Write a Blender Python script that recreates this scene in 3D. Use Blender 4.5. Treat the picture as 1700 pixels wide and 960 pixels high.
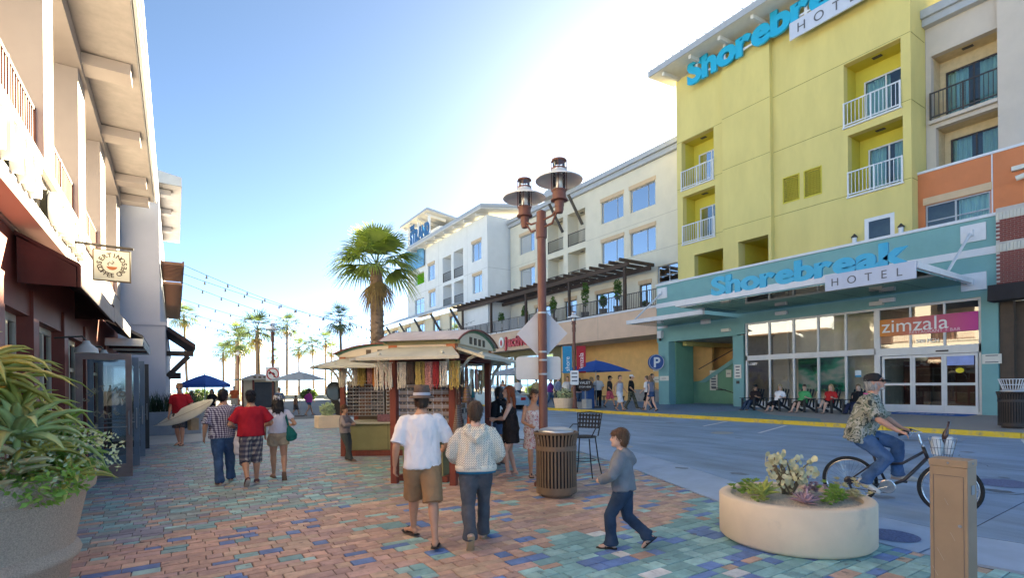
import bpy, math, random
import numpy as np
from mathutils import Vector, Matrix, Euler, noise as mnoise
random.seed(11); np.random.seed(11)
for _o in list(bpy.data.objects): bpy.data.objects.remove(_o)
S = bpy.context.scene
COL = S.collection
R = math.radians
# ---------------------------------------------------------------- camera
YAW, ROLL, EYE = R(32.9), R(0.6), 1.75
cam = bpy.data.cameras.new('camera'); camo = bpy.data.objects.new('camera', cam); COL.objects.link(camo)
cam.sensor_width = 36; cam.lens = 866 / 1700 * 36; cam.shift_y = 158 / 1700; cam.clip_start = .05; cam.clip_end = 6000
_a = Vector((math.sin(YAW), math.cos(YAW), 0)); _r = Vector((math.cos(YAW), -math.sin(YAW), 0)); _u = Vector((0, 0, 1))
_cr = _r * math.cos(ROLL) - _u * math.sin(ROLL); _cu = _r * math.sin(ROLL) + _u * math.cos(ROLL)
camo.matrix_world = Matrix(((_cr.x, _cu.x, -_a.x, 0), (_cr.y, _cu.y, -_a.y, 0), (_cr.z, _cu.z, -_a.z, EYE), (0, 0, 0, 1)))
S.camera = camo
# ---------------------------------------------------------------- sky and sun
SUN_AZ, SUN_EL = R(52), R(22)          # azimuth from +Y towards +X
world = bpy.data.worlds.new('World'); S.world = world; world.use_nodes = True
wn = world.node_tree; wn.nodes.clear()
sky = wn.nodes.new('ShaderNodeTexSky'); sky.sky_type = 'NISHITA'; sky.sun_disc = False
sky.sun_elevation = SUN_EL; sky.sun_rotation = SUN_AZ; sky.air_density = .22; sky.dust_density = .16; sky.ozone_density = 3.2
bg = wn.nodes.new('ShaderNodeBackground'); bg.inputs[1].default_value = .05
wo = wn.nodes.new('ShaderNodeOutputWorld')
wn.links.new(sky.outputs[0], bg.inputs[0]); wn.links.new(bg.outputs[0], wo.inputs[0])
sl = bpy.data.lights.new('sun', 'SUN'); sl.energy = 5.0; sl.angle = R(.55); sl.color = (1, .93, .82)
so = bpy.data.objects.new('sun', sl); COL.objects.link(so)
sd = Vector((math.sin(SUN_AZ) * math.cos(SUN_EL), math.cos(SUN_AZ) * math.cos(SUN_EL), math.sin(SUN_EL)))
so.rotation_euler = sd.to_track_quat('Z', 'Y').to_euler()
V = S.view_settings; V.view_transform = 'Standard'; V.look = 'None'; V.gamma = 1; V.use_curve_mapping = False
V.exposure = 4.02
try:
    V.use_white_balance = True; V.white_balance_temperature = 8300; V.white_balance_tint = -4
except Exception: pass
S.render.engine = 'CYCLES'
S.cycles.max_bounces = 7; S.cycles.transparent_max_bounces = 12

# ---------------------------------------------------------------- helpers
def lin(c):
    if isinstance(c, str):
        c = [int(c[i:i + 2], 16) / 255 for i in (0, 2, 4)]
        return tuple(x / 12.92 if x <= .04045 else ((x + .055) / 1.055) ** 2.4 for x in c)
    return tuple(c)
_M = {}
def nd(m, t, **kw):
    n = m.node_tree.nodes.new(t)
    for k, v in kw.items():
        if k.startswith('i_'): n.inputs[k[2:].replace('_', ' ')].default_value = v
        else: setattr(n, k, v)
    return n
def mat(name, color, rough=.75, metal=0., var=.12, scale=4., bump=0., bscale=60., spec=.35, coords='Object', wear=None, stretch=(1, 1, 1), coat=0.):
    """Principled with noise variation in tone and a fine bump."""
    if name in _M: return _M[name]
    m = bpy.data.materials.new(name); m.use_nodes = True; _M[name] = m
    L = m.node_tree.links; p = m.node_tree.nodes['Principled BSDF']
    c = lin(color)
    p.inputs['Roughness'].default_value = rough; p.inputs['Metallic'].default_value = metal; p.inputs['Specular IOR Level'].default_value = spec
    if coat: p.inputs['Coat Weight'].default_value = coat
    tc = nd(m, 'ShaderNodeTexCoord'); mp = nd(m, 'ShaderNodeMapping'); mp.inputs['Scale'].default_value = stretch
    L.new(tc.outputs[coords], mp.inputs[0])
    n = nd(m, 'ShaderNodeTexNoise', i_Scale=scale, i_Detail=6., i_Roughness=.6)
    L.new(mp.outputs[0], n.inputs['Vector'])
    r = nd(m, 'ShaderNodeMapRange'); r.inputs['From Min'].default_value = .3; r.inputs['From Max'].default_value = .7
    r.inputs['To Min'].default_value = 1 - var; r.inputs['To Max'].default_value = 1 + var
    L.new(n.outputs[0], r.inputs[0])
    oi = nd(m, 'ShaderNodeObjectInfo'); 
    mx = nd(m, 'ShaderNodeVectorMath', operation='SCALE'); mx.inputs[0].default_value = c
    L.new(r.outputs[0], mx.inputs['Scale'])
    last = mx.outputs[0]
    if wear:                                   # (colour, scale, threshold, amount): stains with a shape of their own
        n2 = nd(m, 'ShaderNodeTexNoise', i_Scale=wear[1], i_Detail=8., i_Roughness=.7)
        L.new(mp.outputs[0], n2.inputs['Vector'])
        r2 = nd(m, 'ShaderNodeMapRange'); r2.inputs['From Min'].default_value = wear[2]; r2.inputs['From Max'].default_value = wear[2] + .15
        r2.inputs['To Max'].default_value = wear[3]
        L.new(n2.outputs[0], r2.inputs[0])
        mm = nd(m, 'ShaderNodeMix', data_type='RGBA'); L.new(r2.outputs[0], mm.inputs[0]); L.new(last, mm.inputs[6]); mm.inputs[7].default_value = (*lin(wear[0]), 1)
        last = mm.outputs[2]
    L.new(last, p.inputs['Base Color'])
    if bump:
        nb = nd(m, 'ShaderNodeTexNoise', i_Scale=bscale, i_Detail=5.); L.new(mp.outputs[0], nb.inputs['Vector'])
        b = nd(m, 'ShaderNodeBump', i_Strength=bump, i_Distance=.02); L.new(nb.outputs[0], b.inputs['Height']); L.new(b.outputs[0], p.inputs['Normal'])
    return m
def glass(name='glass', tint=(.9, .95, .95), refl=1.0, rough=.02):
    """Clear pane: see-through with a Fresnel reflection."""
    if name in _M: return _M[name]
    m = bpy.data.materials.new(name); m.use_nodes = True; _M[name] = m
    t = m.node_tree; t.nodes.clear(); L = t.links
    tr = nd(m, 'ShaderNodeBsdfTransparent'); tr.inputs[0].default_value = (*tint, 1)
    g = nd(m, 'ShaderNodeBsdfGlossy'); g.inputs['Roughness'].default_value = rough
    f = nd(m, 'ShaderNodeFresnel', i_IOR=1.55)
    mt = nd(m, 'ShaderNodeMath', operation='MULTIPLY_ADD'); mt.inputs[1].default_value = refl; mt.inputs[2].default_value = .05 * refl; mt.use_clamp = True
    L.new(f.outputs[0], mt.inputs[0])
    mx = nd(m, 'ShaderNodeMixShader'); o = nd(m, 'ShaderNodeOutputMaterial')
    L.new(mt.outputs[0], mx.inputs[0]); L.new(tr.outputs[0], mx.inputs[1]); L.new(g.outputs[0], mx.inputs[2]); L.new(mx.outputs[0], o.inputs[0])
    return m
def leafmat(name, color, trans=.45, var=.3, scale=3., rough=.5):
    if name in _M: return _M[name]
    m = mat(name, color, rough=rough, var=var, scale=scale, spec=.3)
    t = m.node_tree; L = t.links; p = t.nodes['Principled BSDF']; o = [n for n in t.nodes if n.type == 'OUTPUT_MATERIAL'][0]
    d = nd(m, 'ShaderNodeBsdfTranslucent'); c = lin(color)
    d.inputs[0].default_value = (min(1, c[0] * 1.6), min(1, c[1] * 1.5), c[2] * .8, 1)
    mx = nd(m, 'ShaderNodeMixShader', ); mx.inputs[0].default_value = trans
    L.new(p.outputs[0], mx.inputs[1]); L.new(d.outputs[0], mx.inputs[2]); L.new(mx.outputs[0], o.inputs[0])
    return m
def pattern(name, fn, rough=.85):
    """cloth material: fn(m, p, coord_socket, links) wires the base colour"""
    if name in _M: return _M[name]
    m = bpy.data.materials.new(name); m.use_nodes = True; _M[name] = m
    p = m.node_tree.nodes['Principled BSDF']; p.inputs['Roughness'].default_value = rough; p.inputs['Specular IOR Level'].default_value = .2
    tc = nd(m, 'ShaderNodeTexCoord')
    fn(m, p, tc.outputs['Object'], m.node_tree.links)
    return m

class MB:
    def __init__(s): s.v = []; s.f = []; s.mi = []; s.cur = 0
    def add(s, vs, fs):
        b = len(s.v); s.v += [tuple(x) for x in vs]; s.f += [tuple(b + i for i in f) for f in fs]; s.mi += [s.cur] * len(fs); return s
    def box(s, x0, x1, y0, y1, z0, z1):
        if x1 < x0: x0, x1 = x1, x0
        if y1 < y0: y0, y1 = y1, y0
        if z1 < z0: z0, z1 = z1, z0
        return s.add([(x0, y0, z0), (x1, y0, z0), (x1, y1, z0), (x0, y1, z0), (x0, y0, z1), (x1, y0, z1), (x1, y1, z1), (x0, y1, z1)],
                     [(0, 3, 2, 1), (4, 5, 6, 7), (0, 1, 5, 4), (1, 2, 6, 5), (2, 3, 7, 6), (3, 0, 4, 7)])
    def bbox(s, x0, x1, y0, y1, z0, z1, b=.01):
        """box with chamfered edges (octagonal section in plan and a chamfered top)"""
        def ring(i, z): return [(x0 + i, y0 + b, z), (x0 + b, y0 + i, z), (x1 - b, y0 + i, z), (x1 - i, y0 + b, z), (x1 - i, y1 - b, z), (x1 - b, y1 - i, z), (x0 + b, y1 - i, z), (x0 + i, y1 - b, z)]
        vs = ring(0, z0) + ring(0, z1 - b) + ring(b * .8, z1)
        fs = [tuple(range(7, -1, -1)), tuple(range(16, 24))]
        for k in (0, 8):
            for i in range(8): j = (i + 1) % 8; fs.append((k + i, k + j, k + 8 + j, k + 8 + i))
        return s.add(vs, fs)
    def bar(s, p, q, w, h, up=(0, 0, 1)):
        p = Vector(p); q = Vector(q); d = (q - p).normalized(); up = Vector(up)
        if abs(d.dot(up)) > .98: up = Vector((1, 0, 0))
        sx = d.cross(up).normalized() * w / 2; sy = sx.cross(d).normalized() * h / 2
        vs = [p - sx - sy, p + sx - sy, p + sx + sy, p - sx + sy, q - sx - sy, q + sx - sy, q + sx + sy, q - sx + sy]
        return s.add(vs, [(0, 3, 2, 1), (4, 5, 6, 7), (0, 1, 5, 4), (1, 2, 6, 5), (2, 3, 7, 6), (3, 0, 4, 7)])
    def tube(s, pts, rad, n=10, flat=None, ref=None, closed=False):
        """tapered tube; rad a number or list; flat (fx, fy) scales the section against ref"""
        pts = [Vector(p) for p in pts]; k = len(pts)
        if not hasattr(rad, '__len__'): rad = [rad] * k
        vs = []; prev = None
        for i, p in enumerate(pts):
            if closed: d = pts[(i + 1) % k] - pts[i - 1]
            else: d = pts[min(i + 1, k - 1)] - pts[max(i - 1, 0)]
            d = d.normalized() if d.length > 1e-9 else Vector((0, 0, 1))
            if ref is not None and abs(d.dot(Vector(ref).normalized())) < .97: x = Vector(ref)
            elif prev is not None: x = prev
            else: x = Vector((1, 0, 0)) if abs(d.x) < .9 else Vector((0, 1, 0))
            x = x - d * x.dot(d)
            if x.length < 1e-6: x = Vector((0, 1, 0)) - d * d.y
            x.normalize(); prev = x
            y = d.cross(x); fx, fy = (flat if flat else (1, 1))
            for j in range(n):
                a = 2 * math.pi * j / n
                vs.append(p + (x * (math.cos(a) * fx) + y * (math.sin(a) * fy)) * rad[i])
        fs = []
        for i in range(k if closed else k - 1):
            i2 = (i + 1) % k
            for j in range(n): fs.append((i * n + j, i * n + (j + 1) % n, i2 * n + (j + 1) % n, i2 * n + j))
        if not closed: fs += [tuple(range(n - 1, -1, -1)), tuple(range((k - 1) * n, k * n))]
        return s.add(vs, fs)
    def loft(s, rings, n=18, cap=True):
        """rings: (centre, right vec, forward vec, rx, ry)"""
        vs = []
        for c, rv, fv, rx, ry in rings:
            c = Vector(c); rv = Vector(rv); fv = Vector(fv)
            for j in range(n):
                a = 2 * math.pi * j / n; vs.append(c + rv * (rx * math.cos(a)) + fv * (ry * math.sin(a)))
        fs = []; k = len(rings)
        for i in range(k - 1):
            for j in range(n): fs.append((i * n + j, i * n + (j + 1) % n, (i + 1) * n + (j + 1) % n, (i + 1) * n + j))
        if cap: fs += [tuple(range(n - 1, -1, -1)), tuple(range((k - 1) * n, k * n))]
        return s.add(vs, fs)
    def lathe(s, prof, c=(0, 0, 0), n=24, capb=True, capt=True):
        vs = []; k = len(prof)
        for r_, z in prof:
            for j in range(n): a = 2 * math.pi * j / n; vs.append((c[0] + r_ * math.cos(a), c[1] + r_ * math.sin(a), c[2] + z))
        fs = []
        for i in range(k - 1):
            for j in range(n): fs.append((i * n + j, i * n + (j + 1) % n, (i + 1) * n + (j + 1) % n, (i + 1) * n + j))
        if capb: fs.append(tuple(range(n - 1, -1, -1)))
        if capt: fs.append(tuple(range((k - 1) * n, k * n)))
        return s.add(vs, fs)
    def ell(s, c, r_, n=14, m=9, mat3=None):
        vs = []; fs = []
        for i in range(m + 1):
            t = math.pi * i / m
            for j in range(n):
                a = 2 * math.pi * j / n
                p = Vector((r_[0] * math.sin(t) * math.cos(a), r_[1] * math.sin(t) * math.sin(a), r_[2] * math.cos(t)))
                if mat3 is not None: p = mat3 @ p
                vs.append(Vector(c) + p)
        for i in range(m):
            for j in range(n): fs.append((i * n + (j + 1) % n, i * n + j, (i + 1) * n + j, (i + 1) * n + (j + 1) % n))
        return s.add(vs, fs)
    def prism(s, poly, d0, d1, plane='yz'):
        """extrude a 2D polygon; plane 'yz' extrudes along x, 'xz' along y, 'xy' along z"""
        def pt(a, b, d): return {'yz': (d, a, b), 'xz': (a, d, b), 'xy': (a, b, d)}[plane]
        n = len(poly); vs = [pt(a, b, d0) for a, b in poly] + [pt(a, b, d1) for a, b in poly]
        fs = [tuple(range(n)), tuple(range(2 * n - 1, n - 1, -1))] + [(i, i + n, (i + 1) % n + n, (i + 1) % n) for i in range(n)]
        return s.add(vs, fs)
    def quad(s, *p): return s.add(p, [tuple(range(len(p)))])
    def xf(s, M4, start=0):
        for i in range(start, len(s.v)): s.v[i] = tuple(M4 @ Vector(s.v[i]))
        return s
    def mesh(s, name, mats, smooth=False):
        me = bpy.data.meshes.new(name); me.from_pydata(s.v, [], s.f)
        if not isinstance(mats, (list, tuple)): mats = [mats]
        for m in mats: me.materials.append(m)
        if len(mats) > 1: me.polygons.foreach_set('material_index', s.mi)
        if smooth: me.polygons.foreach_set('use_smooth', [True] * len(me.polygons))
        me.update(); return me
    def build(s, name, mats, parent=None, smooth=False, kind=None, label=None, auto=None):
        me = s.mesh(name, mats, smooth)
        if auto is not None:
            me.polygons.foreach_set('use_smooth', [True] * len(me.polygons)); me.set_sharp_from_angle(angle=R(auto))
        return link(name, me, parent, kind, label)
def link(name, me, parent=None, kind=None, label=None):
    o = bpy.data.objects.new(name, me); COL.objects.link(o)
    if parent is not None:
        o.parent = parent
        if parent.parent is None: o.matrix_parent_inverse = Matrix.Translation(-Vector(parent.location))
    if kind: o['kind'] = kind
    if label: o['label'] = label
    return o
def thing(name, label, cat, loc=(0, 0, 0), group=None):
    o = bpy.data.objects.new(name, None); COL.objects.link(o); o.location = loc; o.empty_display_size = .2
    o['label'] = label; o['category'] = cat
    if group: o['group'] = group
    return o
def tag(o, label, cat, group=None):
    o['label'] = label; o['category'] = cat
    if group: o['group'] = group
    return o
def struct(o): o['kind'] = 'structure'; return o
def copy_tree(o, parent=None):
    c = o.copy(); COL.objects.link(c)
    if parent is not None: c.parent = parent
    for ch in list(o.children): copy_tree(ch, c)
    return c
def place(root, loc, rz=0, label=None, group=None, scale=None):
    root.location = loc; root.rotation_euler = (0, 0, rz)
    if label: root['label'] = label
    if group: root['group'] = group
    if scale: root.scale = (scale,) * 3
    return root
def text(name, body, size, mats, parent, origin, xdir, updir, extrude=.01, bold=0., align='LEFT', sx=1., shear=0., spacing=1.):
    """text mesh laid out from origin along xdir with updir as up"""
    cu = bpy.data.curves.new('t', 'FONT'); cu.body = body; cu.size = size; cu.extrude = extrude; cu.offset = bold; cu.align_x = align; cu.shear = shear
    cu.space_character = spacing; cu.resolution_u = 4
    o = bpy.data.objects.new('t', cu); me = bpy.data.meshes.new_from_object(o); bpy.data.objects.remove(o)
    x = Vector(xdir).normalized(); u = Vector(updir).normalized(); z = x.cross(u)
    Mx = Matrix(((x.x * sx, u.x, z.x, origin[0]), (x.y * sx, u.y, z.y, origin[1]), (x.z * sx, u.z, z.z, origin[2]), (0, 0, 0, 1)))
    me.transform(Mx); me.materials.clear()
    for m in (mats if isinstance(mats, (list, tuple)) else [mats]): me.materials.append(m)
    me.name = name
    return link(name, me, parent)
def wallx(b, x0, x1, y0, y1, z0, z1, ops):
    """wall slab between planes x0..x1 with rectangular openings (ya,yb,za,zb)"""
    ys = sorted({y0, y1, *[min(max(o[i], y0), y1) for o in ops for i in (0, 1)]})
    zs = sorted({z0, z1, *[min(max(o[i], z0), z1) for o in ops for i in (2, 3)]})
    for j in range(len(zs) - 1):
        run = None
        for i in range(len(ys) - 1):
            cy = (ys[i] + ys[i + 1]) / 2; cz = (zs[j] + zs[j + 1]) / 2
            hole = any(o[0] < cy < o[1] and o[2] < cz < o[3] for o in ops)
            if not hole: run = [ys[i], ys[i + 1]] if run is None else [run[0], ys[i + 1]]
            if (hole or i == len(ys) - 2) and run: b.box(x0, x1, run[0], run[1], zs[j], zs[j + 1]); run = None
    return b
def wally(b, y0, y1, x0, x1, z0, z1, ops):
    t = MB(); wallx(t, y0, y1, x0, x1, z0, z1, ops); b.add([(v[1], v[0], v[2]) for v in t.v], [f[::-1] for f in t.f]); return b
# ================================================================ SETTING: ground, road, pavers, sidewalk, sea
EDGE = [(-6.0, 8.6), (-2.0, 7.2), (1.0, 6.35), (2.4, 6.3), (4.82, 6.68), (7.63, 7.85), (11, 8.9), (16, 9.3), (22, 9.3), (27, 8.6)]     # (Y, X) plaza edge
def edge_x(y):
    for (ya, xa), (yb, xb) in zip(EDGE, EDGE[1:]):
        if ya <= y <= yb: return xa + (xb - xa) * (y - ya) / (yb - ya)
    return EDGE[0][1] if y < EDGE[0][0] else EDGE[-1][1]
KERBX, WALKZ = 17.55, .40
def road_z(x, y):
    f = max(0, min(1, (x - 7.5) / (KERBX - 7.5))); g = max(0, min(1, (58 - y) / 22))
    return .27 * f * g
def gz(x, y):
    if x > KERBX and y < 76: return WALKZ
    return 0. if x < edge_x(y) and y < 27 else road_z(x, y)
m_conc = mat('road concrete', (0.235, 0.345, 0.475), rough=.5, var=.3, scale=1.4, stretch=(1.2, .3, 1), bump=.3, bscale=130, wear=((.16, .21, .28), .8, .54, .6), spec=.4)
m_conc2 = mat('pale concrete', (.42, .41, .39), rough=.7, var=.12, scale=2.5, bump=.1, bscale=80)
m_joint = mat('dark joint', (.045, .045, .05), rough=.9)
m_asph = mat('asphalt', (.12, .12, .125), rough=.75, var=.12, scale=2, bump=.2, bscale=120)
m_sand = mat('beach sand', (.42, .36, .27), rough=.95, var=.1, scale=.5)
m_white = mat('white paint', (.78, .78, .76), rough=.6, var=.05)
# ground sheet to the horizon, in shore order: plaza side, beach, sea
g = MB(); g.quad((-900, -400, -.16), (900, -400, -.16), (900, 140, -.16), (-900, 140, -.16)); struct(g.build('ground', m_asph))
g = MB(); g.quad((-900, 84, -.02), (900, 84, -.02), (900, 190, -.02), (-900, 190, -.02)); struct(g.build('beach', m_sand))
m_sea = mat('sea water', (.06, .13, .16), rough=.18, var=.2, scale=.08, bump=.5, bscale=.6, spec=.5)
g = MB(); g.quad((-5000, 190, -.01), (5000, 190, -.01), (5000, 5000, -.01), (-5000, 5000, -.01)); struct(g.build('sea', m_sea))
# coast highway across the end of the street
g = MB()
xs_ = [-120, -60, -20, 0, 8, 12, 17.5, 25, 60, 120]; ys_ = [29.4, 33, 38, 46, 58, 70]
for i in range(len(xs_) - 1):
    for j in range(len(ys_) - 1):
        g.quad(*[(x, y, road_z(x, y) - .012) for x, y in ((xs_[i], ys_[j]), (xs_[i + 1], ys_[j]), (xs_[i + 1], ys_[j + 1]), (xs_[i], ys_[j + 1]))])
struct(g.build('highway', m_asph))
# street bed below the slabs, then concrete slabs with open joints
g = MB()
for j in range(17):
    y0 = -8 + j * 2.25; y1 = y0 + 2.25
    g.quad(*[(x, y, road_z(x, y) - .03) for x, y in ((edge_x(y0) - .02, y0), (KERBX, y0), (KERBX, y1), (edge_x(y1) - .02, y1))])
road = struct(g.build('road', m_joint))
def slab(cs, m, gap=.012, th=.03):
    cx = sum(c[0] for c in cs) / 4; cy = sum(c[1] for c in cs) / 4
    q = []
    for x, y in cs:
        d = math.hypot(x - cx, y - cy); k = 1 - gap / d; q.append((cx + (x - cx) * k, cy + (y - cy) * k))
    b = MB(); vs = [(x, y, road_z(x, y) - .002) for x, y in q] + [(x, y, road_z(x, y) - th) for x, y in q]
    b.add(vs, [(0, 1, 2, 3)] + [((i + 1) % 4, i, i + 4, (i + 1) % 4 + 4) for i in range(4)])
    return b.build('slab', m, road)
for j in range(15):
    y0 = -8 + j * 2.55; y1 = y0 + 2.55
    e0, e1 = edge_x(y0), edge_x(y1)
    slab([(e0, y0), (e0 + 1.15, y0), (e1 + 1.15, y1), (e1, y1)], m_conc2 if False else mat('gutter concrete', (0.38, 0.48, 0.60), rough=.6, var=.12, scale=2, bump=.1, bscale=90))
    cols = 3
    for i in range(cols):
        xa0 = e0 + 1.15 + (KERBX - e0 - 1.15) * i / cols; xa1 = e1 + 1.15 + (KERBX - e1 - 1.15) * i / cols
        xb0 = e0 + 1.15 + (KERBX - e0 - 1.15) * (i + 1) / cols; xb1 = e1 + 1.15 + (KERBX - e1 - 1.15) * (i + 1) / cols
        slab([(xa0, y0), (xb0, y0), (xb1, y1), (xa1, y1)], m_conc)
# patches, covers and stripes painted or set in the road (children of the road)
def disc(name, x, y, rx, ry, m, dz=.004, n=28):
    b = MB(); b.add([(x + rx * math.cos(a), y + ry * math.sin(a), road_z(x + rx * math.cos(a), y + ry * math.sin(a)) + dz) for a in [2 * math.pi * i / n for i in range(n)]], [tuple(range(n))]); return b.build(name, m, road)
m_bluedot = mat('blue speckled paving', (.11, .15, .28), rough=.6, var=.5, scale=40, wear=((.25, .28, .4), 55, .6, .6))
disc('blue_roundel', 6.75, 2.62, .27, .27, m_bluedot); disc('blue_roundel', 11.0, 2.72, .36, .36, m_bluedot)
disc('manhole_cover', 14.1, 9.95, .33, .33, mat('cover metal', (.42, .42, .40), rough=.5, metal=.3, var=.2, scale=20))
disc('manhole_cover', 9.9, 9.95, .26, .26, _M['cover metal'])
def stripe(x0, y0, x1, y1, w):
    d = Vector((x1 - x0, y1 - y0)).normalized(); nx, ny = -d.y * w / 2, d.x * w / 2
    b = MB(); b.quad(*[(x, y, road_z(x, y) + .004) for x, y in ((x0 - nx, y0 - ny), (x1 - nx, y1 - ny), (x1 + nx, y1 + ny), (x0 + nx, y0 + ny))]); b.build('road_marking', m_white, road)
for x0, y0, x1, y1 in ((14.75, 9.15, 17.2, 9.7), (15.4, 11.6, 17.3, 12.0), (15.3, 3.3, 17.3, 3.9)): stripe(x0, y0, x1, y1, .1)
for k in range(3): stripe(9.8, 31 + k * 3, 14.5, 31 + k * 3, .3)
# cracks and oil drips on the slabs
m_crack = mat('road crack', (.07, .08, .10), rough=.9); m_oil = mat('oil stain', (.13, .17, .22), rough=.45, var=.4, scale=6)
rs = random.Random(5)
for k in range(9):
    x, y, a = rs.uniform(8.5, 16), rs.uniform(1.5, 18), rs.uniform(0, 6.28); pts = []
    for j in range(14): pts.append((x, y)); a += rs.gauss(0, .5); x += .16 * math.cos(a); y += .16 * math.sin(a)
    b = MB(); vs = []
    for j, (x, y) in enumerate(pts): w = .006 + .006 * rs.random(); vs += [(x - w, y - w, road_z(x, y) + .001), (x + w, y + w, road_z(x, y) + .001)]
    b.add(vs, [(2 * j, 2 * j + 1, 2 * j + 3, 2 * j + 2) for j in range(13)]); b.build('crack', m_crack, road)
for k in range(16):
    x, y, r_ = rs.uniform(8.3, 16.5), rs.uniform(1.0, 20), rs.uniform(.05, .22); n = 18; b = MB(); b.add([(x + r_ * (1 + .35 * rs.gauss(0, .5)) * math.cos(i * 2 * math.pi / n), y + 1.4 * r_ * (1 + .35 * rs.gauss(0, .5)) * math.sin(i * 2 * math.pi / n), road_z(x, y) + .0025) for i in range(n)], [tuple(range(n))]); b.build('oil_stain', m_oil, road)
# ---- pavers
m_bed = mat('paver sand joint', (.20, .16, .13), rough=.95, var=.25, scale=14)
g = MB(); pts = [(x, y) for y, x in EDGE]
for (ya, xa), (yb, xb) in zip(EDGE, EDGE[1:]): g.quad((-6, ya, -.014), (xa, ya, -.014), (xb, yb, -.014), (-6, yb, -.014))
plaza = struct(g.build('plaza', m_bed))
def pavmat(name, c):
    m = mat(name, c, rough=.62, var=.2, scale=9, bump=.25, bscale=70, spec=.35, wear=((c[0] * .55 + .03, c[1] * .55 + .03, c[2] * .55 + .03), 1.7, .5, .6))
    ge = nd(m, 'ShaderNodeNewGeometry'); mp = [n for n in m.node_tree.nodes if n.type == 'MAPPING'][0]; m.node_tree.links.new(ge.outputs['Position'], mp.inputs[0])
    t = m.node_tree; L = t.links; sc = [n for n in t.nodes if n.type == 'VECT_MATH'][0]; src = sc.inputs['Scale'].links[0].from_socket
    at = nd(m, 'ShaderNodeAttribute', attribute_name='tint'); oi = [n for n in t.nodes if n.type == 'OBJECT_INFO'][0]
    a1 = nd(m, 'ShaderNodeMath', operation='MULTIPLY_ADD'); a1.inputs[1].default_value = .34; a1.inputs[2].default_value = .83; L.new(oi.outputs['Random'], a1.inputs[0])
    a2 = nd(m, 'ShaderNodeMath', operation='MULTIPLY_ADD'); a2.inputs[1].default_value = .36; L.new(at.outputs['Fac'], a2.inputs[0]); L.new(a1.outputs[0], a2.inputs[2])
    a3 = nd(m, 'ShaderNodeMath', operation='MULTIPLY'); L.new(src, a3.inputs[0]); L.new(a2.outputs[0], a3.inputs[1]); L.new(a3.outputs[0], sc.inputs['Scale'])
    p_ = t.nodes['Principled BSDF']; src2 = p_.inputs['Base Color'].links[0].from_socket          # gum spots and drips
    ng = nd(m, 'ShaderNodeTexNoise', i_Scale=7.5, i_Detail=2.); L.new(ge.outputs['Position'], ng.inputs['Vector']); rg = nd(m, 'ShaderNodeMapRange'); rg.inputs['From Min'].default_value = .66; rg.inputs['From Max'].default_value = .70; rg.inputs['To Max'].default_value = .55; L.new(ng.outputs[0], rg.inputs[0])
    mg = nd(m, 'ShaderNodeMix', data_type='RGBA'); L.new(rg.outputs[0], mg.inputs[0]); L.new(src2, mg.inputs[6]); mg.inputs[7].default_value = (.12, .10, .10, 1); L.new(mg.outputs[2], p_.inputs['Base Color'])
    return m
PV = [pavmat('paver terracotta', (0.59, 0.385, 0.285)), pavmat('paver rose brown', (0.53, 0.355, 0.295)), pavmat('paver sand brown', (0.62, 0.45, 0.32)),
      pavmat('paver teal', (0.25, 0.46, 0.45)), pavmat('paver pale teal', (0.36, 0.58, 0.54)), pavmat('paver blue', (0.16, 0.27, 0.52)),
      pavmat('paver slate violet', (0.33, 0.34, 0.39)), pavmat('paver moss grey', (0.33, 0.4, 0.36)), pavmat('paver white', (0.72, 0.72, 0.69))]
def zone(x, y):
    b1 = 7.45 + .9 / (1 + math.exp(-(x - 2.3) * 2.5)) + .35 * math.sin(x * 1.7) ; b2 = 4.05 + .12 * x * (x > 3) * .9 + .25 * math.sin(x * 2.2)
    r_ = random.random()
    if y < b2: return random.choices([3, 4, 5, 0, 2, 8], [.52, .20, .16, .07, .03, .018])[0]
    if y < b1: return random.choices([0, 1, 2, 4, 3, 5], [.36, .24, .22, .06, .035, .075])[0]
    if y < b1 + 3.2: return random.choices([7, 3, 4, 6, 2, 0], [.34, .17, .13, .22, .07, .07])[0]
    return random.choices([6, 7, 3, 4, 1], [.5, .24, .13, .03, .10])[0]
cells = []; y = -.5; odd = 0
while y < 27:
    d = random.choice((.155, .155, .105)); x = -5.6 if y > 2 else -3; x += random.random() * .2
    e = min(edge_x(y), edge_x(y + d))
    while x < e:
        w = random.choice((.155, .155, .235, .235, .31)); w = min(w, e - x)
        if w < .05: break
        cells.append((x, y, w, d)); x += w
    y += d
A2 = Vector((_a.x, _a.y)); R2 = Vector((_r.x, _r.y))
def vis(x, y):
    t = A2.x * x + A2.y * y; l = R2.x * x + R2.y * y
    return t > 1.5 and abs(l) < t * .99 and 866 * 1.75 / t < 340
seen = sorted([c for c in cells if vis(c[0], c[1])], key=lambda c: A2.x * c[0] + A2.y * c[1])
near = set(seen[:300])
def paver(b, x, y, w, d, top, gp=.004, ch=.006):
    x0, x1, y0, y1 = x + gp, x + w - gp, y + gp, y + d - gp
    b.add([(x0, y0, top - .014), (x1, y0, top - .014), (x1, y1, top - .014), (x0, y1, top - .014), (x0, y0, top - ch * .6), (x1, y0, top - ch * .6), (x1, y1, top - ch * .6), (x0, y1, top - ch * .6),
           (x0 + ch, y0 + ch, top), (x1 - ch, y0 + ch, top), (x1 - ch, y1 - ch, top), (x0 + ch, y1 - ch, top)],
          [(8, 9, 10, 11)] + [(a + i, a + (i + 1) % 4, a + 4 + (i + 1) % 4, a + 4 + i) for a in (0, 4) for i in range(4)])
_pm = {}
field = MB(); tint = []
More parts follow.
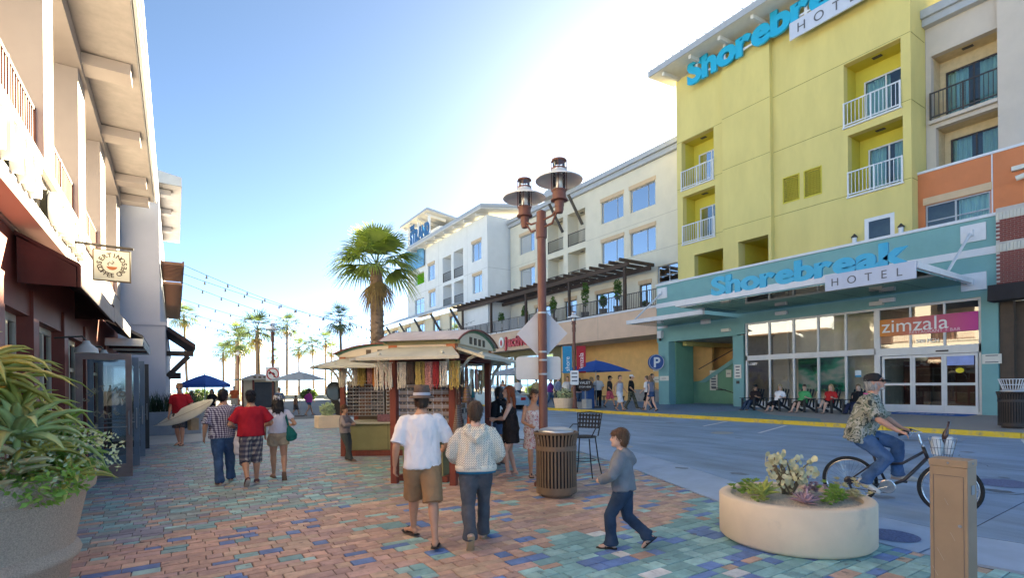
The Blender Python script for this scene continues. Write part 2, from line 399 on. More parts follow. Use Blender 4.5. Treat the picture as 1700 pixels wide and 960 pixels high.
for c in cells:
    x, y, w, d = c; k = zone(x, y); top = random.uniform(-.003, .002)
    if c in near:
        key = (round(w, 2), round(d, 3), k)
        if key not in _pm: b = MB(); paver(b, 0, 0, key[0], key[1], 0); _pm[key] = b.mesh('paver', PV[k])
        o = link('paver', _pm[key], plaza); o.location = (x, y, top)
    else:
        if not (vis(x, y) or (-3 < x < 9 and 1 < y < 24)): continue
        field.cur = k; paver(field, x, y, w, d, top); tint += [random.random() - .5] * 12
fo = field.build('paver_field', PV, plaza, kind='stuff')
at = fo.data.attributes.new('tint', 'FLOAT', 'POINT'); at.data.foreach_set('value', tint)
# pale apron strip at the far end of the plaza
g = MB(); g.box(-6, 8.6, 27.0, 29.4, -.1, -.004); struct(g.build('concrete_apron', m_conc2))
g = MB(); g.box(-6, -.45, 19.3, 23.2, -.05, .006); g.box(-.45, 1.1, 19.4, 23.2, -.05, .006); struct(g.build('concrete_strip', m_conc2))
# ---- sidewalk on the hotel side with a yellow kerb
m_walkb = mat('blue grey sidewalk', (0.19, 0.27, 0.36), rough=.75, var=.3, scale=22, bump=.2, bscale=90, wear=((.24, .21, .19), 2.2, .5, .8))
m_walkt = mat('tan speckled sidewalk', (0.36, 0.31, 0.27), rough=.8, var=.25, scale=60, bump=.25, bscale=120)
b = MB(); b.box(KERBX + .16, 33, 14.6, 76, -.1, WALKZ); struct(b.build('sidewalk', m_walkb))
b = MB(); b.box(KERBX + .16, 33, -8, 14.6, -.1, WALKZ - .001)
sw2 = struct(b.build('sidewalk_pavement', m_walkt))
tealp = mat('teal pavers', (.16, .28, .28), rough=.75, var=.25, scale=14, bump=.2)
b = MB(); b.quad((KERBX + .16, 14.6, WALKZ + .003), (KERBX + .16, 8.8, WALKZ + .003), (19.2, 9.6, WALKZ + .003), (20.3, 12.2, WALKZ + .003), (23.2, 14.6, WALKZ + .003)); b.build('teal_band', tealp, sw2)
m_yel = mat('yellow kerb paint', (0.75, 0.52, 0.05), rough=.65, var=.15, scale=6, wear=((.26, .23, .17), 6, .5, .75))
kerb = None
for k in range(28):
    y0 = -8 + k * 3
    b = MB(); b.bbox(KERBX, KERBX + .155, y0 + .006, y0 + 2.994, -.1, WALKZ + .002, .012); o = b.build('kerb', m_yel if y0 < 30 else m_conc2, sw2)
# ================================================================ BUILDINGS, RIGHT SIDE
m_yellow = mat('yellow stucco', (0.64, 0.53, 0.2), rough=.85, var=.06, scale=1.3, stretch=(1, 1, .3), bump=.12, bscale=140, wear=((.56, .46, .18), 1.6, .56, .45))
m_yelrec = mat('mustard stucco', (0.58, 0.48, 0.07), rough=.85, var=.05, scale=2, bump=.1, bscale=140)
m_teal = mat('teal stucco', (0.19, 0.38, 0.37), rough=.85, var=.06, scale=1.5, bump=.12, bscale=140)
m_green = mat('green stucco', (0.16, 0.33, 0.22), rough=.85, var=.06, scale=1.5, bump=.12, bscale=140)
m_cream = mat('cream stucco', (0.66, 0.6, 0.48), rough=.88, var=.05, scale=1.2, bump=.1, bscale=140)
m_wht = mat('white stucco', (0.7, 0.7, 0.69), rough=.88, var=.04, scale=1.2, bump=.1, bscale=140)
m_peach = mat('peach stucco', (0.66, 0.47, 0.34), rough=.88, var=.06, scale=1.4, bump=.1, bscale=140)
m_ochre = mat('ochre stucco', (0.74, 0.46, 0.19), rough=.88, var=.08, scale=2.4, bump=.1, bscale=140)
m_orange = mat('orange stucco', (0.6, 0.2, 0.085), rough=.85, var=.06, scale=1.4, bump=.12, bscale=140)
m_tan = mat('tan stucco', (0.56, 0.48, 0.41), rough=.88, var=.05, scale=1.4, bump=.1, bscale=140)
m_head = mat('buff header', (.58, .42, .27), rough=.85, var=.05)
m_trim = mat('white trim metal', (0.64, 0.65, 0.67), rough=.45, var=.05, spec=.4)
m_grey = mat('grey roof metal', (.42, .43, .45), rough=.45, metal=.2, var=.07)
m_soff = mat('soffit boards', (.60, .58, .55), rough=.8, var=.05)
m_dark = mat('dark bronze metal', (.055, .045, .04), rough=.5, var=.15, spec=.4)
m_alu = mat('grey aluminium', (.33, .34, .35), rough=.4, metal=.5, var=.06)
m_pane = glass('window pane', (.50, .72, .76), 1.15)
m_clear = glass('storefront pane', (.82, .86, .84), .8)
m_sfg = glass('lobby glass', (.88, .90, .88), 1.7, .015)
m_curt = mat('sheer curtain', (.62, .68, .60), rough=.9, var=.12, scale=3, stretch=(1, 6, .3))
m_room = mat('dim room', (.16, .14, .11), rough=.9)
m_black = mat('black rubber', (.015, .015, .016), rough=.6)
def curtain(b, x, y0, y1, z0, z1, amp=.04, wl=.16):
    n = max(6, int((y1 - y0) / wl * 8)); vs = []; fs = []
    for i in range(n + 1):
        y = y0 + (y1 - y0) * i / n; xx = x + amp * math.sin(2 * math.pi * (y - y0) / wl + .6 * math.sin(y * 3.1)); vs += [(xx, y, z0), (xx, y, z1)]
    for i in range(n): fs.append((2 * i, 2 * i + 2, 2 * i + 3, 2 * i + 1))
    b.add(vs, fs)
def window(par, xw, y0, y1, z0, z1, frame, mull=(), trans=(), depth=.12, fw=.06, head=None, curt='half', pm=None, name='window', back=True, cm=None):
    """window set in an opening of a wall whose street face is x = xw"""
    x = xw + depth; f = MB()
    f.box(x, x + .06, y0, y1, z0, z0 + fw); f.box(x, x + .06, y0, y1, z1 - fw, z1)
    f.box(x, x + .06, y0, y0 + fw, z0 + fw, z1 - fw); f.box(x, x + .06, y1 - fw, y1, z0 + fw, z1 - fw)
    for t in mull: ym = y0 + (y1 - y0) * t; f.box(x + .005, x + .055, ym - fw * .5, ym + fw * .5, z0 + fw, z1 - fw)
    for t in trans: zm = z0 + (z1 - z0) * t; f.box(x + .008, x + .052, y0 + fw, y1 - fw, zm - fw * .4, zm + fw * .4)
    o = f.build(name, frame, par)
    ymarks = [y0 + fw * .9] + [y0 + (y1 - y0) * t for t in mull] + [y1 - fw * .9]
    for i in range(len(ymarks) - 1):
        p = MB(); jx = x + .03 + .004 * (i % 2); p.quad((jx, ymarks[i], z0 + fw * .8), (jx, ymarks[i + 1], z0 + fw * .8), (jx, ymarks[i + 1], z1 - fw * .8), (jx, ymarks[i], z1 - fw * .8)); p.build('pane', pm or m_pane, o)
    if curt:
        c = MB(); w = y1 - y0
        spans = {'full': [(0, 1)], 'half': [(0, .42), (.62, 1)], 'left': [(.45, 1)], 'right': [(0, .5)], 'edges': [(0, .2), (.8, 1)]}[curt]
        for a_, b_ in spans: curtain(c, x + .22, y0 + w * a_, y0 + w * b_, z0, z1)
        c.build('curtain', cm or m_curt, o)
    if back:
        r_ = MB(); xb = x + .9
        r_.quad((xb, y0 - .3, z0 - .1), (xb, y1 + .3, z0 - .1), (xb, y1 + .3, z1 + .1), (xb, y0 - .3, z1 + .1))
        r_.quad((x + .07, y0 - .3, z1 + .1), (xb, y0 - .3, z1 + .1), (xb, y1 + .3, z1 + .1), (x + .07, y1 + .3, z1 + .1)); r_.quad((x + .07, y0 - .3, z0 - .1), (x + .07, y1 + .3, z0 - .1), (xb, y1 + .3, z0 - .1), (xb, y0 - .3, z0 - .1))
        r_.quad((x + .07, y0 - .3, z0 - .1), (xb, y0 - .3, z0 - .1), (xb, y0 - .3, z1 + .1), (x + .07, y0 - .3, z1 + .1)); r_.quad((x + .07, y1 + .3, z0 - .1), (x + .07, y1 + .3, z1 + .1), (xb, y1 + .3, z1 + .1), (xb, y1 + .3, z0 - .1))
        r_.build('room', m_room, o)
    if head:
        h = MB(); h.box(xw - .05, xw + .05, y0 - .06, y1 + .06, z1 + .01, z1 + .30); h.build('header', head, o)
    return o
def railing(par, x, y0, y1, z0, h, m, n, post=(0, 1), rod=.022, rail=.05):
    f = MB(); f.box(x - rail / 2, x + rail / 2, y0, y1, z0 + h - rail, z0 + h); f.box(x - rail / 2, x + rail / 2, y0, y1, z0 + .07, z0 + .07 + rail)
    for t in post: yy = y0 + (y1 - y0) * t; f.box(x - rail * .62, x + rail * .62, yy - rail * .6, yy + rail * .6, z0, z0 + h + .01)
    o = f.build('railing', m, par)
    bm = MB(); bm.box(-rod / 2, rod / 2, -rod / 2, rod / 2, z0 + .07 + rail, z0 + h - rail); me = bm.mesh('baluster', m)
    for i in range(1, n): b_ = link('baluster', me, o); b_.location = (x, y0 + (y1 - y0) * i / n, 0)
    return o
def recess(par, x, y0, y1, z0, z1, depth, m, door=None, vent=True, doormat=None, curt='half', th=.352):
    """balcony recess behind an opening: side walls, ceiling, floor, back wall with a sliding door"""
    b = MB(); xb = x + max(depth, th + .4)
    b.quad((x + th, y0, z0), (x + th, y0, z1), (xb, y0, z1), (xb, y0, z0)); b.quad((x + th, y1, z0), (xb, y1, z0), (xb, y1, z1), (x + th, y1, z1))
    b.quad((x + th, y0, z1), (x + th, y1, z1), (xb, y1, z1), (xb, y0, z1)); b.quad((x + th, y0, z0), (xb, y0, z0), (xb, y1, z0), (x + th, y1, z0))
    ops = [door] if door else []
    wallx(b, xb, xb + .1, y0, y1, z0, z1, ops)
    o = b.build('balcony_recess', m, par)
    if door: window(par, xb, door[0], door[1], door[2], door[3], doormat or m_trim, mull=(.5,), depth=.02, curt=curt, name='sliding_door')
    if vent:
        v = MB(); v.box(x + depth * .45, x + depth * .62, (y0 + y1) / 2 - .18, (y0 + y1) / 2 + .18, z1 - .03, z1 - .002); v.build('soffit_vent', m_dark, o)
    return o
# ---------------------------------------------------------------- hotel
HX = 26.0
hotel = thing('hotel', 'yellow and teal hotel with blue letter signs and glass entrance canopy', 'building', (25.5, 14, 0))
balc = [(18.7, 20.95, 13.45, 16.35), (18.65, 20.9, 10.15, 13.0), (9.55, 11.8, 13.42, 16.3), (9.5, 11.65, 10.2, 12.98)]
low = [(17.8, 20.1, 7.2, 9.3), (15.35, 17.05, 7.2, 9.33)]
gw = (9.84, 11.0, 7.3, 8.97)
louv = [(13.9, 14.65, 10.78, 12.0), (12.85, 13.6, 10.74, 12.0)]
b = MB(); wallx(b, HX, HX + .35, 17.98, 21.3, 6.5, 20.2, balc[:2] + [low[0]]); wallx(b, HX - .26, HX + .35, 15.19, 17.98, 6.5, 20.2, [low[1]]); wallx(b, HX, HX + .35, 9.2, 15.19, 6.5, 20.2, balc[2:] + [gw] + louv)
b.box(HX + .351, 29.5, 9.2, 9.5, 6.5, 19.99); b.box(HX + .351, 36, 21.0, 21.29, 4, 19.99); b.box(26.6, 36, 9.5, 21, 20.0, 20.19)
b.build('yellow_wall', m_yellow, hotel)
for z in (16.36, 13.52, 10.22):
    for y0, y1, x in ((17.99, 21.29, HX), (15.2, 17.97, HX - .26), (9.21, 15.18, HX)):
        segs = [(y0, y1)]
        for o in balc:
            if o[2] - .05 < z < o[3]: segs = [s_ for a_, c_ in segs for s_ in ((a_, min(c_, o[0])), (max(a_, o[1]), c_)) if s_[1] - s_[0] > .02]
        for a_, c_ in segs: g = MB(); g.box(x - .004, x + .01, a_, c_, z, z + .025); g.build('joint', mat('joint line', (.26, .22, .06), rough=.9), hotel)
    g = MB(); g.box(HX + .03, 27.4, 9.190, 9.195, z, z + .025); g.build('joint', _M['joint line'], hotel)
for (y0, y1, z0, z1), cm in zip(balc, ('half', 'right', 'left', 'half')):
    recess(hotel, HX, y0, y1, z0, z1, 1.15, m_yelrec, (y0 + .12, y1 - .35, z0 + .05, z0 + 2.25), curt=cm)
    railing(hotel, HX - .06, y0 + .02, y1 - .02, z0 - .05, 1.12, m_trim, 14, post=(0, .5, 1))
    s_ = MB(); s_.box(HX - .12, HX + .3, y0 - .03, y1 + .03, z0 - .12, z0 - .055); s_.build('balcony_edge', m_trim, hotel)
for y0, y1, z0, z1 in low: recess(hotel, HX, y0, y1, z0, z1, 2.6, m_yelrec, vent=False)
window(hotel, HX, *gw, m_trim, fw=.16, depth=.0, curt=None)
for y0, y1, z0, z1 in louv:
    f = MB(); f.box(HX + .3, HX + .34, y0, y1, z0, z1); f.box(HX - .03, HX + .02, y0 - .05, y1 + .05, z1, z1 + .05); f.box(HX - .03, HX + .02, y0 - .05, y1 + .05, z0 - .05, z0); f.box(HX - .03, HX + .02, y0 - .05, y0, z0, z1); f.box(HX - .03, HX + .02, y1, y1 + .05, z0, z1)
    lo = f.build('louver', m_yelrec, hotel)
    bm = MB(); bm.bar((HX + .02, y0, 0), (HX + .02, y1, 0), .012, .11, up=(.75, 0, .66)); me = bm.mesh('slat', m_yelrec)
    for k in range(13): s_ = link('slat', me, lo); s_.location = (.02, 0, z0 + .05 + (z1 - z0 - .1) * k / 12)
# roof with outriggers and seams
r_ = MB(); r_.prism([(24.3, 20.28), (24.3, 20.62), (30, 21.5), (30, 21.1), (26.0, 20.40)], 7.0, 22.0, 'xz'); ro = r_.build('roof', m_grey, hotel)
r_ = MB(); r_.quad((24.32, 7, 20.27), (24.32, 21.98, 20.27), (26.6, 21.98, 20.39), (26.6, 7, 20.39)); r_.build('soffit', m_soff, ro)
for k in range(8):
    y = 21.1 - k * 1.9; o_ = MB(); o_.bar((24.6, y, 20.18), (26.1, y, 20.27), .16, .22); o_.build('outrigger', m_soff, ro)
for k in range(26): o_ = MB(); y = 21.8 - k * .55; o_.bar((24.27, y, 20.66), (25.2, y, 20.80), .05, .06); o_.build('seam', m_trim, ro)
# letters: gradient blue faces
def letter_blue(name='letter blue'):
    if name in _M: return _M[name]
    m = mat(name, (.015, .30, .42), rough=.35, var=.04, spec=.4); t = m.node_tree; L = t.links; p = t.nodes['Principled BSDF']
    tc = nd(m, 'ShaderNodeTexCoord'); sx = nd(m, 'ShaderNodeSeparateXYZ'); L.new(tc.outputs['Generated'], sx.inputs[0])
    rp = nd(m, 'ShaderNodeValToRGB'); rp.color_ramp.elements[0].color = (.012, .56, .60, 1); rp.color_ramp.elements[1].color = (.008, .36, .58, 1); rp.color_ramp.elements[0].position = .1
    e = rp.color_ramp.elements.new(.62); e.color = (.012, .54, .62, 1)
    L.new(sx.outputs[2], rp.inputs[0]); L.new(rp.outputs[0], p.inputs['Base Color']); return m
def letters(word, size, m, par, x, y0, y1, z, ext):
    """separate letters on a plane facing -X, run together from y0 to y1"""
    objs = []; w = []
    for ch in word:
        o = text('letter', ch, size, m, par, (0, 0, 0), (0, -1, 0), (0, 0, 1), extrude=ext, bold=size * .046); co = [v.co.y for v in o.data.vertices]; objs.append((o, max(co), min(co))); w.append(max(co) - min(co))
    k = (y0 - y1) / sum(w); y = y0
    for (o, hi, lo), ww in zip(objs, w):
        o.data.transform(Matrix.Translation((x, y, z)) @ Matrix.Diagonal((1, k * 1.02, 1, 1)) @ Matrix.Translation((0, -hi, 0))); y -= ww * k
m_let = letter_blue(); m_letter_dark = mat('thin grey letters', (.12, .12, .14), rough=.5)
top_sign = thing('hotel_roof_sign', 'large blue letter sign under the yellow hotel roof', 'sign', (25.4, 16, 19.1))
letters('Shorebreak', 1.86, m_let, top_sign, 25.42, 19.98, 9.75, 19.13, .07)
b = MB(); b.box(25.3, 25.38, 9.6, 13.9, 18.35, 19.18); tp = b.build('name_panel', mat('pale panel', (0.5, 0.54, 0.64), rough=.5, var=.04), top_sign)
text('panel_lettering', 'H O T E L', .62, m_letter_dark, tp, (25.29, 13.55, 18.55), (0, -1, 0), (0, 0, 1), extrude=.004, spacing=1.25)
b = MB(); b.box(25.46, 25.52, 11.2, 19.9, 19.35, 19.45)
for y in (19.4, 17.6, 15.5, 13.2): b.box(25.47, 25.53, y - .07, y + .07, 19.1, 20.3)
b.build('mounting_rail', m_trim, top_sign)
# teal base with storefront
TX = 25.5
b = MB(); wallx(b, TX, TX + .35, 6.4, 22.57, .30, 7.78, [(6.88, 16.6, .30, 4.86), (16.6, 22.57, .30, 4.25), (16.6, 17.02, 4.2, 4.3)])
b.box(TX + .351, 27.5, 6.4, 6.7, .3, 7.49); b.box(TX + .351, 30, 22.25, 22.57, 4.37, 7.49); b.box(TX + .36, 26.0, 6.7, 22.2, 7.5, 7.77)
b.build('teal_wall', m_teal, hotel)
b = MB(); b.box(TX - .06, 26.0, 6.33, 22.63, 7.785, 7.90); b.build('coping', m_trim, hotel)
b = MB(); b.box(TX - .035, TX + .01, 6.36, 22.6, 6.40, 6.68); b.build('belt_course', m_trim, hotel)
# open stair bay between two green columns
b = MB(); b.box(25.3, 25.9, 21.5, 22.3, .40, 4.24); b.build('column', m_teal, hotel); b = MB(); b.box(25.9, 27.5, 21.42, 22.35, .40, 4.24); b.build('column_return', m_green, hotel)
b = MB(); b.box(25.6, 26.1, 16.72, 17.35, .40, 4.24); b.build('column', m_teal, hotel); b = MB(); b.box(26.1, 27.6, 16.72, 17.3, .40, 4.24); b.build('column_return', m_green, hotel)
b = MB(); b.box(25.86, 32, 16.5, 22.5, 4.26, 4.36); b.build('soffit', m_tan, hotel)
b = MB(); b.box(31.2, 31.4, 16.4, 26.0, .4, 4.26); b.build('stair_back_wall', m_ochre, hotel)
b = MB(); b.prism([(22.3, .4), (22.3, 1.75), (21.4, 1.85), (17.3, 4.25), (17.3, .4)], 28.3, 28.5, 'yz'); b.build('stair_wall', m_green, hotel)
b = MB(); b.prism([(21.6, 1.72), (21.1, 1.72), (17.3, 3.95), (17.3, 4.22)], 28.24, 28.3, 'yz'); b.build('stair_stringer', m_teal, hotel)
for k in range(12):
    b = MB(); y = 22.0 - k * .3; b.box(28.9, 30.8, y - .3, y, 1.5 + k * .19, 1.5 + k * .19 + .05); b.box(28.9, 30.8, y - .03, y, 1.31 + k * .19, 1.5 + k * .19); b.build('step', m_tan, hotel)
b = MB(); b.tube([(28.2, 20.6, 1.35), (28.2, 20.1, 1.35), (28.2, 17.9, .75)], .025); b.build('handrail', m_dark, hotel)
b = MB(); b.tube([(25.3, 18.2, 1.3), (25.3, 17.6, 1.3)], .025, 8); b.build('handrail', m_dark, hotel)
b = MB(); b.tube([(28.8, 22.0, 2.6), (28.8, 18.4, 4.2)], .03, 8); b.build('handrail', m_dark, hotel)
# storefront
sf = MB(); X0 = TX + .1
def fr(y0, y1, z0, z1, d=.1): sf.box(X0, X0 + d, y0, y1, z0, z1)
fr(6.88, 16.6, 4.76, 4.86); fr(10.45, 16.6, 2.86, 3.12); fr(6.88, 10.28, 2.78, 3.1, .12); fr(6.88, 16.6, .40, .5)
for y in (6.93, 16.55): fr(y - .05, y + .05, .5, 4.76)
fr(10.28, 10.5, .5, 4.76, .14)
for y in (15.27, 14.03, 12.86, 11.65): fr(y - .045, y + .045, .5, 2.86); fr(y - .045, y + .045, 3.12, 4.76)
for y in (9.17, 8.03): fr(y - .035, y + .035, 3.1, 4.76)
sfo = sf.build('storefront_frame', mat('white aluminium', (0.64, 0.63, 0.61), rough=.4, var=.04), hotel)
ym = [16.52, 15.27, 14.03, 12.86, 11.65, 10.48]
for i in range(5):
    for z0, z1 in ((.48, 2.88), (3.1, 4.78)):
        p = MB(); jx = X0 + .05 + .003 * i; tl = random.uniform(-.012, .012); p.quad((jx, ym[i], z0), (jx + tl, ym[i + 1], z0), (jx + tl, ym[i + 1], z1), (jx, ym[i], z1)); p.build('pane', m_sfg, sfo)
for a_, c_ in ((10.3, 9.17), (9.17, 8.03), (8.03, 6.95)):
    p = MB(); p.quad((X0 + .05, a_, 3.08), (X0 + .05, c_, 3.08), (X0 + .05, c_, 4.78), (X0 + .05, a_, 4.78)); p.build('pane', m_sfg, sfo)
bk = MB(); bk.box(TX + .12, TX + .4, 10.55, 16.5, .5, .72); bk.build('base_panel', m_trim, sfo)
for k, (a_, c_) in enumerate(((10.2, 9.1), (9.1, 8.05), (8.05, 7.0))):
    d = MB(); x0, x1 = X0 - .02, X0 + .05
    d.box(x0, x1, c_ + .004, c_ + .085, .42, 2.76); d.box(x0, x1, a_ - .085, a_ - .004, .42, 2.76); d.box(x0, x1, c_ + .085, a_ - .085, .42, .72); d.box(x0, x1, c_ + .085, a_ - .085, 2.66, 2.76); d.box(x0, x1, c_ + .085, a_ - .085, 1.52, 1.62)
    do = d.build('entrance_door', _M['white aluminium'], hotel)
    for z0, z1 in ((.72, 1.52), (1.62, 2.66)): p = MB(); p.quad((X0 + .01, c_ + .08, z0), (X0 + .01, a_ - .08, z0), (X0 + .01, a_ - .08, z1), (X0 + .01, c_ + .08, z1)); p.build('pane', m_sfg, do)
b = MB(); b.box(X0 - .06, X0 - .01, 7.9, 8.3, 2.86, 2.92); b.build('door_sensor', m_dark, hotel)
# lobby interior behind the glass
lw = mat('lobby wall', (0.82, 0.76, 0.66), rough=.85, var=.06)
b = MB(); b.box(26.75, 26.85, 10.5, 14.3, .41, 4.87); b.box(28.2, 28.3, 14.3, 16.6, .41, 4.87); b.build('lobby_wall', lw, hotel)  # pale wall set close behind the glass to catch daylight for a lit interior
b = MB(); b.box(25.9, 30.6, 16.6, 16.7, .38, 4.9); b.box(25.9, 31, 10.36, 10.44, .38, 4.9); b.box(25.9, 31, 6.75, 6.85, .38, 4.9); b.build('lobby_partition', mat('lobby side wall', (.5, .43, .32), rough=.85), hotel)
b = MB(); b.box(30.9, 31, 6.85, 10.4, .38, 4.9); b.box(28.0, 28.2, 9.3, 10.3, .4, 2.6); b.box(27.2, 28.2, 7.2, 8.8, .4, 1.5); b.build('lobby_counter', mat('dark cherry wood', (.10, .035, .025), rough=.4, var=.2, scale=3), hotel)
b = MB(); b.box(25.9, 31, 6.4, 16.7, 4.88, 4.95); b.build('lobby_ceiling', lw, hotel)
b = MB(); b.box(25.9, 31, 6.85, 16.6, .38, .404); b.build('lobby_floor', mat('lobby floor', (.25, .2, .16), rough=.3), hotel)
for y in (15.75, 14.75, 14.4): b = MB(); b.box(26.4, 26.46, y - .04, y + .04, .4, 4.88); b.build('inner_mullion', _M['white aluminium'], hotel)
# wave print hung in the lobby window
def wavefn(m, p, co, L):
    mp = nd(m, 'ShaderNodeMapping'); mp.inputs['Scale'].default_value = (1, .55, .9); L.new(co, mp.inputs[0])
    n = nd(m, 'ShaderNodeTexNoise', i_Scale=1.3, i_Detail=7., i_Distortion=2.2); L.new(mp.outputs[0], n.inputs['Vector'])
    w = nd(m, 'ShaderNodeTexWave', i_Scale=.9, i_Distortion=9., i_Detail=3.); L.new(mp.outputs[0], w.inputs['Vector'])
    mx = nd(m, 'ShaderNodeMix', data_type='FLOAT'); mx.inputs[0].default_value = .35; L.new(n.outputs[0], mx.inputs[2]); L.new(w.outputs[0], mx.inputs[3])
    rp = nd(m, 'ShaderNodeValToRGB'); E = rp.color_ramp.elements; E[0].position = .28; E[0].color = (.004, .05, .035, 1); E[1].position = .75; E[1].color = (.5, .5, .46, 1)
    for pos, c in ((.42, (.01, .2, .11)), (.52, (.03, .33, .2)), (.62, (.25, .40, .33))): e = E.new(pos); e.color = (*c, 1)
    L.new(mx.outputs[0], rp.inputs[0]); L.new(rp.outputs[0], p.inputs['Base Color'])
b = MB(); b.box(25.93, 25.97, 11.72, 13.98, 1.25, 2.84); tag(b.build('wave_print', pattern('wave picture', wavefn, .5)), 'green breaking wave print hung inside the lobby window', 'picture')
# signs and prints on the storefront glass
def gradfn(c0, c1):
    def fn(m, p, co, L):
        tc = nd(m, 'ShaderNodeTexCoord'); sx = nd(m, 'ShaderNodeSeparateXYZ'); L.new(tc.outputs['Generated'], sx.inputs[0])
        rp = nd(m, 'ShaderNodeValToRGB'); rp.color_ramp.elements[0].color = (*c0, 1); rp.color_ramp.elements[1].color = (*c1, 1); L.new(sx.outputs[1], rp.inputs[0]); L.new(rp.outputs[0], p.inputs['Base Color'])
    return fn
zs = thing('restaurant_banner', 'pink and orange restaurant banner across the windows above the hotel doors', 'banner', (25.57, 8.6, 3.6))
b = MB(); b.box(25.565, 25.58, 6.98, 10.26, 3.62, 4.34); zb = b.build('banner_panel', pattern('pink orange banner', gradfn((.55, .06, .27), (.62, .24, .05)), .5), zs)
text('lettering', 'zimzala', .78, m_white, zb, (25.56, 10.2, 3.78), (0, -1, 0), (0, 0, 1), extrude=.003, sx=1.03)
o_ = text('small_lettering', 'RESTAURANT + BAR', .17, mat('pale pink', (.75, .6, .62)), zb, (25.56, 9.2, 3.655), (0, -1, 0), (0, 0, 1), extrude=.002, spacing=1.1); o_['kind'] = 'stuff'
text('address_lettering', '500 PCH', .21, m_white, zs, (25.6, 8.98, 3.26), (0, -1, 0), (0, 0, 1), extrude=.002)
text('lobby_lettering', 'LOBBY', .17, m_white, hotel, (25.57, 16.42, 2.62), (0, -1, 0), (0, 0, 1), extrude=.002, bold=.004)
b = MB(); b.box(25.57, 25.585, 7.12, 7.95, 2.3, 2.66); tag(b.build('door_notice', mat('pale blue notice', (.28, .36, .66), rough=.6)), 'pale blue notice at the top of the right hotel door', 'notice')
b = MB(); b.add([(25.575, 7.55 + .13 * math.cos(a), 2.1 + .1 * math.sin(a)) for a in [i * math.pi / 10 for i in range(20)]], [tuple(range(20))]); tag(b.build('door_sticker', mat('yellow sticker', (.75, .6, .03), rough=.5)), 'oval yellow sticker on the right hotel door', 'sticker')
b = MB(); b.box(25.565, 25.575, 11.0, 11.25, 1.9, 2.2); st_ = b.build('window_sticker', mat('pale sticker', (.6, .68, .7), rough=.5)); tag(st_, 'small pale blue and white sticker on the lobby window', 'sticker'); b = MB(); b.box(25.56, 25.566, 11.0, 11.25, 1.9, 1.98); b.build('blue_band', mat('sticker blue', (.05, .3, .5)), st_)
b = MB(); b.box(24.0, 25.4, 7.0, 9.6, WALKZ + .002, WALKZ + .018); mt_ = b.build('door_mat', mat('blue door mat', (.02, .10, .33), rough=.95, var=.2, scale=40)); tag(mt_, 'blue mat lying before the hotel entrance doors', 'mat')
text('mat_lettering', 'Shorebreak', .4, m_white, mt_, (24.5, 9.3, WALKZ + .02), (0, -1, 0), (1, 0, 0), extrude=.001)
# wall plates, lights, cameras on the hotel
def wallbox(x, y, z, w, h, m, name='sign_plate', lines=0, d=.03):
    b = MB(); b.box(x - d, x, y - w / 2, y + w / 2, z - h / 2, z + h / 2); o = b.build(name, m)
    for k in range(lines):
        t = MB(); zz = z + h * .34 - h * .68 * k / max(1, lines - 1) if lines > 1 else z
        ww = w * random.uniform(.5, .8); t.box(x - d - .003, x - d, y - ww / 2, y + ww / 2, zz - h * .035 - .004, zz + h * .035 + .004); t.build('print_line', m_letter_dark, o)
    return o
m_plate = mat('cream plate', (.66, .63, .55), rough=.6, var=.05)
tag(wallbox(25.5, 6.58, 2.5, .55, .36, m_plate, lines=2), 'small pale plaque on teal wall right of the hotel doors', 'plaque')
tag(wallbox(25.3, 21.85, 2.0, .70, .28, m_plate, lines=1), 'long cream sign on the front of the parking column', 'sign')
tag(wallbox(28.28, 20.5, 1.85, .55, 1.25, m_plate, lines=6), 'tall cream notice on the green stair wall', 'sign')
tag(wallbox(28.28, 19.45, 2.25, .35, .45, m_plate, lines=1), 'small square notice beside the tall one on green stair wall', 'sign')
tag(wallbox(25.6, 17.05, 2.3, .40, .75, m_plate, lines=4), 'upright notice on the teal column by the lobby window', 'sign')
tag(wallbox(25.6, 17.05, 1.72, .16, .16, m_dark, name='call_button', d=.05), 'small dark call button under notice on the teal column', 'button')
def floodlight(y, z, x, label):
    t = thing('wall_light', label, 'light', (x, y, z)); b = MB(); b.box(x - .22, x - .02, y - .25, y + .25, z - .08, z + .08); b.build('housing', m_plate, t); b = MB(); b.box(x - .03, x, y - .06, y + .06, z - .05, z + .05); b.build('bracket', m_alu, t)
floodlight(17.6, 4.58, 25.5, 'pale floodlight on teal wall over the stair bay'); floodlight(10.3, 5.05, 25.5, 'pale floodlight on teal wall over the hotel doors')
floodlight(5.95, 9.62, 26.6, 'pale floodlight high on the orange wall')
cc = thing('security_camera', 'white security camera under the left end of the teal wall', 'camera', (25.4, 22.2, 4.6)); b = MB(); b.box(25.25, 25.5, 22.05, 22.35, 4.5, 4.95); b.build('box', m_trim, cc); b = MB(); b.ell((25.35, 22.2, 4.42), (.09, .09, .09)); b.build('dome', m_dark, cc, smooth=True)
for y in (11.35, 9.55):
    t = thing('sconce', 'small black lantern standing on teal parapet, %s of the yellow wall window' % ('left' if y > 10 else 'right'), 'lantern', (25.9, y, 7.9)); b = MB(); b.lathe([(.09, 0), (.09, .28), (.1, .3)], (25.85, y, 7.9), 12); b.build('body', m_trim, t)
    b = MB(); b.lathe([(.12, .3), (.13, .34), (.02, .48)], (25.85, y, 7.9), 12); b.build('cap', m_dark, t)
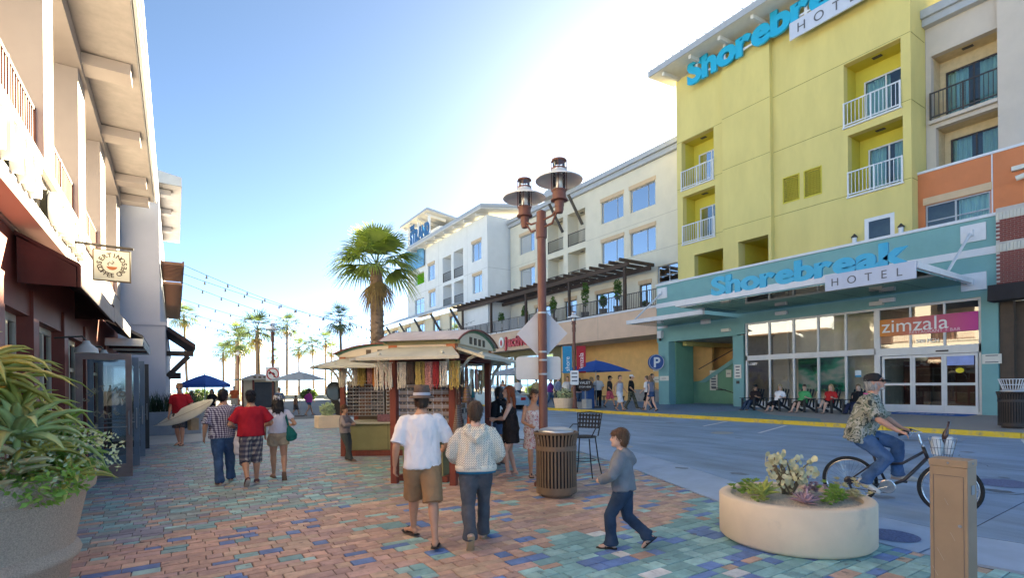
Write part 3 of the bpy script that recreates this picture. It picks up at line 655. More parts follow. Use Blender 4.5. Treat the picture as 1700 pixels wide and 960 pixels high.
# parking roundel projecting from the column
ps = thing('parking_sign', 'round blue P parking sign projecting from the teal column', 'sign', (24.7, 22.1, 3.1))
Mx = Matrix.Translation((24.85, 22.1, 3.0)) @ Matrix.Rotation(R(-28), 4, 'Z') @ Matrix.Rotation(R(90), 4, 'X')
b = MB(); b.lathe([(.46, -.12), (.48, -.1), (.48, .1), (.46, .12)], n=36); b.xf(Mx); b.build('disc', mat('parking blue', (.02, .07, .26), rough=.4), ps, auto=40)
b = MB(); b.lathe([(.44, .122), (.47, .135), (.47, .12)], n=36, capb=False, capt=False); b.xf(Mx); b.build('rim', m_trim, ps)
xd = (Mx.to_3x3() @ Vector((1, 0, 0))); text('lettering', 'P', .85, m_white, ps, Mx @ Vector((-.22, -.3, .126)), xd, (0, 0, 1), extrude=.004, bold=.02)
b = MB(); b.box(24.85, 25.3, 22.06, 22.14, 2.95, 3.05); b.build('bracket', m_dark, ps)
# ---------------------------------------------------------------- entrance canopy (part of the hotel)
cg = glass('canopy glass', (.45, .70, .78), 1.1, .05)
cn = MB(); cn.box(20.46, 20.60, 7.08, 16.95, 5.42, 5.66); cn.build('canopy_front_beam', m_trim, hotel)
cn = MB(); cn.box(22.55, 22.7, 16.96, 22.3, 5.22, 5.44); cn.build('canopy_side_beam', m_trim, hotel)
for y in (7.15, 16.88): cn = MB(); cn.prism([(20.6, 5.42), (20.6, 5.64), (25.36, 5.58), (25.36, 5.40)], y - .05, y + .05, 'xz'); cn.build('canopy_arm', m_trim, hotel)
cn = MB(); cn.prism([(22.7, 5.22), (22.7, 5.42), (25.36, 5.5), (25.36, 5.38)], 22.12, 22.22, 'xz'); cn.build('canopy_arm', m_trim, hotel)
for y, xe, ze in ((7.15, 23.2, 5.62), (22.17, 23.0, 5.42)):
    cn = MB(); cn.tube([(25.44, y, 7.3), (xe, y, ze)], .05, 10); cn.build('tie_rod', m_trim, hotel)
    for z in (7.3, 5.45): cn = MB(); cn.box(25.44, 25.5, y - .45, y + .3, z - .33, z + .33); cn.box(25.36, 25.44, y - .09, y + .09, z - .12, z + .12); cn.build('mounting_plate', m_trim, hotel)
ny = 8
for k in range(ny):
    y0 = 7.22 + (16.82 - 7.22) * k / ny; y1 = 7.22 + (16.82 - 7.22) * (k + 1) / ny
    cn = MB(); cn.box(20.62, 25.44, y0 + .01, y1 - .01, 5.37, 5.385); cn.build('canopy_pane', cg, hotel)
for k in range(4):
    y0 = 16.95 + 5.1 * k / 4; cn = MB(); cn.box(22.72, 25.44, y0 + .01, y0 + 5.1 / 4 - .01, 5.19, 5.205); cn.build('canopy_pane', cg, hotel)
for x in (21.8, 23.0, 24.2): cn = MB(); cn.box(x - .02, x + .02, 7.22, 16.8, 5.39, 5.43); cn.build('canopy_purlin', m_trim, hotel)
for y in (18.9, 14.5, 9.9): cn = MB(); cn.box(25.3, 25.47, y - .28, y + .28, 5.06, 5.22); cn.build('canopy_light', m_trim, hotel)
cs = thing('canopy_sign', 'blue letter sign standing on the front edge of the hotel canopy', 'sign', (20.5, 11, 5.66))
letters('Shorebreak', 1.08, m_let, cs, 20.5, 14.93, 7.32, 5.68, .05)
b = MB(); b.box(20.36, 20.42, 7.12, 9.95, 5.08, 5.66); cp = b.build('name_panel', _M['pale panel'], cs)
text('panel_lettering', 'H O T E L', .40, m_letter_dark, cp, (20.35, 9.75, 5.23), (0, -1, 0), (0, 0, 1), extrude=.003, spacing=1.35)
# ---------------------------------------------------------------- tan and orange wing with brick pier
wing = thing('tan_orange_building', 'tan upper building with orange storey and red brick pier at the right edge', 'building', (26.5, 5, 0))
b = MB(); wallx(b, 27.5, 27.8, 3.0, 9.19, 10.4, 17.0, [(6.8, 9.0, 12.95, 15.7), (6.8, 8.85, 10.4, 12.55)]); b.build('tan_wall', m_tan, wing)
b = MB(); b.box(27.3, 27.6, 2.0, 6.79, 10.5, 22); b.build('tan_pier', m_tan, wing)
b = MB(); b.box(27.15, 27.9, 6.8, 9.19, 16.95, 17.25); b.box(27.0, 27.9, 6.8, 9.19, 17.25, 17.6); b.build('cornice', m_grey, wing)
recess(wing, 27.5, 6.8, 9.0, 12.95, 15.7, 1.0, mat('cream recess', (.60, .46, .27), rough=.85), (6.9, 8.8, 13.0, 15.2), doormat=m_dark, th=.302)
recess(wing, 27.5, 6.8, 8.85, 10.4, 12.55, 1.0, _M['cream recess'], (6.9, 8.65, 10.45, 12.2), vent=False, doormat=m_dark, th=.302)
railing(wing, 27.42, 6.8, 9.0, 12.93, 1.15, m_dark, 15, post=(0, .5, 1)); b = MB(); b.box(27.3, 27.56, 6.8, 9.02, 12.72, 12.86); b.build('balcony_edge', m_tan, wing)
b = MB(); wallx(b, 26.6, 26.95, 3.0, 9.2, 7.5, 10.45, [(6.86, 8.95, 7.9, 9.08)]); b.build('orange_wall', m_orange, wing)
b = MB(); b.box(26.55, 27.4, 2.0, 9.25, 10.452, 10.55); b.build('coping', m_trim, wing)
b = MB(); b.box(26.57, 26.61, 6.78, 6.82, 7.9, 10.45); b.build('downpipe', m_trim, wing)
window(wing, 26.6, 6.86, 8.95, 7.9, 9.08, m_alu, mull=(.52,), trans=(.42,), depth=.06, head=m_head, curt='right', cm=m_curt)
t = MB(); t.tube([(26.3, 5.75, 9.25), (26.25, 6.05, 9.18)], .10, 12); t.tube([(26.3, 5.5, 9.3), (26.25, 5.2, 9.25)], .10, 12); t.box(26.3, 26.6, 5.45, 5.8, 9.2, 9.36); tag(t.build('twin_spotlight', m_plate, None), 'twin spotlight fixture on the orange wall', 'light')
# brick pier, bricks laid one by one
m_mort = mat('mortar', (.50, .46, .42), rough=.95); m_brick = mat('red brick', (.21, .055, .045), rough=.85, var=.25, scale=8, bump=.3, bscale=60); m_pbrick = mat('pale brick', (.58, .55, .47), rough=.85, var=.1)
b = MB(); b.box(25.34, 25.6, 4.4, 6.39, 4.9, 8.0); pier = b.build('brick_pier', m_mort, wing)
bm = MB(); bm.box(0, .03, 0, .19, 0, .062); me = bm.mesh('brick', m_brick)
for row in range(36):
    z = 5.14 + row * .0735
    if 6.36 < z < 6.72 or z > 7.55: continue
    y = 6.385 - .19 - (0 if row % 2 else .1)
    while y > 4.9: o = link('brick', me, pier); o.location = (25.322, y, z); y -= .2
for z in (6.40, 7.56):
    bm2 = MB(); bm2.box(0, .04, 0, .088, 0, .26); me2 = bm2.mesh('brick', m_pbrick)
    for k in range(15): o = link('brick', me2, pier); o.location = (25.312, 6.39 - .09 - k * .096, z + .01)
b = MB(); b.prism([(25.3, 4.55), (25.3, 5.12), (24.6, 5.12), (24.55, 4.55)], 4.0, 6.45, 'xz'); b.build('awning', mat('charcoal canvas', (.035, .03, .03), rough=.9), wing)
b = MB(); b.box(25.9, 26.2, 3.5, 6.38, .4, 4.6); b.box(25.6, 25.9, 6.0, 6.38, .4, 4.6); b.build('entrance_wall', mat('brown entry wall', (.10, .07, .05), rough=.8), wing)
window(wing, 25.84, 4.6, 5.9, .5, 4.4, m_dark, mull=(.5,), trans=(.6,), curt=None, name='shop_window')

leak_box = MB(); leak_box.box(32.1, 40, 6.9, 22.2, 0, 19.95); leak_box.box(31.5, 40, 22.3, 76, 0, 6.05); leak_box.build('sun_leak_block', m_room, hotel)  # unseen boxes added behind the facades to stop sun leaking through
leak_box = MB(); leak_box.box(30.6, 40, 21.4, 44.0, 6.31, 17.3); leak_box.build('upper_leak_block', m_room, hotel)  # added likewise, blocks sun from behind the cream building
# ================================================================ BUILDINGS FURTHER ALONG AND ON THE LEFT
CX_ = 28.5
creamb = thing('cream_building', 'cream stucco building with balconies behind a brown pergola terrace', 'building', (28, 33, 0))
cw = [(25.25, 27.7, z0, z1) for z0, z1 in ((14.32, 16.02), (11.12, 12.82))] + [(28.35, 30.8, z0, z1) for z0, z1 in ((14.32, 16.02), (11.12, 12.82))] + [(39.9, 42.4, z0, z1) for z0, z1 in ((14.35, 16.1), (11.12, 12.85))]
cb = [(y0, y1, z0, z1) for z0, z1 in ((13.45, 16.25), (10.2, 12.95)) for y0, y1 in ((32.7, 35.0), (35.6, 37.85))]
cl = [(25.7, 26.85, 6.7, 8.85), (28.9, 31.55, 6.7, 8.85), (33.9, 35.5, 6.7, 8.85), (37.5, 40, 6.7, 8.85)]; cs_ = [(23.16, 25.18, 8.68, 9.88)]
b = MB(); wallx(b, CX_, CX_ + .3, 21.31, 44.1, 6.0, 17.4, cw + cb + cl + cs_); b.build('cream_wall', m_cream, creamb)
for i, o in enumerate(cw): window(creamb, CX_, *o, m_alu, mull=(.35 if i % 2 else .3,), head=m_head, curt=('full', 'left', 'full', 'right', 'half', 'full')[i])
for i, o in enumerate(cb):
    recess(creamb, CX_, *o, 1.2, m_cream, (o[0] + .1, o[0] + 1.3, o[2] + .05, o[2] + 2.2), doormat=m_dark, curt='full', th=.302)
    railing(creamb, CX_ + .05, o[0], o[1], o[2], 1.1, m_dark, 15)
for o in cl: window(creamb, CX_, *o, m_dark, mull=(.5,), head=m_head, curt='full')
window(creamb, CX_, *cs_[0], m_alu, mull=(.5,), trans=(.4,), curt=None)
for z in (13.42, 11.06): 
    g = MB(); g.box(CX_ - .006, CX_ + .01, 21.4, 32.6, z - .02, z); g.build('joint', mat('cream joint', (.35, .31, .25), rough=.9), creamb)
    g = MB(); g.box(CX_ - .006, CX_ + .01, 37.95, 44.0, z - .02, z); g.build('joint', _M['cream joint'], creamb)
b = MB(); b.box(CX_ - .25, CX_ + .3, 21.31, 44.1, 17.41, 17.75); b.box(CX_ - .45, CX_ + .3, 21.31, 44.1, 17.75, 18.1); b.build('cornice', m_grey, creamb)
b = MB(); b.prism([(33.2, 18.1), (37.6, 18.1), (36.8, 18.7), (34, 18.7)], CX_ - 1.0, CX_ + 2, 'yz'); b.build('raised_roof', m_grey, creamb)
for y in (33.4, 36.0): b = MB(); b.bar((CX_ - 1.2, y, 17.3), (CX_ - .05, y - .4, 14.9), .16, .2); b.build('strut', m_dark, creamb)
# podium: peach fascia, ochre arcade wall, terrace
podium = thing('shop_podium', 'peach single storey shopfront podium under the terrace', 'building', (26, 45, 0))
b = MB(); b.box(25.5, 25.8, 22.6, 76, 4.8, 6.5); b.box(25.8, 28.5, 22.6, 76, 6.1, 6.3); b.build('fascia', m_peach, podium)
b = MB(); b.box(25.42, 25.85, 22.6, 76, 6.5, 6.62); b.build('coping', m_trim, podium)
b = MB(); b.quad((25.7, 22.6, 4.802), (25.7, 44, 4.802), (31, 44, 4.802), (31, 22.6, 4.802)); b.build('arcade_soffit', m_tan, podium)
b = MB(); b.box(28.6, 28.9, 23.7, 33.5, .4, 4.8); b.box(26.5, 28.6, 33.2, 33.5, .4, 4.8); b.build('arcade_wall', m_ochre, podium)
b = MB(); b.box(30.2, 30.4, 22.0, 24, .4, 4.8); b.build('arcade_end_wall', m_ochre, podium)
for y in (28.0, 38.0): g = MB(); g.box(25.494, 25.51, y, y + .02, 4.82, 6.48); g.build('joint', _M['cream joint'], podium)
b = MB(); wallx(b, 26.5, 26.8, 33.52, 76, .4, 4.8, [(34.6 + k * 6, 39.9 + k * 6, .8, 4.3) for k in range(6)]); b.build('shop_wall', mat('olive stucco', (.16, .14, .075), rough=.85), podium)
for k in range(6): window(podium, 26.5, 34.6 + k * 6, 39.9 + k * 6, .8, 4.3, m_alu, mull=(.25, .5, .75), trans=(.66,), curt=None, name='shop_window', pm=m_clear)
b = MB(); b.box(28.2, 28.4, 23.8, 27.5, .4, 1.25); b.build('block_wall', mat('grey block', (.3, .29, .28), rough=.9, var=.2, scale=5), podium)
# shop sign
ss = thing('shop_sign', 'red shop sign with round white emblem on the peach fascia', 'sign', (25.4, 38, 5.6))
text('lettering', 'active', 1.35, mat('sign red', (.5, .02, .04), rough=.4), ss, (25.4, 39.85, 5.15), (0, -1, 0), (0, 0, 1), extrude=.06, bold=.05)
text('initial', 'j', 1.35, _M['sign red'], ss, (25.4, 40.35, 5.15), (0, -1, 0), (0, 0, 1), extrude=.06, bold=.05)
b = MB(); b.add([(25.38, 41.0 + .45 * math.cos(a), 5.6 + .5 * math.sin(a)) for a in [i * math.pi / 12 for i in range(24)]], [tuple(range(24))]); em = b.build('emblem', m_white, ss)
b = MB(); b.add([(25.37, 41.0 + .2 * math.cos(a), 5.55 + .3 * math.sin(a)) for a in [i * math.pi / 4 for i in range(8)]], [tuple(range(8))]); b.build('emblem_mark', _M['sign red'], em)
# pergola
perg = thing('pergola', 'brown timber pergola on the terrace above the shops', 'pergola', (26, 37, 6.6))
m_wood = mat('brown pergola timber', (.075, .048, .036), rough=.75, var=.25, scale=5, stretch=(1, .3, 1), bump=.2, bscale=40)
b = MB(); b.box(25.45, 25.62, 25.0, 50.0, 9.55, 9.85); b.build('beam', m_wood, perg); b = MB(); b.box(27.6, 27.75, 25.0, 50.0, 9.55, 9.85); b.build('beam', m_wood, perg)
bm = MB(); bm.box(24.9, 28.2, -.06, .06, 9.86, 10.08); me = bm.mesh('slat', m_wood)
for k in range(26): o = link('slat', me, perg); o.location = (0, 25.2 + k * .99, 0)
for y in (25.4, 31.3, 37.2, 43.1, 49): b = MB(); b.box(25.5, 25.68, y - .09, y + .09, 6.62, 9.55); b.build('post', m_wood, perg)
railing(podium, 25.7, 22.7, 36.9, 6.62, 1.12, m_dark, 90, post=(0, .25, .5, .75, 1), rod=.03)
b = MB()
for k in range(9): b.box(25.68, 25.71, 37.4 + k * 1.35, 38.65 + k * 1.35, 6.75, 7.7)
rp_ = railing(podium, 25.7, 37.1, 49.6, 6.62, 1.12, m_dark, 3, post=(0, .25, .5, .75, 1))
bm = MB(); bm.box(25.68, 25.71, 0, 1.2, 6.75, 7.66); me = bm.mesh('mesh_panel', mat('railing mesh', (.22, .22, .22), rough=.7))
for k in range(9): o = link('mesh_panel', me, rp_); o.location = (0, 37.3 + k * 1.36, 0)
# potted shrubs on the terrace
m_leafd = leafmat('shrub leaf', (.075, .15, .03), trans=.35)
m_pot = mat('grey planter', (.17, .16, .15), rough=.85)
def leafball(b, c, r_, n, size, flat=1.):
    for _ in range(n):
        while True:
            p = Vector((random.uniform(-1, 1), random.uniform(-1, 1), random.uniform(-1, 1)))
            if .35 < p.length < 1: break
        q = Vector(c) + Vector((p.x * r_[0], p.y * r_[1], p.z * r_[2])); a = Vector((random.gauss(0, 1), random.gauss(0, 1), random.gauss(0, .7))).normalized(); d = a.cross(Vector((random.gauss(0, 1), random.gauss(0, 1), random.gauss(0, 1)))).normalized()
        s = size * random.uniform(.6, 1.25)
        b.add([q - a * s, q + d * s * .42, q + a * s, q - d * s * .42], [(0, 1, 2, 3)])
for i, (y, hh) in enumerate(((26.9, 1.5), (30.4, 1.9), (34.4, 1.3), (38.6, 1.1), (42.6, 1.0), (28.4, .5))):
    t = thing('potted_shrub', ['leafy shrub in square grey pot nearest the hotel on the terrace', 'tallest leafy shrub in grey pot behind the pergola posts', 'shrub in grey pot behind the railing, third from the hotel', 'shrub in pot behind the mesh railing, fourth from the hotel', 'farthest potted shrub behind the mesh terrace railing', 'low bushy shrub in grey pot behind terrace railing'][i], 'plant', (26.4, y, 6.35), 'potted shrubs on the terrace')
    b = MB(); b.lathe([(.32, 0), (.42, .8), (.44, .82)], (26.4, y, 6.35), 4); b.build('pot', m_pot, t)
    b = MB(); b.tube([(26.4, y, 7.1), (26.42, y + .03, 7.3 + hh * .6)], .03, 6); b.build('trunk', m_wood, t)
    b = MB(); leafball(b, (26.4, y, 7.5 + hh * .55), (.3, .3, .25 + hh * .38), 260, .13); b.build('crown', m_leafd, t)
# ---------------------------------------------------------------- far white building
SX = 26.0
strand = thing('white_building', 'white stucco building with shed roofs and blue and green panels', 'building', (27, 55, 0))
sw = [(45.6, 47.6, 14.4, 16.25), (45.55, 47.5, 11.1, 12.9), (56.8, 58.75, 14.35, 16.2), (56.7, 58.55, 11.1, 12.9)]
sb = [(52.45, 54.6, 13.45, 16.3), (49.55, 51.8, 13.45, 16.4), (52.4, 54.55, 10.5, 13.05), (49.55, 51.75, 10.5, 13.05)]
sg = (59.9, 62.75, 14.42, 15.85); slw = (60.0, 62.95, 10.6, 12.65)
b = MB(); wallx(b, SX, SX + .3, 44.4, 49.88, 6.4, 18.5, sw[:2] + [(49.55, 49.9, 13.45, 16.4), (49.55, 49.9, 10.5, 13.05)]); wallx(b, SX, SX + .3, 49.88, 65.4, 10.5, 18.5, sw + sb + [sg, slw]); b.box(SX + .301, 40, 44.4, 44.7, 6.4, 18.49); b.build('white_wall', m_wht, strand)
for o in sw: window(strand, SX, *o, m_alu, mull=(.4,), head=m_head, curt='half')
window(strand, SX, *slw, m_alu, mull=(.5,), trans=(.7,), curt=None)
for o in sb:
    recess(strand, SX, *o, 1.4, m_wht, (o[0] + .1, o[0] + 1.0, o[2] + .05, o[2] + 2.2), doormat=m_dark, th=.302); railing(strand, SX + .05, o[0], o[1], o[2], 1.05, m_dark, 14)
recess(strand, SX, *sg, 1.6, mat('lime green paint', (.22, .58, .03), rough=.7), vent=False, th=.302)
for z in (13.3, 10.0):
    g = MB(); g.box(SX - .006, SX + .01, 44.42, 49.4, z, z + .03); g.build('joint', mat('white joint', (.38, .38, .37)), strand)
    g = MB(); g.box(SX - .006, SX + .01, 54.8, 65.3, z, z + .03); g.build('joint', _M['white joint'], strand); g = MB(); g.box(SX + .1, 31, 44.393, 44.41, z, z + .03); g.build('joint', _M['white joint'], strand)
for y in (48.6, 55.7, 59.4): g = MB(); g.box(SX - .005, SX + .01, y, y + .025, 10, 18.4); g.build('joint', _M['white joint'], strand)
b = MB(); b.prism([(24.7, 18.75), (24.7, 19.05), (38, 21.2), (38, 20.8)], 43.3, 62.4, 'xz'); ro = b.build('roof', m_grey, strand)
b = MB(); b.prism([(24.72, 18.6), (24.72, 18.74), (38, 20.79), (38, 20.6)], 43.4, 62.3, 'xz'); b.build('soffit', m_soff, ro)
for k in range(8): b = MB(); y = 44.9 + k * 2.4; b.bar((24.95, y, 18.5), (26.4, y, 18.72), .2, .25); b.build('outrigger', m_soff, ro)
m_bpan = mat('blue glass panel', (.10, .30, .50), rough=.15, var=.3, scale=1.2, spec=.6)
for j in range(3):
    for i in range(3): b = MB(); b.box(SX - .22, SX - .16, 59.5 + i * 2.05, 61.5 + i * 2.05, 16.45 + j * .98, 17.4 + j * .98); b.build('blue_panel', m_bpan, strand)
b = MB(); b.box(32, 40, 68.3, 76, 15, 24.6); b.build('tower_wall', m_wht, strand)
b = MB(); b.prism([(29.6, 26.1), (29.6, 26.45), (43, 24.4), (43, 24.1)], 67.0, 77.4, 'xz'); tr = b.build('tower_roof', m_grey, strand)
for y in (68.2, 71, 74, 76.6): b = MB(); b.bar((29.9, y, 25.9), (33, y, 25.4), .25, .35); b.build('outrigger', m_soff, tr)
for y in (68.2, 72, 75.8): b = MB(); b.box(30.3, 30.6, y - .15, y + .15, 20.0, 25.8); b.build('post', m_trim, tr)
for k in range(4): b = MB(); b.box(28.9, 28.95, 62 + k * 3, 64.9 + k * 3, 19.9, 21.2); b.build('glass_guard', m_pane, strand)
st2 = thing('rooftop_sign', 'blue letters standing on the far white building roof', 'sign', (26, 61, 19))
lb = mat('rooftop letter blue', (.02, .12, .28), rough=.5)
b = MB(); b.box(24.6, 24.66, 55.0, 61.2, 19.06, 19.14); b.build('rail', lb, st2)
def let_row(word, size, y0, y1, z): letters(word, size, lb, st2, 24.62, y0, y1, z, .05)
let_row('STRAND', 2.0, 60.9, 55.2, 19.15); let_row('THE', .8, 60.9, 59.5, 20.72)
# low lean-to roof with struts on the podium, far end
lr = thing('lean_to_roof', 'long grey lean-to roof on dark struts below the white building', 'roof', (25.5, 60, 10))
b = MB(); b.prism([(24.6, 9.95), (24.6, 10.15), (26.6, 11.0), (26.6, 10.8)], 49.8, 78, 'xz'); b.build('roof_sheet', m_grey, lr)
for k in range(6): b = MB(); y = 50.4 + k * 5; b.bar((24.8, y, 9.9), (26.0, y - .4, 7.7), .2, .25); b.build('strut', m_dark, lr)
lb_ = MB(); wallx(lb_, 26.0, 26.3, 49.9, 78, 6.4, 9.9, [(51 + k * 4.5, 53 + k * 4.5, 6.8, 9.4) for k in range(6)]); lw_ = thing('upper_shop_wall', 'cream upper storey under the grey lean-to roof', 'building', (26, 60, 6.4)); lb_.build('wall', m_cream, lw_)
for k in range(6): window(lw_, 26.0, 51 + k * 4.5, 53 + k * 4.5, 6.8, 9.4, m_dark, mull=(.5,), head=m_head, curt=None if k % 2 else 'half')
# ---------------------------------------------------------------- left building
LX = -1.6
m_lw = mat('warm white stucco', (0.39, 0.345, 0.33), rough=.88, var=.04, scale=1.5, bump=.1, bscale=140)
m_lb = mat('cool white stucco', (0.4, 0.42, 0.5), rough=.88, var=.05, scale=1.1, bump=.1, bscale=140)
m_burg = mat('burgundy awning canvas', (.06, .026, .022), rough=.9, var=.2, scale=3, bump=.1, bscale=200)
m_red = mat('brick red paint', (0.21, 0.05, 0.035), rough=.55, var=.12, scale=3)
lb1 = thing('cafe_building', 'cream balcony building with coffee shop and burgundy awning on the left', 'building', (-2, 14, 0))
for y0, y1 in ((6.4, 7.3), (10.3, 11.05), (13.7, 14.65), (17.5, 18.6), (22.1, 23.3)): b = MB(); b.box(LX, LX - 1.6, y0, y1, 4.9, 8.29); b.build('pillar', m_lw, lb1)
b = MB(); b.box(LX - 1.6, LX - 1.9, 2, 23.3, 4.0, 8.6); b.build('balcony_back_wall', m_lw, lb1)
b = MB(); b.box(LX - .02, LX - 1.59, 2, 23.3, 3.71, 4.88); b.build('floor_band', m_lw, lb1)
b = MB(); b.box(LX + .06, LX - 1.7, 2, 23.32, 8.3, 8.62); b.build('wall_beam', m_lw, lb1)
for y0, y1 in ((7.3, 10.3), (11.05, 13.7), (14.65, 17.5), (18.6, 22.1)): railing(lb1, LX - .12, y0, y1, 4.98, .93, mat('rust red railing', (.16, .07, .055), rough=.6), int((y1 - y0) / .13), post=(0, .5, 1), rod=.03)
r_ = MB(); r_.prism([(-.58, 8.62), (-.58, 8.95), (-4.5, 10.1), (-4.5, 9.8)], 2, 23.4, 'xz'); ro = r_.build('roof', m_grey, lb1)
r_ = MB(); r_.quad((-.6, 2, 8.615), (-1.8, 2, 8.66), (-1.8, 23.38, 8.66), (-.6, 23.38, 8.615)); r_.build('soffit', mat('warm soffit', (0.43, 0.39, 0.37), rough=.85), ro)
for y in (10.4, 13.9, 17.4, 21.0, 23.1): r_ = MB(); r_.box(-.72, LX - .1, y - .28, y + .28, 8.38, 8.61); r_.build('soffit_beam', m_lw, ro)
r_ = MB(); r_.box(-.56, -.50, 2, 23.4, 8.6, 8.98); r_.build('fascia', m_trim, ro)
r_ = MB(); r_.tube([(-.46, 2, 8.74), (-.46, 23.4, 8.74)], .05, 8); r_.build('gutter', m_trim, ro)
tm = MB(); tm.tube([(0, 0, 0), (-.4, 0, .12)], .07, 8); tme = tm.mesh('roof_tile', m_trim)
for k in range(88): o = link('roof_tile', tme, ro); o.location = (-.48, 6 + k * .2, 9.0)
# shopfront below: red piers, windows, awning
for y0, y1 in ((7.5, 8.15), (9.6, 9.95), (12.0, 12.4), (14.6, 15.0), (18.6, 19)): b = MB(); b.box(LX - .02, LX - .5, y0, y1, 0, 3.1); b.build('shop_pier', m_red, lb1)
b = MB(); b.box(LX - .06, LX - .5, 2, 23, 2.75, 3.7); b.build('shop_header', m_red, lb1)
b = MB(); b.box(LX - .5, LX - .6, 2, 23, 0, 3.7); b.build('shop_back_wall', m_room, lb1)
m_cfr = mat('cream window frame', (.50, .45, .37), rough=.6)
for k, (y0, y1) in enumerate(((8.15, 9.6), (9.95, 12.0), (12.4, 14.6), (15.0, 18.6))):
    f = MB(); x = LX - .2
    f.box(x - .06, x, y0, y1, .0, .75); f.box(x - .06, x, y0, y1, 2.65, 2.75)
    for t in (0, .33, .67, 1): yy = y0 + (y1 - y0) * t; f.box(x - .06, x, max(y0, yy - .05), min(y1, yy + .05), .75, 2.65)
    f.box(x - .05, x - .01, y0, y1, 2.1, 2.18); o = f.build('shop_window', m_cfr, lb1)
    for t in range(3): p = MB(); p.quad(*[(x - .03, y0 + (y1 - y0) * q, z) for q, z in ((t / 3, .75), ((t + 1) / 3, .75), ((t + 1) / 3, 2.65), (t / 3, 2.65))]); p.build('pane', m_clear, o)
def awning(y0, y1, xo, zt, zb):
    b = MB(); b.prism([(LX - .02, zt), (xo, zb + .3), (xo, zb), (xo - .03, zb), (xo - .03, zb + .26), (LX - .02, zt - .06)], y0, y1, 'xz'); o = b.build('awning', m_burg, lb1)
    e = MB(); e.prism([(LX, zt - .05), (xo - .04, zb + .25), (xo - .04, zb), (LX, zb)], y0, y0 + .02, 'xz'); e.build('awning_side', m_burg, o)
    v = MB(); v.box(xo + .002, xo + .012, y0, y1, zb, zb + .28); v.build('valance', mat('awning valance', (.45, .36, .32), rough=.9, var=.1), o); return o
awning(8.6, 12.95, -1.0, 3.69, 3.05); awning(13.0, 17.5, -1.0, 3.69, 3.1)
# checked canvas awning further along, laid in alternating panels
ca = MB(); ca.prism([(LX, 3.69), (-.72, 3.2), (-.72, 3.12), (LX, 3.6)], 17.6, 22.0, 'xz'); cao = ca.build('checked_awning', mat('slate canvas', (.07, .075, .085), rough=.9), lb1)
for i in range(12):
    for j in range(2):
        if (i + j) % 2: p = MB(); y = 17.6 + i * .36; zz = 2.88 - .001 * j; p.box(-.715 - j * .25 - .24, -.715 - j * .25, y, y + .34, 2.70 - j * .0, 2.71); 
        if (i + j) % 2: p = MB(); y = 17.6 + i * .36; p.box(-.72, -.705, y, y + .34, 2.88 + j * .13, 3.0 + j * .13); p.build('check_panel', mat('white canvas', (.6, .6, .58), rough=.9), cao)
for k in range(5): b = MB(); b.box(-1.55, -.72, 17.55 + k * 1.1, 17.75 + k * 1.1, 2.9, 3.1); b.build('valance_panel', m_burg if k % 2 else _M['white canvas'], cao)
# sign fascia with raised letters on a ledge
fs_ = thing('cafe_fascia_sign', 'row of white raised letters on a ledge along the cafe balcony edge', 'sign', (-1.3, 10, 4))
m_lwh = mat('raised white letter', (.72, .70, .66), rough=.6)  # plain white colour of the letters
b = MB(); b.box(LX - .02, LX + .12, 6.0, 17.6, 4.05, 4.14); b.box(LX, LX + .08, 6.0, 17.6, 4.86, 5.0); b.build('ledge', m_lw, fs_)
def letters_l(word, y0, y1, z, size):
    for ch, k in zip(word, range(len(word))):
        if ch == ' ': continue
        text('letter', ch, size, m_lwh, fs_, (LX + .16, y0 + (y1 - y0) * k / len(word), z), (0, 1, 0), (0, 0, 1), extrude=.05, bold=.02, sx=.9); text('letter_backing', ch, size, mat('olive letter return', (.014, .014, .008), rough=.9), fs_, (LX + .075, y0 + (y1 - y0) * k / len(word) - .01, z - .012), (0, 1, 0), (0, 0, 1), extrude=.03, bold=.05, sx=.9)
letters_l('SERTINOS', 5.6, 8.95, 4.16, .68); letters_l('COFFEE CAFE', 9.75, 12.6, 4.16, .62)
for k in range(24): b = MB(); y = 6.6 + k * .38; b.box(LX + .02, LX + .16, y, y + .05, 3.98, 4.04); b.build('letter_bracket', mat('brown bracket', (.2, .14, .1)), fs_)
b = MB(); b.prism([(LX, 3.72), (-1.34, 3.72), (-1.28, 3.78), (-1.34, 3.86), (LX, 3.86)], 4, 17.4, 'xz'); b.build('cornice', m_lw, fs_)
# hanging blade sign
hs = thing('hanging_sign', 'square cream coffee cafe sign hanging from a dark bracket', 'sign', (-.95, 11.6, 3.5))
hy = 11.6
b = MB(); b.tube([(LX, hy, 4.28), (-.60, hy, 4.25)], .025, 8); b.build('bracket', m_dark, hs)
b = MB(); b.box(-1.18, -.64, hy - .03, hy + .03, 3.64, 4.2); bo = b.build('board', mat('sign edge', (.16, .12, .08), rough=.7), hs)
b = MB(); b.box(-1.16, -.66, hy - .036, hy - .03, 3.66, 4.18); b.build('face', mat('sign cream', (.66, .61, .49), rough=.7, var=.06), bo)
cxs, czs = -.91, 3.92
def arc(word, r_, a0, a1, flip):
    for k, ch in enumerate(word):
        if ch == ' ': continue
        a = R(a0 + (a1 - a0) * k / (len(word) - 1)); p = Vector((cxs + r_ * math.cos(a), hy - .038, czs + r_ * math.sin(a)))
        up = Vector((math.cos(a), 0, math.sin(a))) * (-1 if flip else 1); xd = Vector((up.z, 0, -up.x))
        text('letter', ch, .105, mat('brown letter', (.07, .045, .03)), bo, p, xd, up, extrude=.002, align='CENTER', bold=.002)
arc('SERTINOS',   .145, 168, 12, False); arc('COFFEE CAFE', .21, 190, 352, True)
b = MB(); b.add([(cxs + .075 * math.cos(a), hy - .0385, czs - .02 + .06 * math.sin(a)) for a in [math.pi + i * math.pi / 10 for i in range(11)]], [tuple(range(11))]); b.build('cup', mat('cup orange', (.42, .13, .05)), bo)
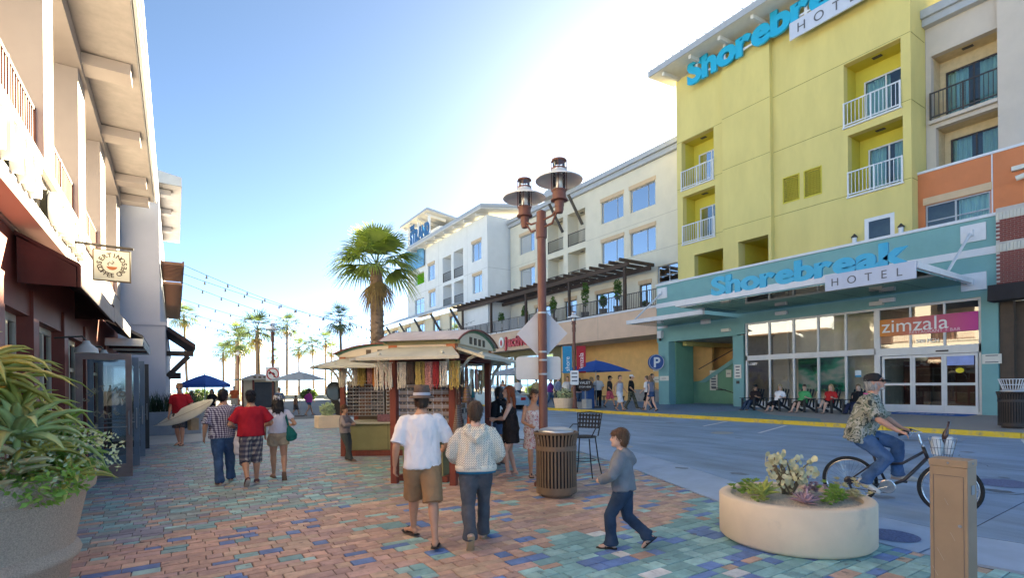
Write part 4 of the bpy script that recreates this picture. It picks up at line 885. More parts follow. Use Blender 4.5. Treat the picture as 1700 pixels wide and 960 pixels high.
b = MB(); b.tube([(cxs - .05, hy - .039, czs + .0), (cxs - .06, hy - .039, czs + .03), (cxs - .03, hy - .039, czs + .055), (cxs, hy - .039, czs + .03), (cxs + .03, hy - .039, czs + .06), (cxs + .0, hy - .039, czs + .08)], .006, 6); b.build('steam', _M['brown letter'], bo)
# wall lamps under the awning
for y in (10.9, 13.4):
    t = thing('gooseneck_lamp', 'white shaded wall lamp under the awning, %s the open cafe door' % ('just before' if y < 12 else 'above'), 'lamp', (-1.5, y, 2.4))
    b = MB(); b.tube([(LX, y, 2.56), (-1.25, y, 2.60), (-1.2, y, 2.52)], .014, 8); b.build('arm', m_dark, t); b = MB(); b.lathe([(.16, 0), (.15, .07), (.06, .15), (.04, .2)], (-1.2, y, 2.33), 18, capb=False); b.build('lamp_shade', mat('pale shade', (.62, .58, .53), rough=.5), t, smooth=True)
# open glass doors standing out from the shopfront
m_dfr = mat('weathered door frame', (.28, .20, .17), rough=.6, var=.2, scale=4); m_dfr2 = mat('blue grey door frame', (.16, .20, .25), rough=.5)
def opendoor(y, x0, x1, m, label, z1=2.42):
    t = thing('glass_door', label, 'door', (x0, y, 0)); f = MB(); z0 = .03
    f.box(x0, x0 + .1, y - .025, y + .025, z0, z1); f.box(x1 - .1, x1, y - .025, y + .025, z0, z1); f.box(x0 + .1, x1 - .1, y - .025, y + .025, z1 - .12, z1); f.box(x0 + .1, x1 - .1, y - .025, y + .025, z0, z0 + .25); f.build('frame', m, t)
    p = MB(); p.quad((x0 + .09, y, z0 + .24), (x1 - .09, y, z0 + .24), (x1 - .09, y, z1 - .11), (x0 + .09, y, z1 - .11)); p.build('pane', m_clear, t)
    h = MB(); h.tube([(x1 - .05, y - .03, .85), (x1 - .05, y - .09, .87), (x1 - .05, y - .09, 1.28), (x1 - .05, y - .03, 1.3)], .012, 8); h.tube([(x0 + .12, y - .06, 1.0), (x1 - .08, y - .06, 1.0)], .012, 8); h.build('handle', m_alu, t)
    return t
d1 = opendoor(12.6, -1.55, -.70, m_dfr, 'open brown framed glass cafe door with lettering')
def arc2(word, r_, a0, a1, flip):
    for k, ch in enumerate(word):
        a = R(a0 + (a1 - a0) * k / (len(word) - 1)); p = Vector((-1.1 + r_ * math.cos(a), 12.585, 1.45 + r_ * math.sin(a))); up = Vector((math.cos(a), 0, math.sin(a))) * (-1 if flip else 1)
        text('letter', ch, .14, mat('door letter', (.30, .26, .18)), d1, p, Vector((up.z, 0, -up.x)), up, extrude=.001, align='CENTER', bold=.003)
arc2('SERTINOS', .26, 165, 15, False); arc2('CAFE', .28, 230, 310, True)
opendoor(14.2, -1.55, -.66, m_dfr2, 'open blue grey glass door right behind the brown framed one'); opendoor(16.0, -1.55, -.63, m_dfr2, 'open blue grey glass door, third along the cafe front'); opendoor(18.0, -1.55, -.61, m_dark, 'open dark framed glass door farthest along the cafe front')
# ---------------------------------------------------------------- second left building
lb2 = thing('pale_corner_building', 'pale shaded building with brown slatted sunshades beyond the cafe', 'building', (-2, 30, 0))
b = MB(); b.box(-6, -.44, 24.0, 60, 4.2, 9.3); b.build('upper_wall', m_lb, lb2)
b = MB(); b.box(-6, -.28, 23.85, 60, 0, 4.1); b.build('lower_wall', m_lb, lb2)
b = MB(); b.box(-6, -.22, 23.8, 60, 4.1, 4.25); b.build('ledge', m_lb, lb2)
r_ = MB(); r_.prism([(.30, 9.45), (.30, 9.8), (-4, 10.6), (-4, 10.2), (-1, 9.5)], 23.6, 33, 'xz'); ro = r_.build('roof', m_grey, lb2); r_ = MB(); r_.quad((.28, 23.62, 9.44), (-1.0, 23.62, 9.49), (-1.0, 32.9, 9.49), (.28, 32.9, 9.44)); r_.build('soffit', _M['warm soffit'], ro)
for y in (24.4, 27, 30): r_ = MB(); r_.box(-.05, -.6, y - .2, y + .2, 9.22, 9.43); r_.build('soffit_beam', m_lw, ro)
m_slat = mat('brown sunshade slat', (.17, .09, .06), rough=.7, var=.2, scale=4)
for y0, y1, z in ((24.2, 28.2, 6.6), (28.5, 43, 6.55)):
    f = MB(); f.box(-.42, -.36, y0, y1, z - .1, z + .1); f.box(.30, .36, y0, y1, z - .1, z + .1); so_ = f.build('sunshade', m_slat, lb2)
    bm = MB(); bm.box(-.36, .30, 0, .16, -.06, .06); me = bm.mesh('slat', m_slat)
    for k in range(int((y1 - y0) / .3)): o = link('slat', me, so_); o.location = (0, y0 + .06 + k * .3, z)
r_ = MB(); r_.prism([(-.26, 4.3), (.75, 3.55), (.75, 3.35), (-.26, 4.1)], 25.5, 30, 'xz'); po = r_.build('porch_roof', mat('brown roof tile', (.085, .05, .045), rough=.8, var=.25, scale=8), lb2)
r_ = MB(); r_.box(-.26, .68, 25.5, 25.75, 3.05, 3.25); r_.build('porch_beam', m_wood, po); r_ = MB(); r_.bar((-.24, 25.62, 2.2), (.5, 25.62, 3.05), .16, .2); r_.build('porch_brace', m_wood, po)
for y in (32.5, 37): window(lb2, 0, y, y + 2, .8, 2.8, m_dark, curt=None) if False else None
b = MB(); b.box(-.26, .30, 33, 33.1, 2.2, 2.55); b.build('shop_board', m_wood, lb2)
# low planter wall with strappy grasses in front of it
pl = thing('planter_wall', 'low blue grey planter wall with spiky dark grass beyond the doors', 'planter', (-.2, 23.3, 0))
b = MB(); b.bbox(-1.4, .82, 22.9, 23.7, 0, .86, .02); b.build('wall', mat('blue grey planter', (.24, .27, .32), rough=.8), pl)
b = MB()
for _ in range(420):
    x = random.uniform(-1.3, .7); y = random.uniform(23.0, 23.6); a = random.uniform(0, 6.28); l = random.uniform(.45, .95); o_ = Vector((math.cos(a), math.sin(a) * .6, 0)) * random.uniform(.15, .45) * l
    p0 = Vector((x, y, .84)); p1 = p0 + o_ * .4 + Vector((0, 0, l * .6)); p2 = p0 + o_ + Vector((0, 0, l * random.uniform(.7, 1))); w = Vector((-math.sin(a), math.cos(a), 0)) * .016
    b.add([p0 - w, p0 + w, p1 + w * .8, p1 - w * .8, p2], [(0, 1, 2, 3), (3, 2, 4)])
b.build('grass', leafmat('dark strap leaf', (.03, .055, .03), trans=.2), pl)
# ================================================================ STREET FURNITURE, KIOSKS, PLANTS
m_rust = mat('oxide red paint', (.16, .06, .042), rough=.5, var=.14, scale=5, bump=.1, bscale=80, spec=.4)
m_brz = mat('bronze powder coat', (0.18, 0.115, 0.07), rough=.5, var=.1, scale=8, spec=.4, bump=.08, bscale=200)
m_lens = glass('lamp lens', (.93, .95, .96), 1.2, .08)
m_signbk = mat('bare sign back', (.50, .51, .54), rough=.5, var=.06)
m_shade = mat('lamp shade underside', (.78, .77, .75), rough=.5, var=.05)
def lantern(par, x, y, z):
    """bollard-type lantern: base casting, clear cylinder, wide disc shade, cap"""
    b = MB(); b.lathe([(.03, -.46), (.055, -.45), (.07, -.40), (.07, -.34), (.078, -.34), (.078, -.26), (.14, -.25), (.14, -.225), (.11, -.22), (.11, -.10), (.12, -.10), (.12, -.075)], (x, y, z), 20); lo = b.build('lantern', m_rust, par, auto=35)
    b = MB(); b.lathe([(.105, -.075), (.105, .24)], (x, y, z), 20, False, False); b.lathe([(.10, .27), (.10, .40)], (x, y, z), 20, False, False); b.build('lens', m_lens, lo, smooth=True)
    b = MB(); b.lathe([(.03, -.07), (.05, -.05), (.055, .08), (.07, .16), (.03, .2)], (x, y, z), 12); b.build('reflector', mat('lamp reflector', (.75, .75, .74), rough=.25, metal=.4), lo, smooth=True)
    b = MB(); b.lathe([(.385, .07), (.39, .085), (.30, .135), (.17, .19), (.115, .255)], (x, y, z), 36, False, False); b.lathe([(.115, .251), (.17, .185), (.30, .13), (.385, .07)], (x, y, z), 36, False, False); b.build('lamp_shade', m_shade, lo, smooth=True)
    b = MB(); b.lathe([(.125, .255), (.125, .28), (.105, .28)], (x, y, z), 20, False, False); b.lathe([(.105, .39), (.12, .39), (.12, .42), (.05, .445)], (x, y, z), 20); b.build('cap', m_rust, lo, auto=35)
    for k in range(4): a = R(45 + 90 * k); q = MB(); q.tube([(x + .125 * math.cos(a), y + .125 * math.sin(a), z - .09), (x + .125 * math.cos(a), y + .125 * math.sin(a), z + .41)], .007, 6); q.build('cage_rod', m_rust, lo)
def lamp_post(name, label, x, y, z0, arms, hp, rad=.075, lz=None):
    t = thing(name, label, 'street lamp', (x, y, z0))
    b = MB(); b.lathe([(.17, 0), (.17, .05), (.13, .08), (.11, .5), (rad, .55), (rad, hp - .45), (rad * 1.25, hp - .45), (rad * 1.3, hp - .2), (rad * 1.1, hp - .2), (rad * 1.1, hp), (rad * .5, hp + .03)], (x, y, z0), 20); b.build('pole', m_rust, t, auto=35)
    for dx, dy in arms:
        lzz = z0 + (lz or hp + .22)
        if dx or dy:
            for dz in (0, .13): b = MB(); b.tube([(x, y, z0 + hp - .28 + dz), (x + dx * .6, y + dy * .6, z0 + hp - .27 + dz), (x + dx, y + dy, lzz - .34)], .018, 8); b.build('arm', m_rust, t)
        lantern(t, x + dx, y + dy, lzz)
    return t
lp = lamp_post('street_lamp', 'tall oxide red lamp post with two shaded lanterns behind the litter bin', 5.31, 7.23, 0, [(.01, -.49), (-.015, .48)], 4.7, lz=5.0)
# backs of traffic signs fixed to the lamp post
cdir = Vector((_a.x, _a.y, 0)); rdir = Vector((_r.x, _r.y, 0))
def plate(name, label, c, half, m, par_thing=True, shape='rect', th=.006, behind=.1):
    c = Vector(c) + cdir * behind
    if shape == 'diamond': pts = [(-half[0], 0), (-.03, -half[1] + .03), (.03, -half[1] + .03), (half[0], 0), (.03, half[1] - .03), (-.03, half[1] - .03)]
    else:
        k = .05; pts = []
        for sx, sy, a0 in ((1, -1, -90), (1, 1, 0), (-1, 1, 90), (-1, -1, 180)):
            for a in (0, 30, 60, 90): pts.append((sx * (half[0] - k) + k * math.cos(R(a0 + a)), sy * (half[1] - k) + k * math.sin(R(a0 + a))))
    n = len(pts); b = MB(); v0 = [c + rdir * x + Vector((0, 0, z)) for x, z in pts]; v1 = [v + cdir * th for v in v0]
    b.add(v0 + v1, [tuple(range(n)), tuple(range(2 * n - 1, n - 1, -1))] + [(i, i + n, (i + 1) % n + n, (i + 1) % n) for i in range(n)])
    o = b.build(name, m); tag(o, label, 'sign'); return o
sg1 = plate('traffic_sign', 'bare grey back of diamond shaped traffic sign on the lamp post', (5.31, 7.23, 2.62), (.44, .46), m_signbk, shape='diamond')
sg2 = plate('traffic_sign', 'bare pale back of wide rounded sign below the diamond sign', (5.25, 7.27, 2.02), (.39, .2), mat('pale sign back', (.58, .58, .56), rough=.5, var=.05))
for z, o in ((2.28, sg1), (2.95, sg1), (1.9, sg2), (2.14, sg2)): b = MB(); b.lathe([(.078, 0), (.081, 0), (.081, .03), (.078, .03)], (5.31, 7.23, z), 16, False, False); b.build('clamp', m_alu, o)
# litter bin with vertical slats
def litter_bin(label, x, y, z0, dome=True, m=None, s=1.):
    m = m or m_brz; t = thing('litter_bin', label, 'litter bin', (x, y, z0)); N = 36
    b = MB(); b.lathe([(.24, 0), (.25, .05), (.29, .06)], (x, y, z0), 32); b.build('base', m, t)
    b = MB(); b.lathe([(.27, .07), (.27, .93)], (x, y, z0), 28, True, False); b.build('liner', mat('bin liner', (.03, .025, .02), rough=.8), t)
    for z, h, rr in ((.06, .10, .318), (.72, .07, .322)):
        b = MB(); b.lathe([(rr - .012, z), (rr, z), (rr, z + h), (rr - .012, z + h), (rr - .012, z)], (x, y, z0), 36, False, False); b.build('band', m, t, auto=40)
    sm = MB(); sm.add(*_slat()); me = sm.mesh('slat', m)
    for k in range(N): o = link('slat', me, t); o.location = (x, y, z0); o.rotation_euler = (0, 0, 2 * math.pi * k / N)
    b = MB(); pr = [(.335 + .02 * math.cos(a), .985 + .02 * math.sin(a)) for a in [i * math.pi / 4 for i in range(8)]]; b.lathe(pr + [pr[0]], (x, y, z0), 36, False, False); b.build('rim', m, t, smooth=True)
    if dome:
        b = MB(); b.lathe([(.27, .99), (.28, 1.01), (.25, 1.04), (.15, 1.065), (.145, 1.06), (.0, 1.055)], (x, y, z0), 32, False, False); b.build('lid', mat('brushed steel', (.55, .54, .53), rough=.42, metal=.9, var=.05), t, smooth=True)
    return t
def _slat():
    pr = [(.305, .10), (.305, .80), (.315, .88), (.34, .975)]; vs = []
    for r_, z in pr:
        for dx, dy in ((0, -.014), (.01, -.014), (.01, .014), (0, .014)): vs.append((r_ + dx, dy, z))
    fs = [(3, 2, 1, 0), (12, 13, 14, 15)]
    for i in range(3):
        for j in range(4): fs.append((i * 4 + j, i * 4 + (j + 1) % 4, i * 4 + 4 + (j + 1) % 4, i * 4 + 4 + j))
    return vs, fs
litter_bin('bronze slatted litter bin with steel lid on the brick plaza', 5.0, 6.48, 0)
litter_bin('dark slatted litter bin at the right edge by the brick entrance', 19.3, 4.55, WALKZ, m=mat('dark brown coat', (.05, .035, .028), rough=.5))
wb = thing('wire_basket', 'white wire basket lying on the dark litter bin at right', 'basket', (19.3, 4.55, 1.42))
for k in range(26): a = 2 * math.pi * k / 26; q = MB(); q.tube([(19.3 + .2 * math.cos(a), 4.55 + .2 * math.sin(a), 1.44), (19.3 + .3 * math.cos(a), 4.55 + .3 * math.sin(a), 1.74)], .008, 5); q.build('wire', m_trim, wb)
for r_, z in ((.2, 1.44), (.25, 1.59), (.3, 1.74)): q = MB(); q.tube([(19.3 + r_ * math.cos(a), 4.55 + r_ * math.sin(a), z) for a in [i * math.pi / 12 for i in range(24)]], .01, 5, closed=True); q.build('hoop', m_trim, wb)
# wrought iron bar stool
m_iron = mat('black wrought iron', (.025, .024, .024), rough=.5, spec=.4)
st = thing('bar_stool', 'black wrought iron high stool with lattice back beside the bin', 'stool', (6.5, 7.55, 0))
Ms = Matrix.Translation((6.5, 7.55, 0)) @ Matrix.Rotation(R(-62), 4, 'Z')
def sp(*p): return [Ms @ Vector(q) for q in p]
for sx, sy in ((-1, -1), (1, -1), (1, 1), (-1, 1)): b = MB(); b.tube(sp((sx * .16, sy * .16, .72), (sx * .2, sy * .2, .3), (sx * .25, sy * .25, 0)), .012, 8); b.build('leg', m_iron, st)
b = MB(); b.tube(sp(*[(.21 * math.cos(a), .21 * math.sin(a), .30) for a in [i * math.pi / 8 for i in range(16)]]), .009, 6, closed=True); b.build('foot_ring', m_iron, st)
b = MB(); b.tube(sp(*[(.22 * math.cos(a), .22 * math.sin(a), .74) for a in [i * math.pi / 8 for i in range(16)]]), .014, 8, closed=True)
for k in range(-3, 4): w = math.sqrt(max(0, .21 ** 2 - (k * .055) ** 2)); b.bar(*sp((k * .055, -w, .74), (k * .055, w, .74)), .03, .004); b.bar(*sp((-w, k * .055, .746), (w, k * .055, .746)), .03, .004)
b.build('seat', m_iron, st)
b = MB(); b.tube(sp((-.2, .2, .74), (-.22, .24, .9), (-.25, .30, 1.17), (0, .31, 1.19), (.25, .30, 1.17), (.22, .24, .9), (.2, .2, .74)), .013, 8)
for k in range(-3, 4): b.bar(*sp((k * .062, .245, .88), (k * .066, .305, 1.16)), .034, .004, up=Ms.to_3x3() @ Vector((0, 1, 0)))
for k in range(4): b.bar(*sp((-.225, .255 + k * .013, .90 + k * .075), (.225, .255 + k * .013, .90 + k * .075)), .034, .004, up=Ms.to_3x3() @ Vector((0, 1, 0)))
b.build('backrest', m_iron, st)
b = MB(); b.tube(sp((-.22, .26, .95), (-.27, .1, .96), (-.26, -.1, .9), (-.2, -.14, .76)), .011, 6); b.build('armrest', m_iron, st); b = MB(); b.tube(sp((.22, .26, .95), (.27, .1, .96), (.26, -.1, .9), (.2, -.14, .76)), .011, 6); b.build('armrest', m_iron, st)
# tan steel service post
m_post = mat('tan powder coat', (0.36, 0.23, 0.135), rough=.45, var=.1, scale=3, spec=.4, bump=.05, bscale=300)
bp = thing('service_post', 'square tan steel service post in the right foreground', 'post', (5.17, 1.57, 0))
b = MB(); b.bbox(5.05, 5.24, 1.45, 1.69, 0, 1.07, .005); b.build('body', m_post, bp); b = MB(); b.bbox(5.046, 5.244, 1.446, 1.694, 1.072, 1.125, .005); b.build('cap', m_post, bp)
b = MB(); b.box(5.12, 5.18, 1.4445, 1.4495, .86, .93); b.build('nameplate', m_alu, bp)
for a_ in ((5.0475, 5.0495, 1.475, 1.477, .12, 1.0), (5.0475, 5.0495, 1.663, 1.665, .12, 1.0), (5.0475, 5.0495, 1.478, 1.662, .998, 1.0)): b = MB(); b.box(*a_); b.build('door_seam', m_crack, bp)
b = MB(); b.tube([(5.043, 1.5, .62), (5.051, 1.5, .62)], .012, 12); b.build('lock', m_alu, bp)
for k, (y_, z_, l_) in enumerate(((1.53, .5, .06), (1.6, .33, .09), (1.57, .77, .05), (1.64, .2, .07))): b = MB(); b.bar((5.0488, y_, z_), (5.0488, y_ + l_ * .5, z_ + l_), .002, .0012); b.build('scratch', mat('bare scratch', (.6, .5, .4)), bp)
for p in ((5.045, 1.57, 1.1), (5.14, 1.445, 1.1)): b = MB(); b.ell(p, (.008, .008, .008), 8, 5); b.build('screw', m_alu, bp)
# ---- succulent helpers
def leaf(b, p, az, el, l, w, th=.3, curl=.6, n=6, keel=.35):
    """thick tapered leaf from p: azimuth az, start elevation el, drooping by curl"""
    p = Vector(p); rows = []
    for i in range(n + 1):
        t = i / n; e = el - curl * t * t * 1.4
        if i: p = p + Vector((math.cos(az) * math.cos(e), math.sin(az) * math.cos(e), math.sin(e))) * (l / n)
        ww = w * (.75 + .5 * t - 1.25 * t ** 2.2) if t < 1 else 0.; ww = max(ww, w * .03)
        s = Vector((-math.sin(az), math.cos(az), 0)); up = Vector((-math.cos(az) * math.sin(e), -math.sin(az) * math.sin(e), math.cos(e)))
        rows.append([p - s * ww + up * ww * keel, p, p + s * ww + up * ww * keel, p - up * ww * th * 2])
    vs = [q for r_ in rows for q in r_]; fs = []
    for i in range(n):
        for j in range(4): fs.append((i * 4 + j, i * 4 + (j + 1) % 4, i * 4 + 4 + (j + 1) % 4, i * 4 + 4 + j))
    b.add(vs, fs)
def rosette(b, c, n, l, w, el0=1.2, el1=.1, curl=.6, jit=.15, th=.3, seg=6):
    for k in range(n):
        t = k / n; leaf(b, c, k * 2.39996 + random.uniform(-jit, jit), el0 + (el1 - el0) * t + random.uniform(-jit, jit), l * (.55 + .45 * t) * random.uniform(.85, 1.1), w * random.uniform(.85, 1.1), th, curl * random.uniform(.6, 1.3), seg)
m_aloe = leafmat('aloe leaf', (.44, .48, .12), trans=.12, var=.35, scale=5); m_aloe2 = leafmat('grey aloe leaf', (.42, .52, .20), trans=.12, var=.25, scale=6)
m_yalo = leafmat('yellowing aloe leaf', (.58, .52, .14), trans=.15, var=.35, scale=5); m_paddle = leafmat('tan paddle leaf', (.60, .52, .28), trans=.12, var=.3, scale=9)
m_silver = leafmat('silver leaf', (.48, .54, .34), trans=.2, var=.25, scale=12); m_fresh = leafmat('fresh green leaf', (.27, .42, .08), trans=.2, var=.35, scale=9)
m_purp = leafmat('mauve echeveria leaf', (.52, .33, .37), trans=.12, var=.3, scale=9); m_gravel = mat('tan gravel', (.68, .56, .42), rough=.9, var=.6, scale=90, bump=.8, bscale=130)
m_soil = mat('dark soil', (.06, .045, .03), rough=.95, var=.4, scale=30)
m_pebble = mat('pebbled concrete', (0.52, 0.375, 0.275), rough=.85, var=.3, scale=120, bump=.5, bscale=160, wear=((.58, .50, .42), 150, .66, .5))
PX, PY = -1.16, 4.72
pot = thing('pot', 'huge pebbled concrete pot in the left foreground', 'pot', (PX, PY, 0))
prof = [(.46, 0), (.50, .08), (.60, .58), (.635, .60), (.65, .635), (.635, .67), (.61, .69), (.68, 1.02), (.70, 1.04), (.735, 1.07), (.745, 1.13), (.73, 1.19), (.69, 1.20), (.66, 1.17), (.65, 1.10)]; prof = [(r_ * .93, z) for r_, z in prof]
b = MB(); b.lathe(prof, (PX, PY, 0), 56, True, False); b.build('shell', m_pebble, pot, auto=60)
b = MB(); b.lathe([(.66, 1.1), (.0, 1.16)], (PX, PY, 0), 40, False, False); b.build('soil', m_soil, pot)
pz = 1.14
def plant(name, label, parts, c): 
    t = thing(name, label, 'plant', c)
    for nm, bb, m in parts: bb.build(nm, m, t, smooth=True)
b = MB(); rosette(b, (PX + .05, PY - .0, pz + .62), 34, .78, .042, 1.25, -.1, .85, .25); b2 = MB(); rosette(b2, (PX + .12, PY - .25, pz + .72), 24, .70, .038, 1.15, -.1, .9, .3); b2.tube([(PX + .12, PY - .25, pz), (PX + .12, PY - .25, pz + .72)], .03, 8); b2.tube([(PX + .05, PY, pz), (PX + .05, PY, pz + .62)], .03, 8)
plant('aloe_plant', 'tall arching yellow green aloe at the back of the big pot', [('leaves', b, m_aloe), ('offset_leaves', b2, m_yalo)], (PX, PY, pz))
b = MB(); rosette(b, (PX + .34, PY - .36, pz + .32), 22, .55, .050, 1.35, .0, .75, .15); b.tube([(PX + .34, PY - .36, pz), (PX + .34, PY - .36, pz + .32)], .02, 8)
plant('aloe_plant', 'pale green spiky aloe rosette in the front of the big pot', [('leaves', b, m_aloe2)], (PX + .22, PY - .42, pz))
b = MB(); rosette(b, (PX + .50, PY - .12, pz + .12), 26, .40, .05, 1.3, -.2, .7, .25); b2 = MB(); rosette(b2, (PX + .58, PY - .32, pz + .05), 18, .30, .035, 1.2, -.4, .5, .25)
plant('aloe_plant', 'short green aloe cluster spilling over the right rim of the pot', [('leaves', b, m_fresh), ('offset_leaves', b2, m_yalo)], (PX + .5, PY - .12, pz))
b = MB()
for _ in range(46): leaf(b, (PX + random.uniform(-.2, .5), PY - .5 + random.uniform(-.1, .15), pz + random.uniform(-.02, .26)), random.uniform(-2.6, -.3), random.uniform(-.4, .9), random.uniform(.12, .24), random.uniform(.028, .045), .5, .3, 5)
plant('kalanchoe_plant', 'tan paddle leaved succulent along the front rim of the pot', [('leaves', b, m_paddle)], (PX + .1, PY - .5, pz))
b = MB()
for _ in range(1300):
    a = random.uniform(-1.6, 1.2); rr = random.uniform(.3, .86); q = Vector((PX + rr * math.cos(a), PY - .1 + rr * math.sin(a) * .75, pz + .34 - .42 * max(0, rr - .45) + random.uniform(-.16, .10)))
    d = Vector((random.gauss(.5, 1), random.gauss(0, 1), random.gauss(.2, .7))).normalized(); s_ = d.cross(Vector((random.gauss(0, 1), random.gauss(0, 1), 1))).normalized(); z = random.uniform(.010, .022)
    b.add([q - d * z, q + s_ * z * .55, q + d * z, q - s_ * z * .55], [(0, 1, 2, 3)])
plant('trailing_plant', 'silvery small leaved plant trailing over the right of the pot', [('leaves', b, m_silver)], (PX + .5, PY, pz))
b = MB(); leafball(b, (PX + .42, PY - .42, pz + .02), (.30, .22, .14), 620, .03)
plant('groundcover_plant', 'tiny round leaved green plant hanging over the front pot rim', [('leaves', b, m_fresh)], (PX + .4, PY - .4, pz))
b = MB(); b2 = MB(); b3 = MB()
for (dx, dy, dz, n_, l_, bb) in ((.0, -.45, .22, 16, .42, b), (-.2, -.5, .3, 16, .5, b2), (.3, -.1, .45, 18, .5, b), (.5, .1, .3, 16, .4, b3), (.15, -.55, .12, 14, .3, b3), (.1, .2, .5, 20, .7, b2), (-.3, -.2, .5, 18, .6, b), (.42, -.3, .22, 14, .34, b2)): rosette(bb, (PX + dx, PY + dy, pz + dz), n_, l_, .036, 1.3, -.3, .8, .3); bb.tube([(PX + dx, PY + dy, pz), (PX + dx, PY + dy, pz + dz)], .025, 6)
plant('aloe_thicket', 'dense tangle of smaller aloe rosettes filling the big pot', [('leaves', b, m_aloe), ('offset_leaves', b2, m_yalo), ('young_leaves', b3, m_fresh)], (PX, PY, pz))
# ---- low round bowl with succulents
BX, BY, BR = 5.76, 3.17, .77
m_cast = mat('cast tan concrete', (.82, .61, .42), rough=.8, var=.07, scale=2.2, bump=.12, bscale=110, wear=((.60, .46, .34), 2.6, .55, .6))
bw = thing('bowl_planter', 'wide round tan concrete planter in the right foreground', 'planter', (BX, BY, 0))
b = MB(); b.lathe([(BR - .07, .0), (BR - .03, .02), (BR, .05), (BR, .47), (BR - .012, .485), (BR - .02, .49), (BR - .11, .49), (BR - .125, .48), (BR - .13, .36)], (BX, BY, 0), 72, True, False); b.build('shell', m_cast, bw, auto=50)
b = MB(); b.lathe([(BR - .125, .44), (.35, .46), (0, .475)], (BX, BY, 0), 48, False, False); b.build('gravel', m_gravel, bw, smooth=True)
b = MB()
for _ in range(900):
    a = random.uniform(0, 6.283); rr = (BR - .15) * math.sqrt(random.random()); s_ = random.uniform(.005, .012); q = Vector((BX + rr * math.cos(a), BY + rr * math.sin(a),   .470 - .045 * rr)); b.ell(q, (s_, s_ * .8, s_ * .6), 5, 3)
b.build('gravel_stone', m_gravel, bw, kind='stuff')
def bowlp(dl, dt): return (BX + _r.x * dl + _a.x * dt, BY + _r.y * dl + _a.y * dt, .455)
c = Vector(bowlp(.0, .12)); b = MB(); b2 = MB()
for k in range(34):
    a = random.uniform(0, 6.283); tip = c + Vector((math.cos(a) * random.uniform(.04, .32), math.sin(a) * random.uniform(.04, .26), random.uniform(.12, .46))); mid = (c + tip) / 2 + Vector((random.uniform(-.05, .05), random.uniform(-.05, .05), .05))
    b2.tube([c + Vector((random.uniform(-.06, .06), random.uniform(-.06, .06), -.02)), mid, tip], [.012, .009, .006], 6)
    for _ in range(7):
        q = tip + Vector((random.gauss(0, .035), random.gauss(0, .035), random.gauss(0, .03))); n_ = Vector((random.gauss(0, 1) - _a.x, random.gauss(0, 1) - _a.y, random.gauss(.4, .6))).normalized(); x = n_.cross(Vector((0, 0, 1))).normalized(); yv = n_.cross(x); s_ = random.uniform(.018, .032)
        b.add([q + (x * math.cos(t) + yv * math.sin(t) * 1.15) * s_ for t in [i * math.pi / 4 for i in range(8)]], [tuple(range(8))])
t = thing('jade_plant', 'tall pale round leaved jade plant in the middle of the bowl', 'plant', tuple(c)); b.build('leaves', leafmat('pale jade leaf', (.60, .54, .33), trans=.1, var=.3, scale=14), t); b2.build('stems', mat('tan stem', (.22, .16, .09)), t)
c = bowlp(-.36, -.05); b = MB(); rosette(b, (c[0], c[1], .50), 18, .30, .04, 1.35, .2, .35, .12); plant('agave_plant', 'bright green pointed agave at the left of the bowl', [('leaves', b, m_aloe)], c)
c = bowlp(-.06, -.34); b = MB(); rosette(b, (c[0], c[1], .48), 30, .19, .034, 1.4, .05, .0, .08); b.tube([(c[0], c[1], .45), (c[0] + .03, c[1], .62)], .012, 6); rosette(b, (c[0] + .03, c[1], .62), 8, .05, .012, 1.2, .3, 0); plant('echeveria_plant', 'mauve rosette echeveria at the front of the bowl', [('leaves', b, m_purp)], c)
for (dl, dt, sz, lab, m) in ((.17, -.36, .12, 'bright green bushy succulent at the bowl front, right of mauve rosette', m_fresh), (.33, -.22, .15, 'taller bright green bushy succulent in the right half of the bowl', m_fresh), (-.5, -.22, .11, 'small green clump at the far left of the bowl', m_aloe), (.56, -.06, .16, 'bronze leaved succulent at the right of the bowl', m_paddle), (-.42, .22, .16, 'dark olive clump at the back left of the bowl', m_fresh), (.30, .2, .14, 'mauve tinged clump behind the green bush in the bowl', m_purp)):
    c = bowlp(dl, dt); b = MB()
    for _ in range(34): q = (c[0] + random.gauss(0, sz * .45), c[1] + random.gauss(0, sz * .45), .47 + abs(random.gauss(0, sz * .55))); rosette(b, q, 9, sz * .36, sz * .10, 1.2, .1, .1, .2, seg=3)
    plant('succulent_clump', lab, [('leaves', b, m)], c)
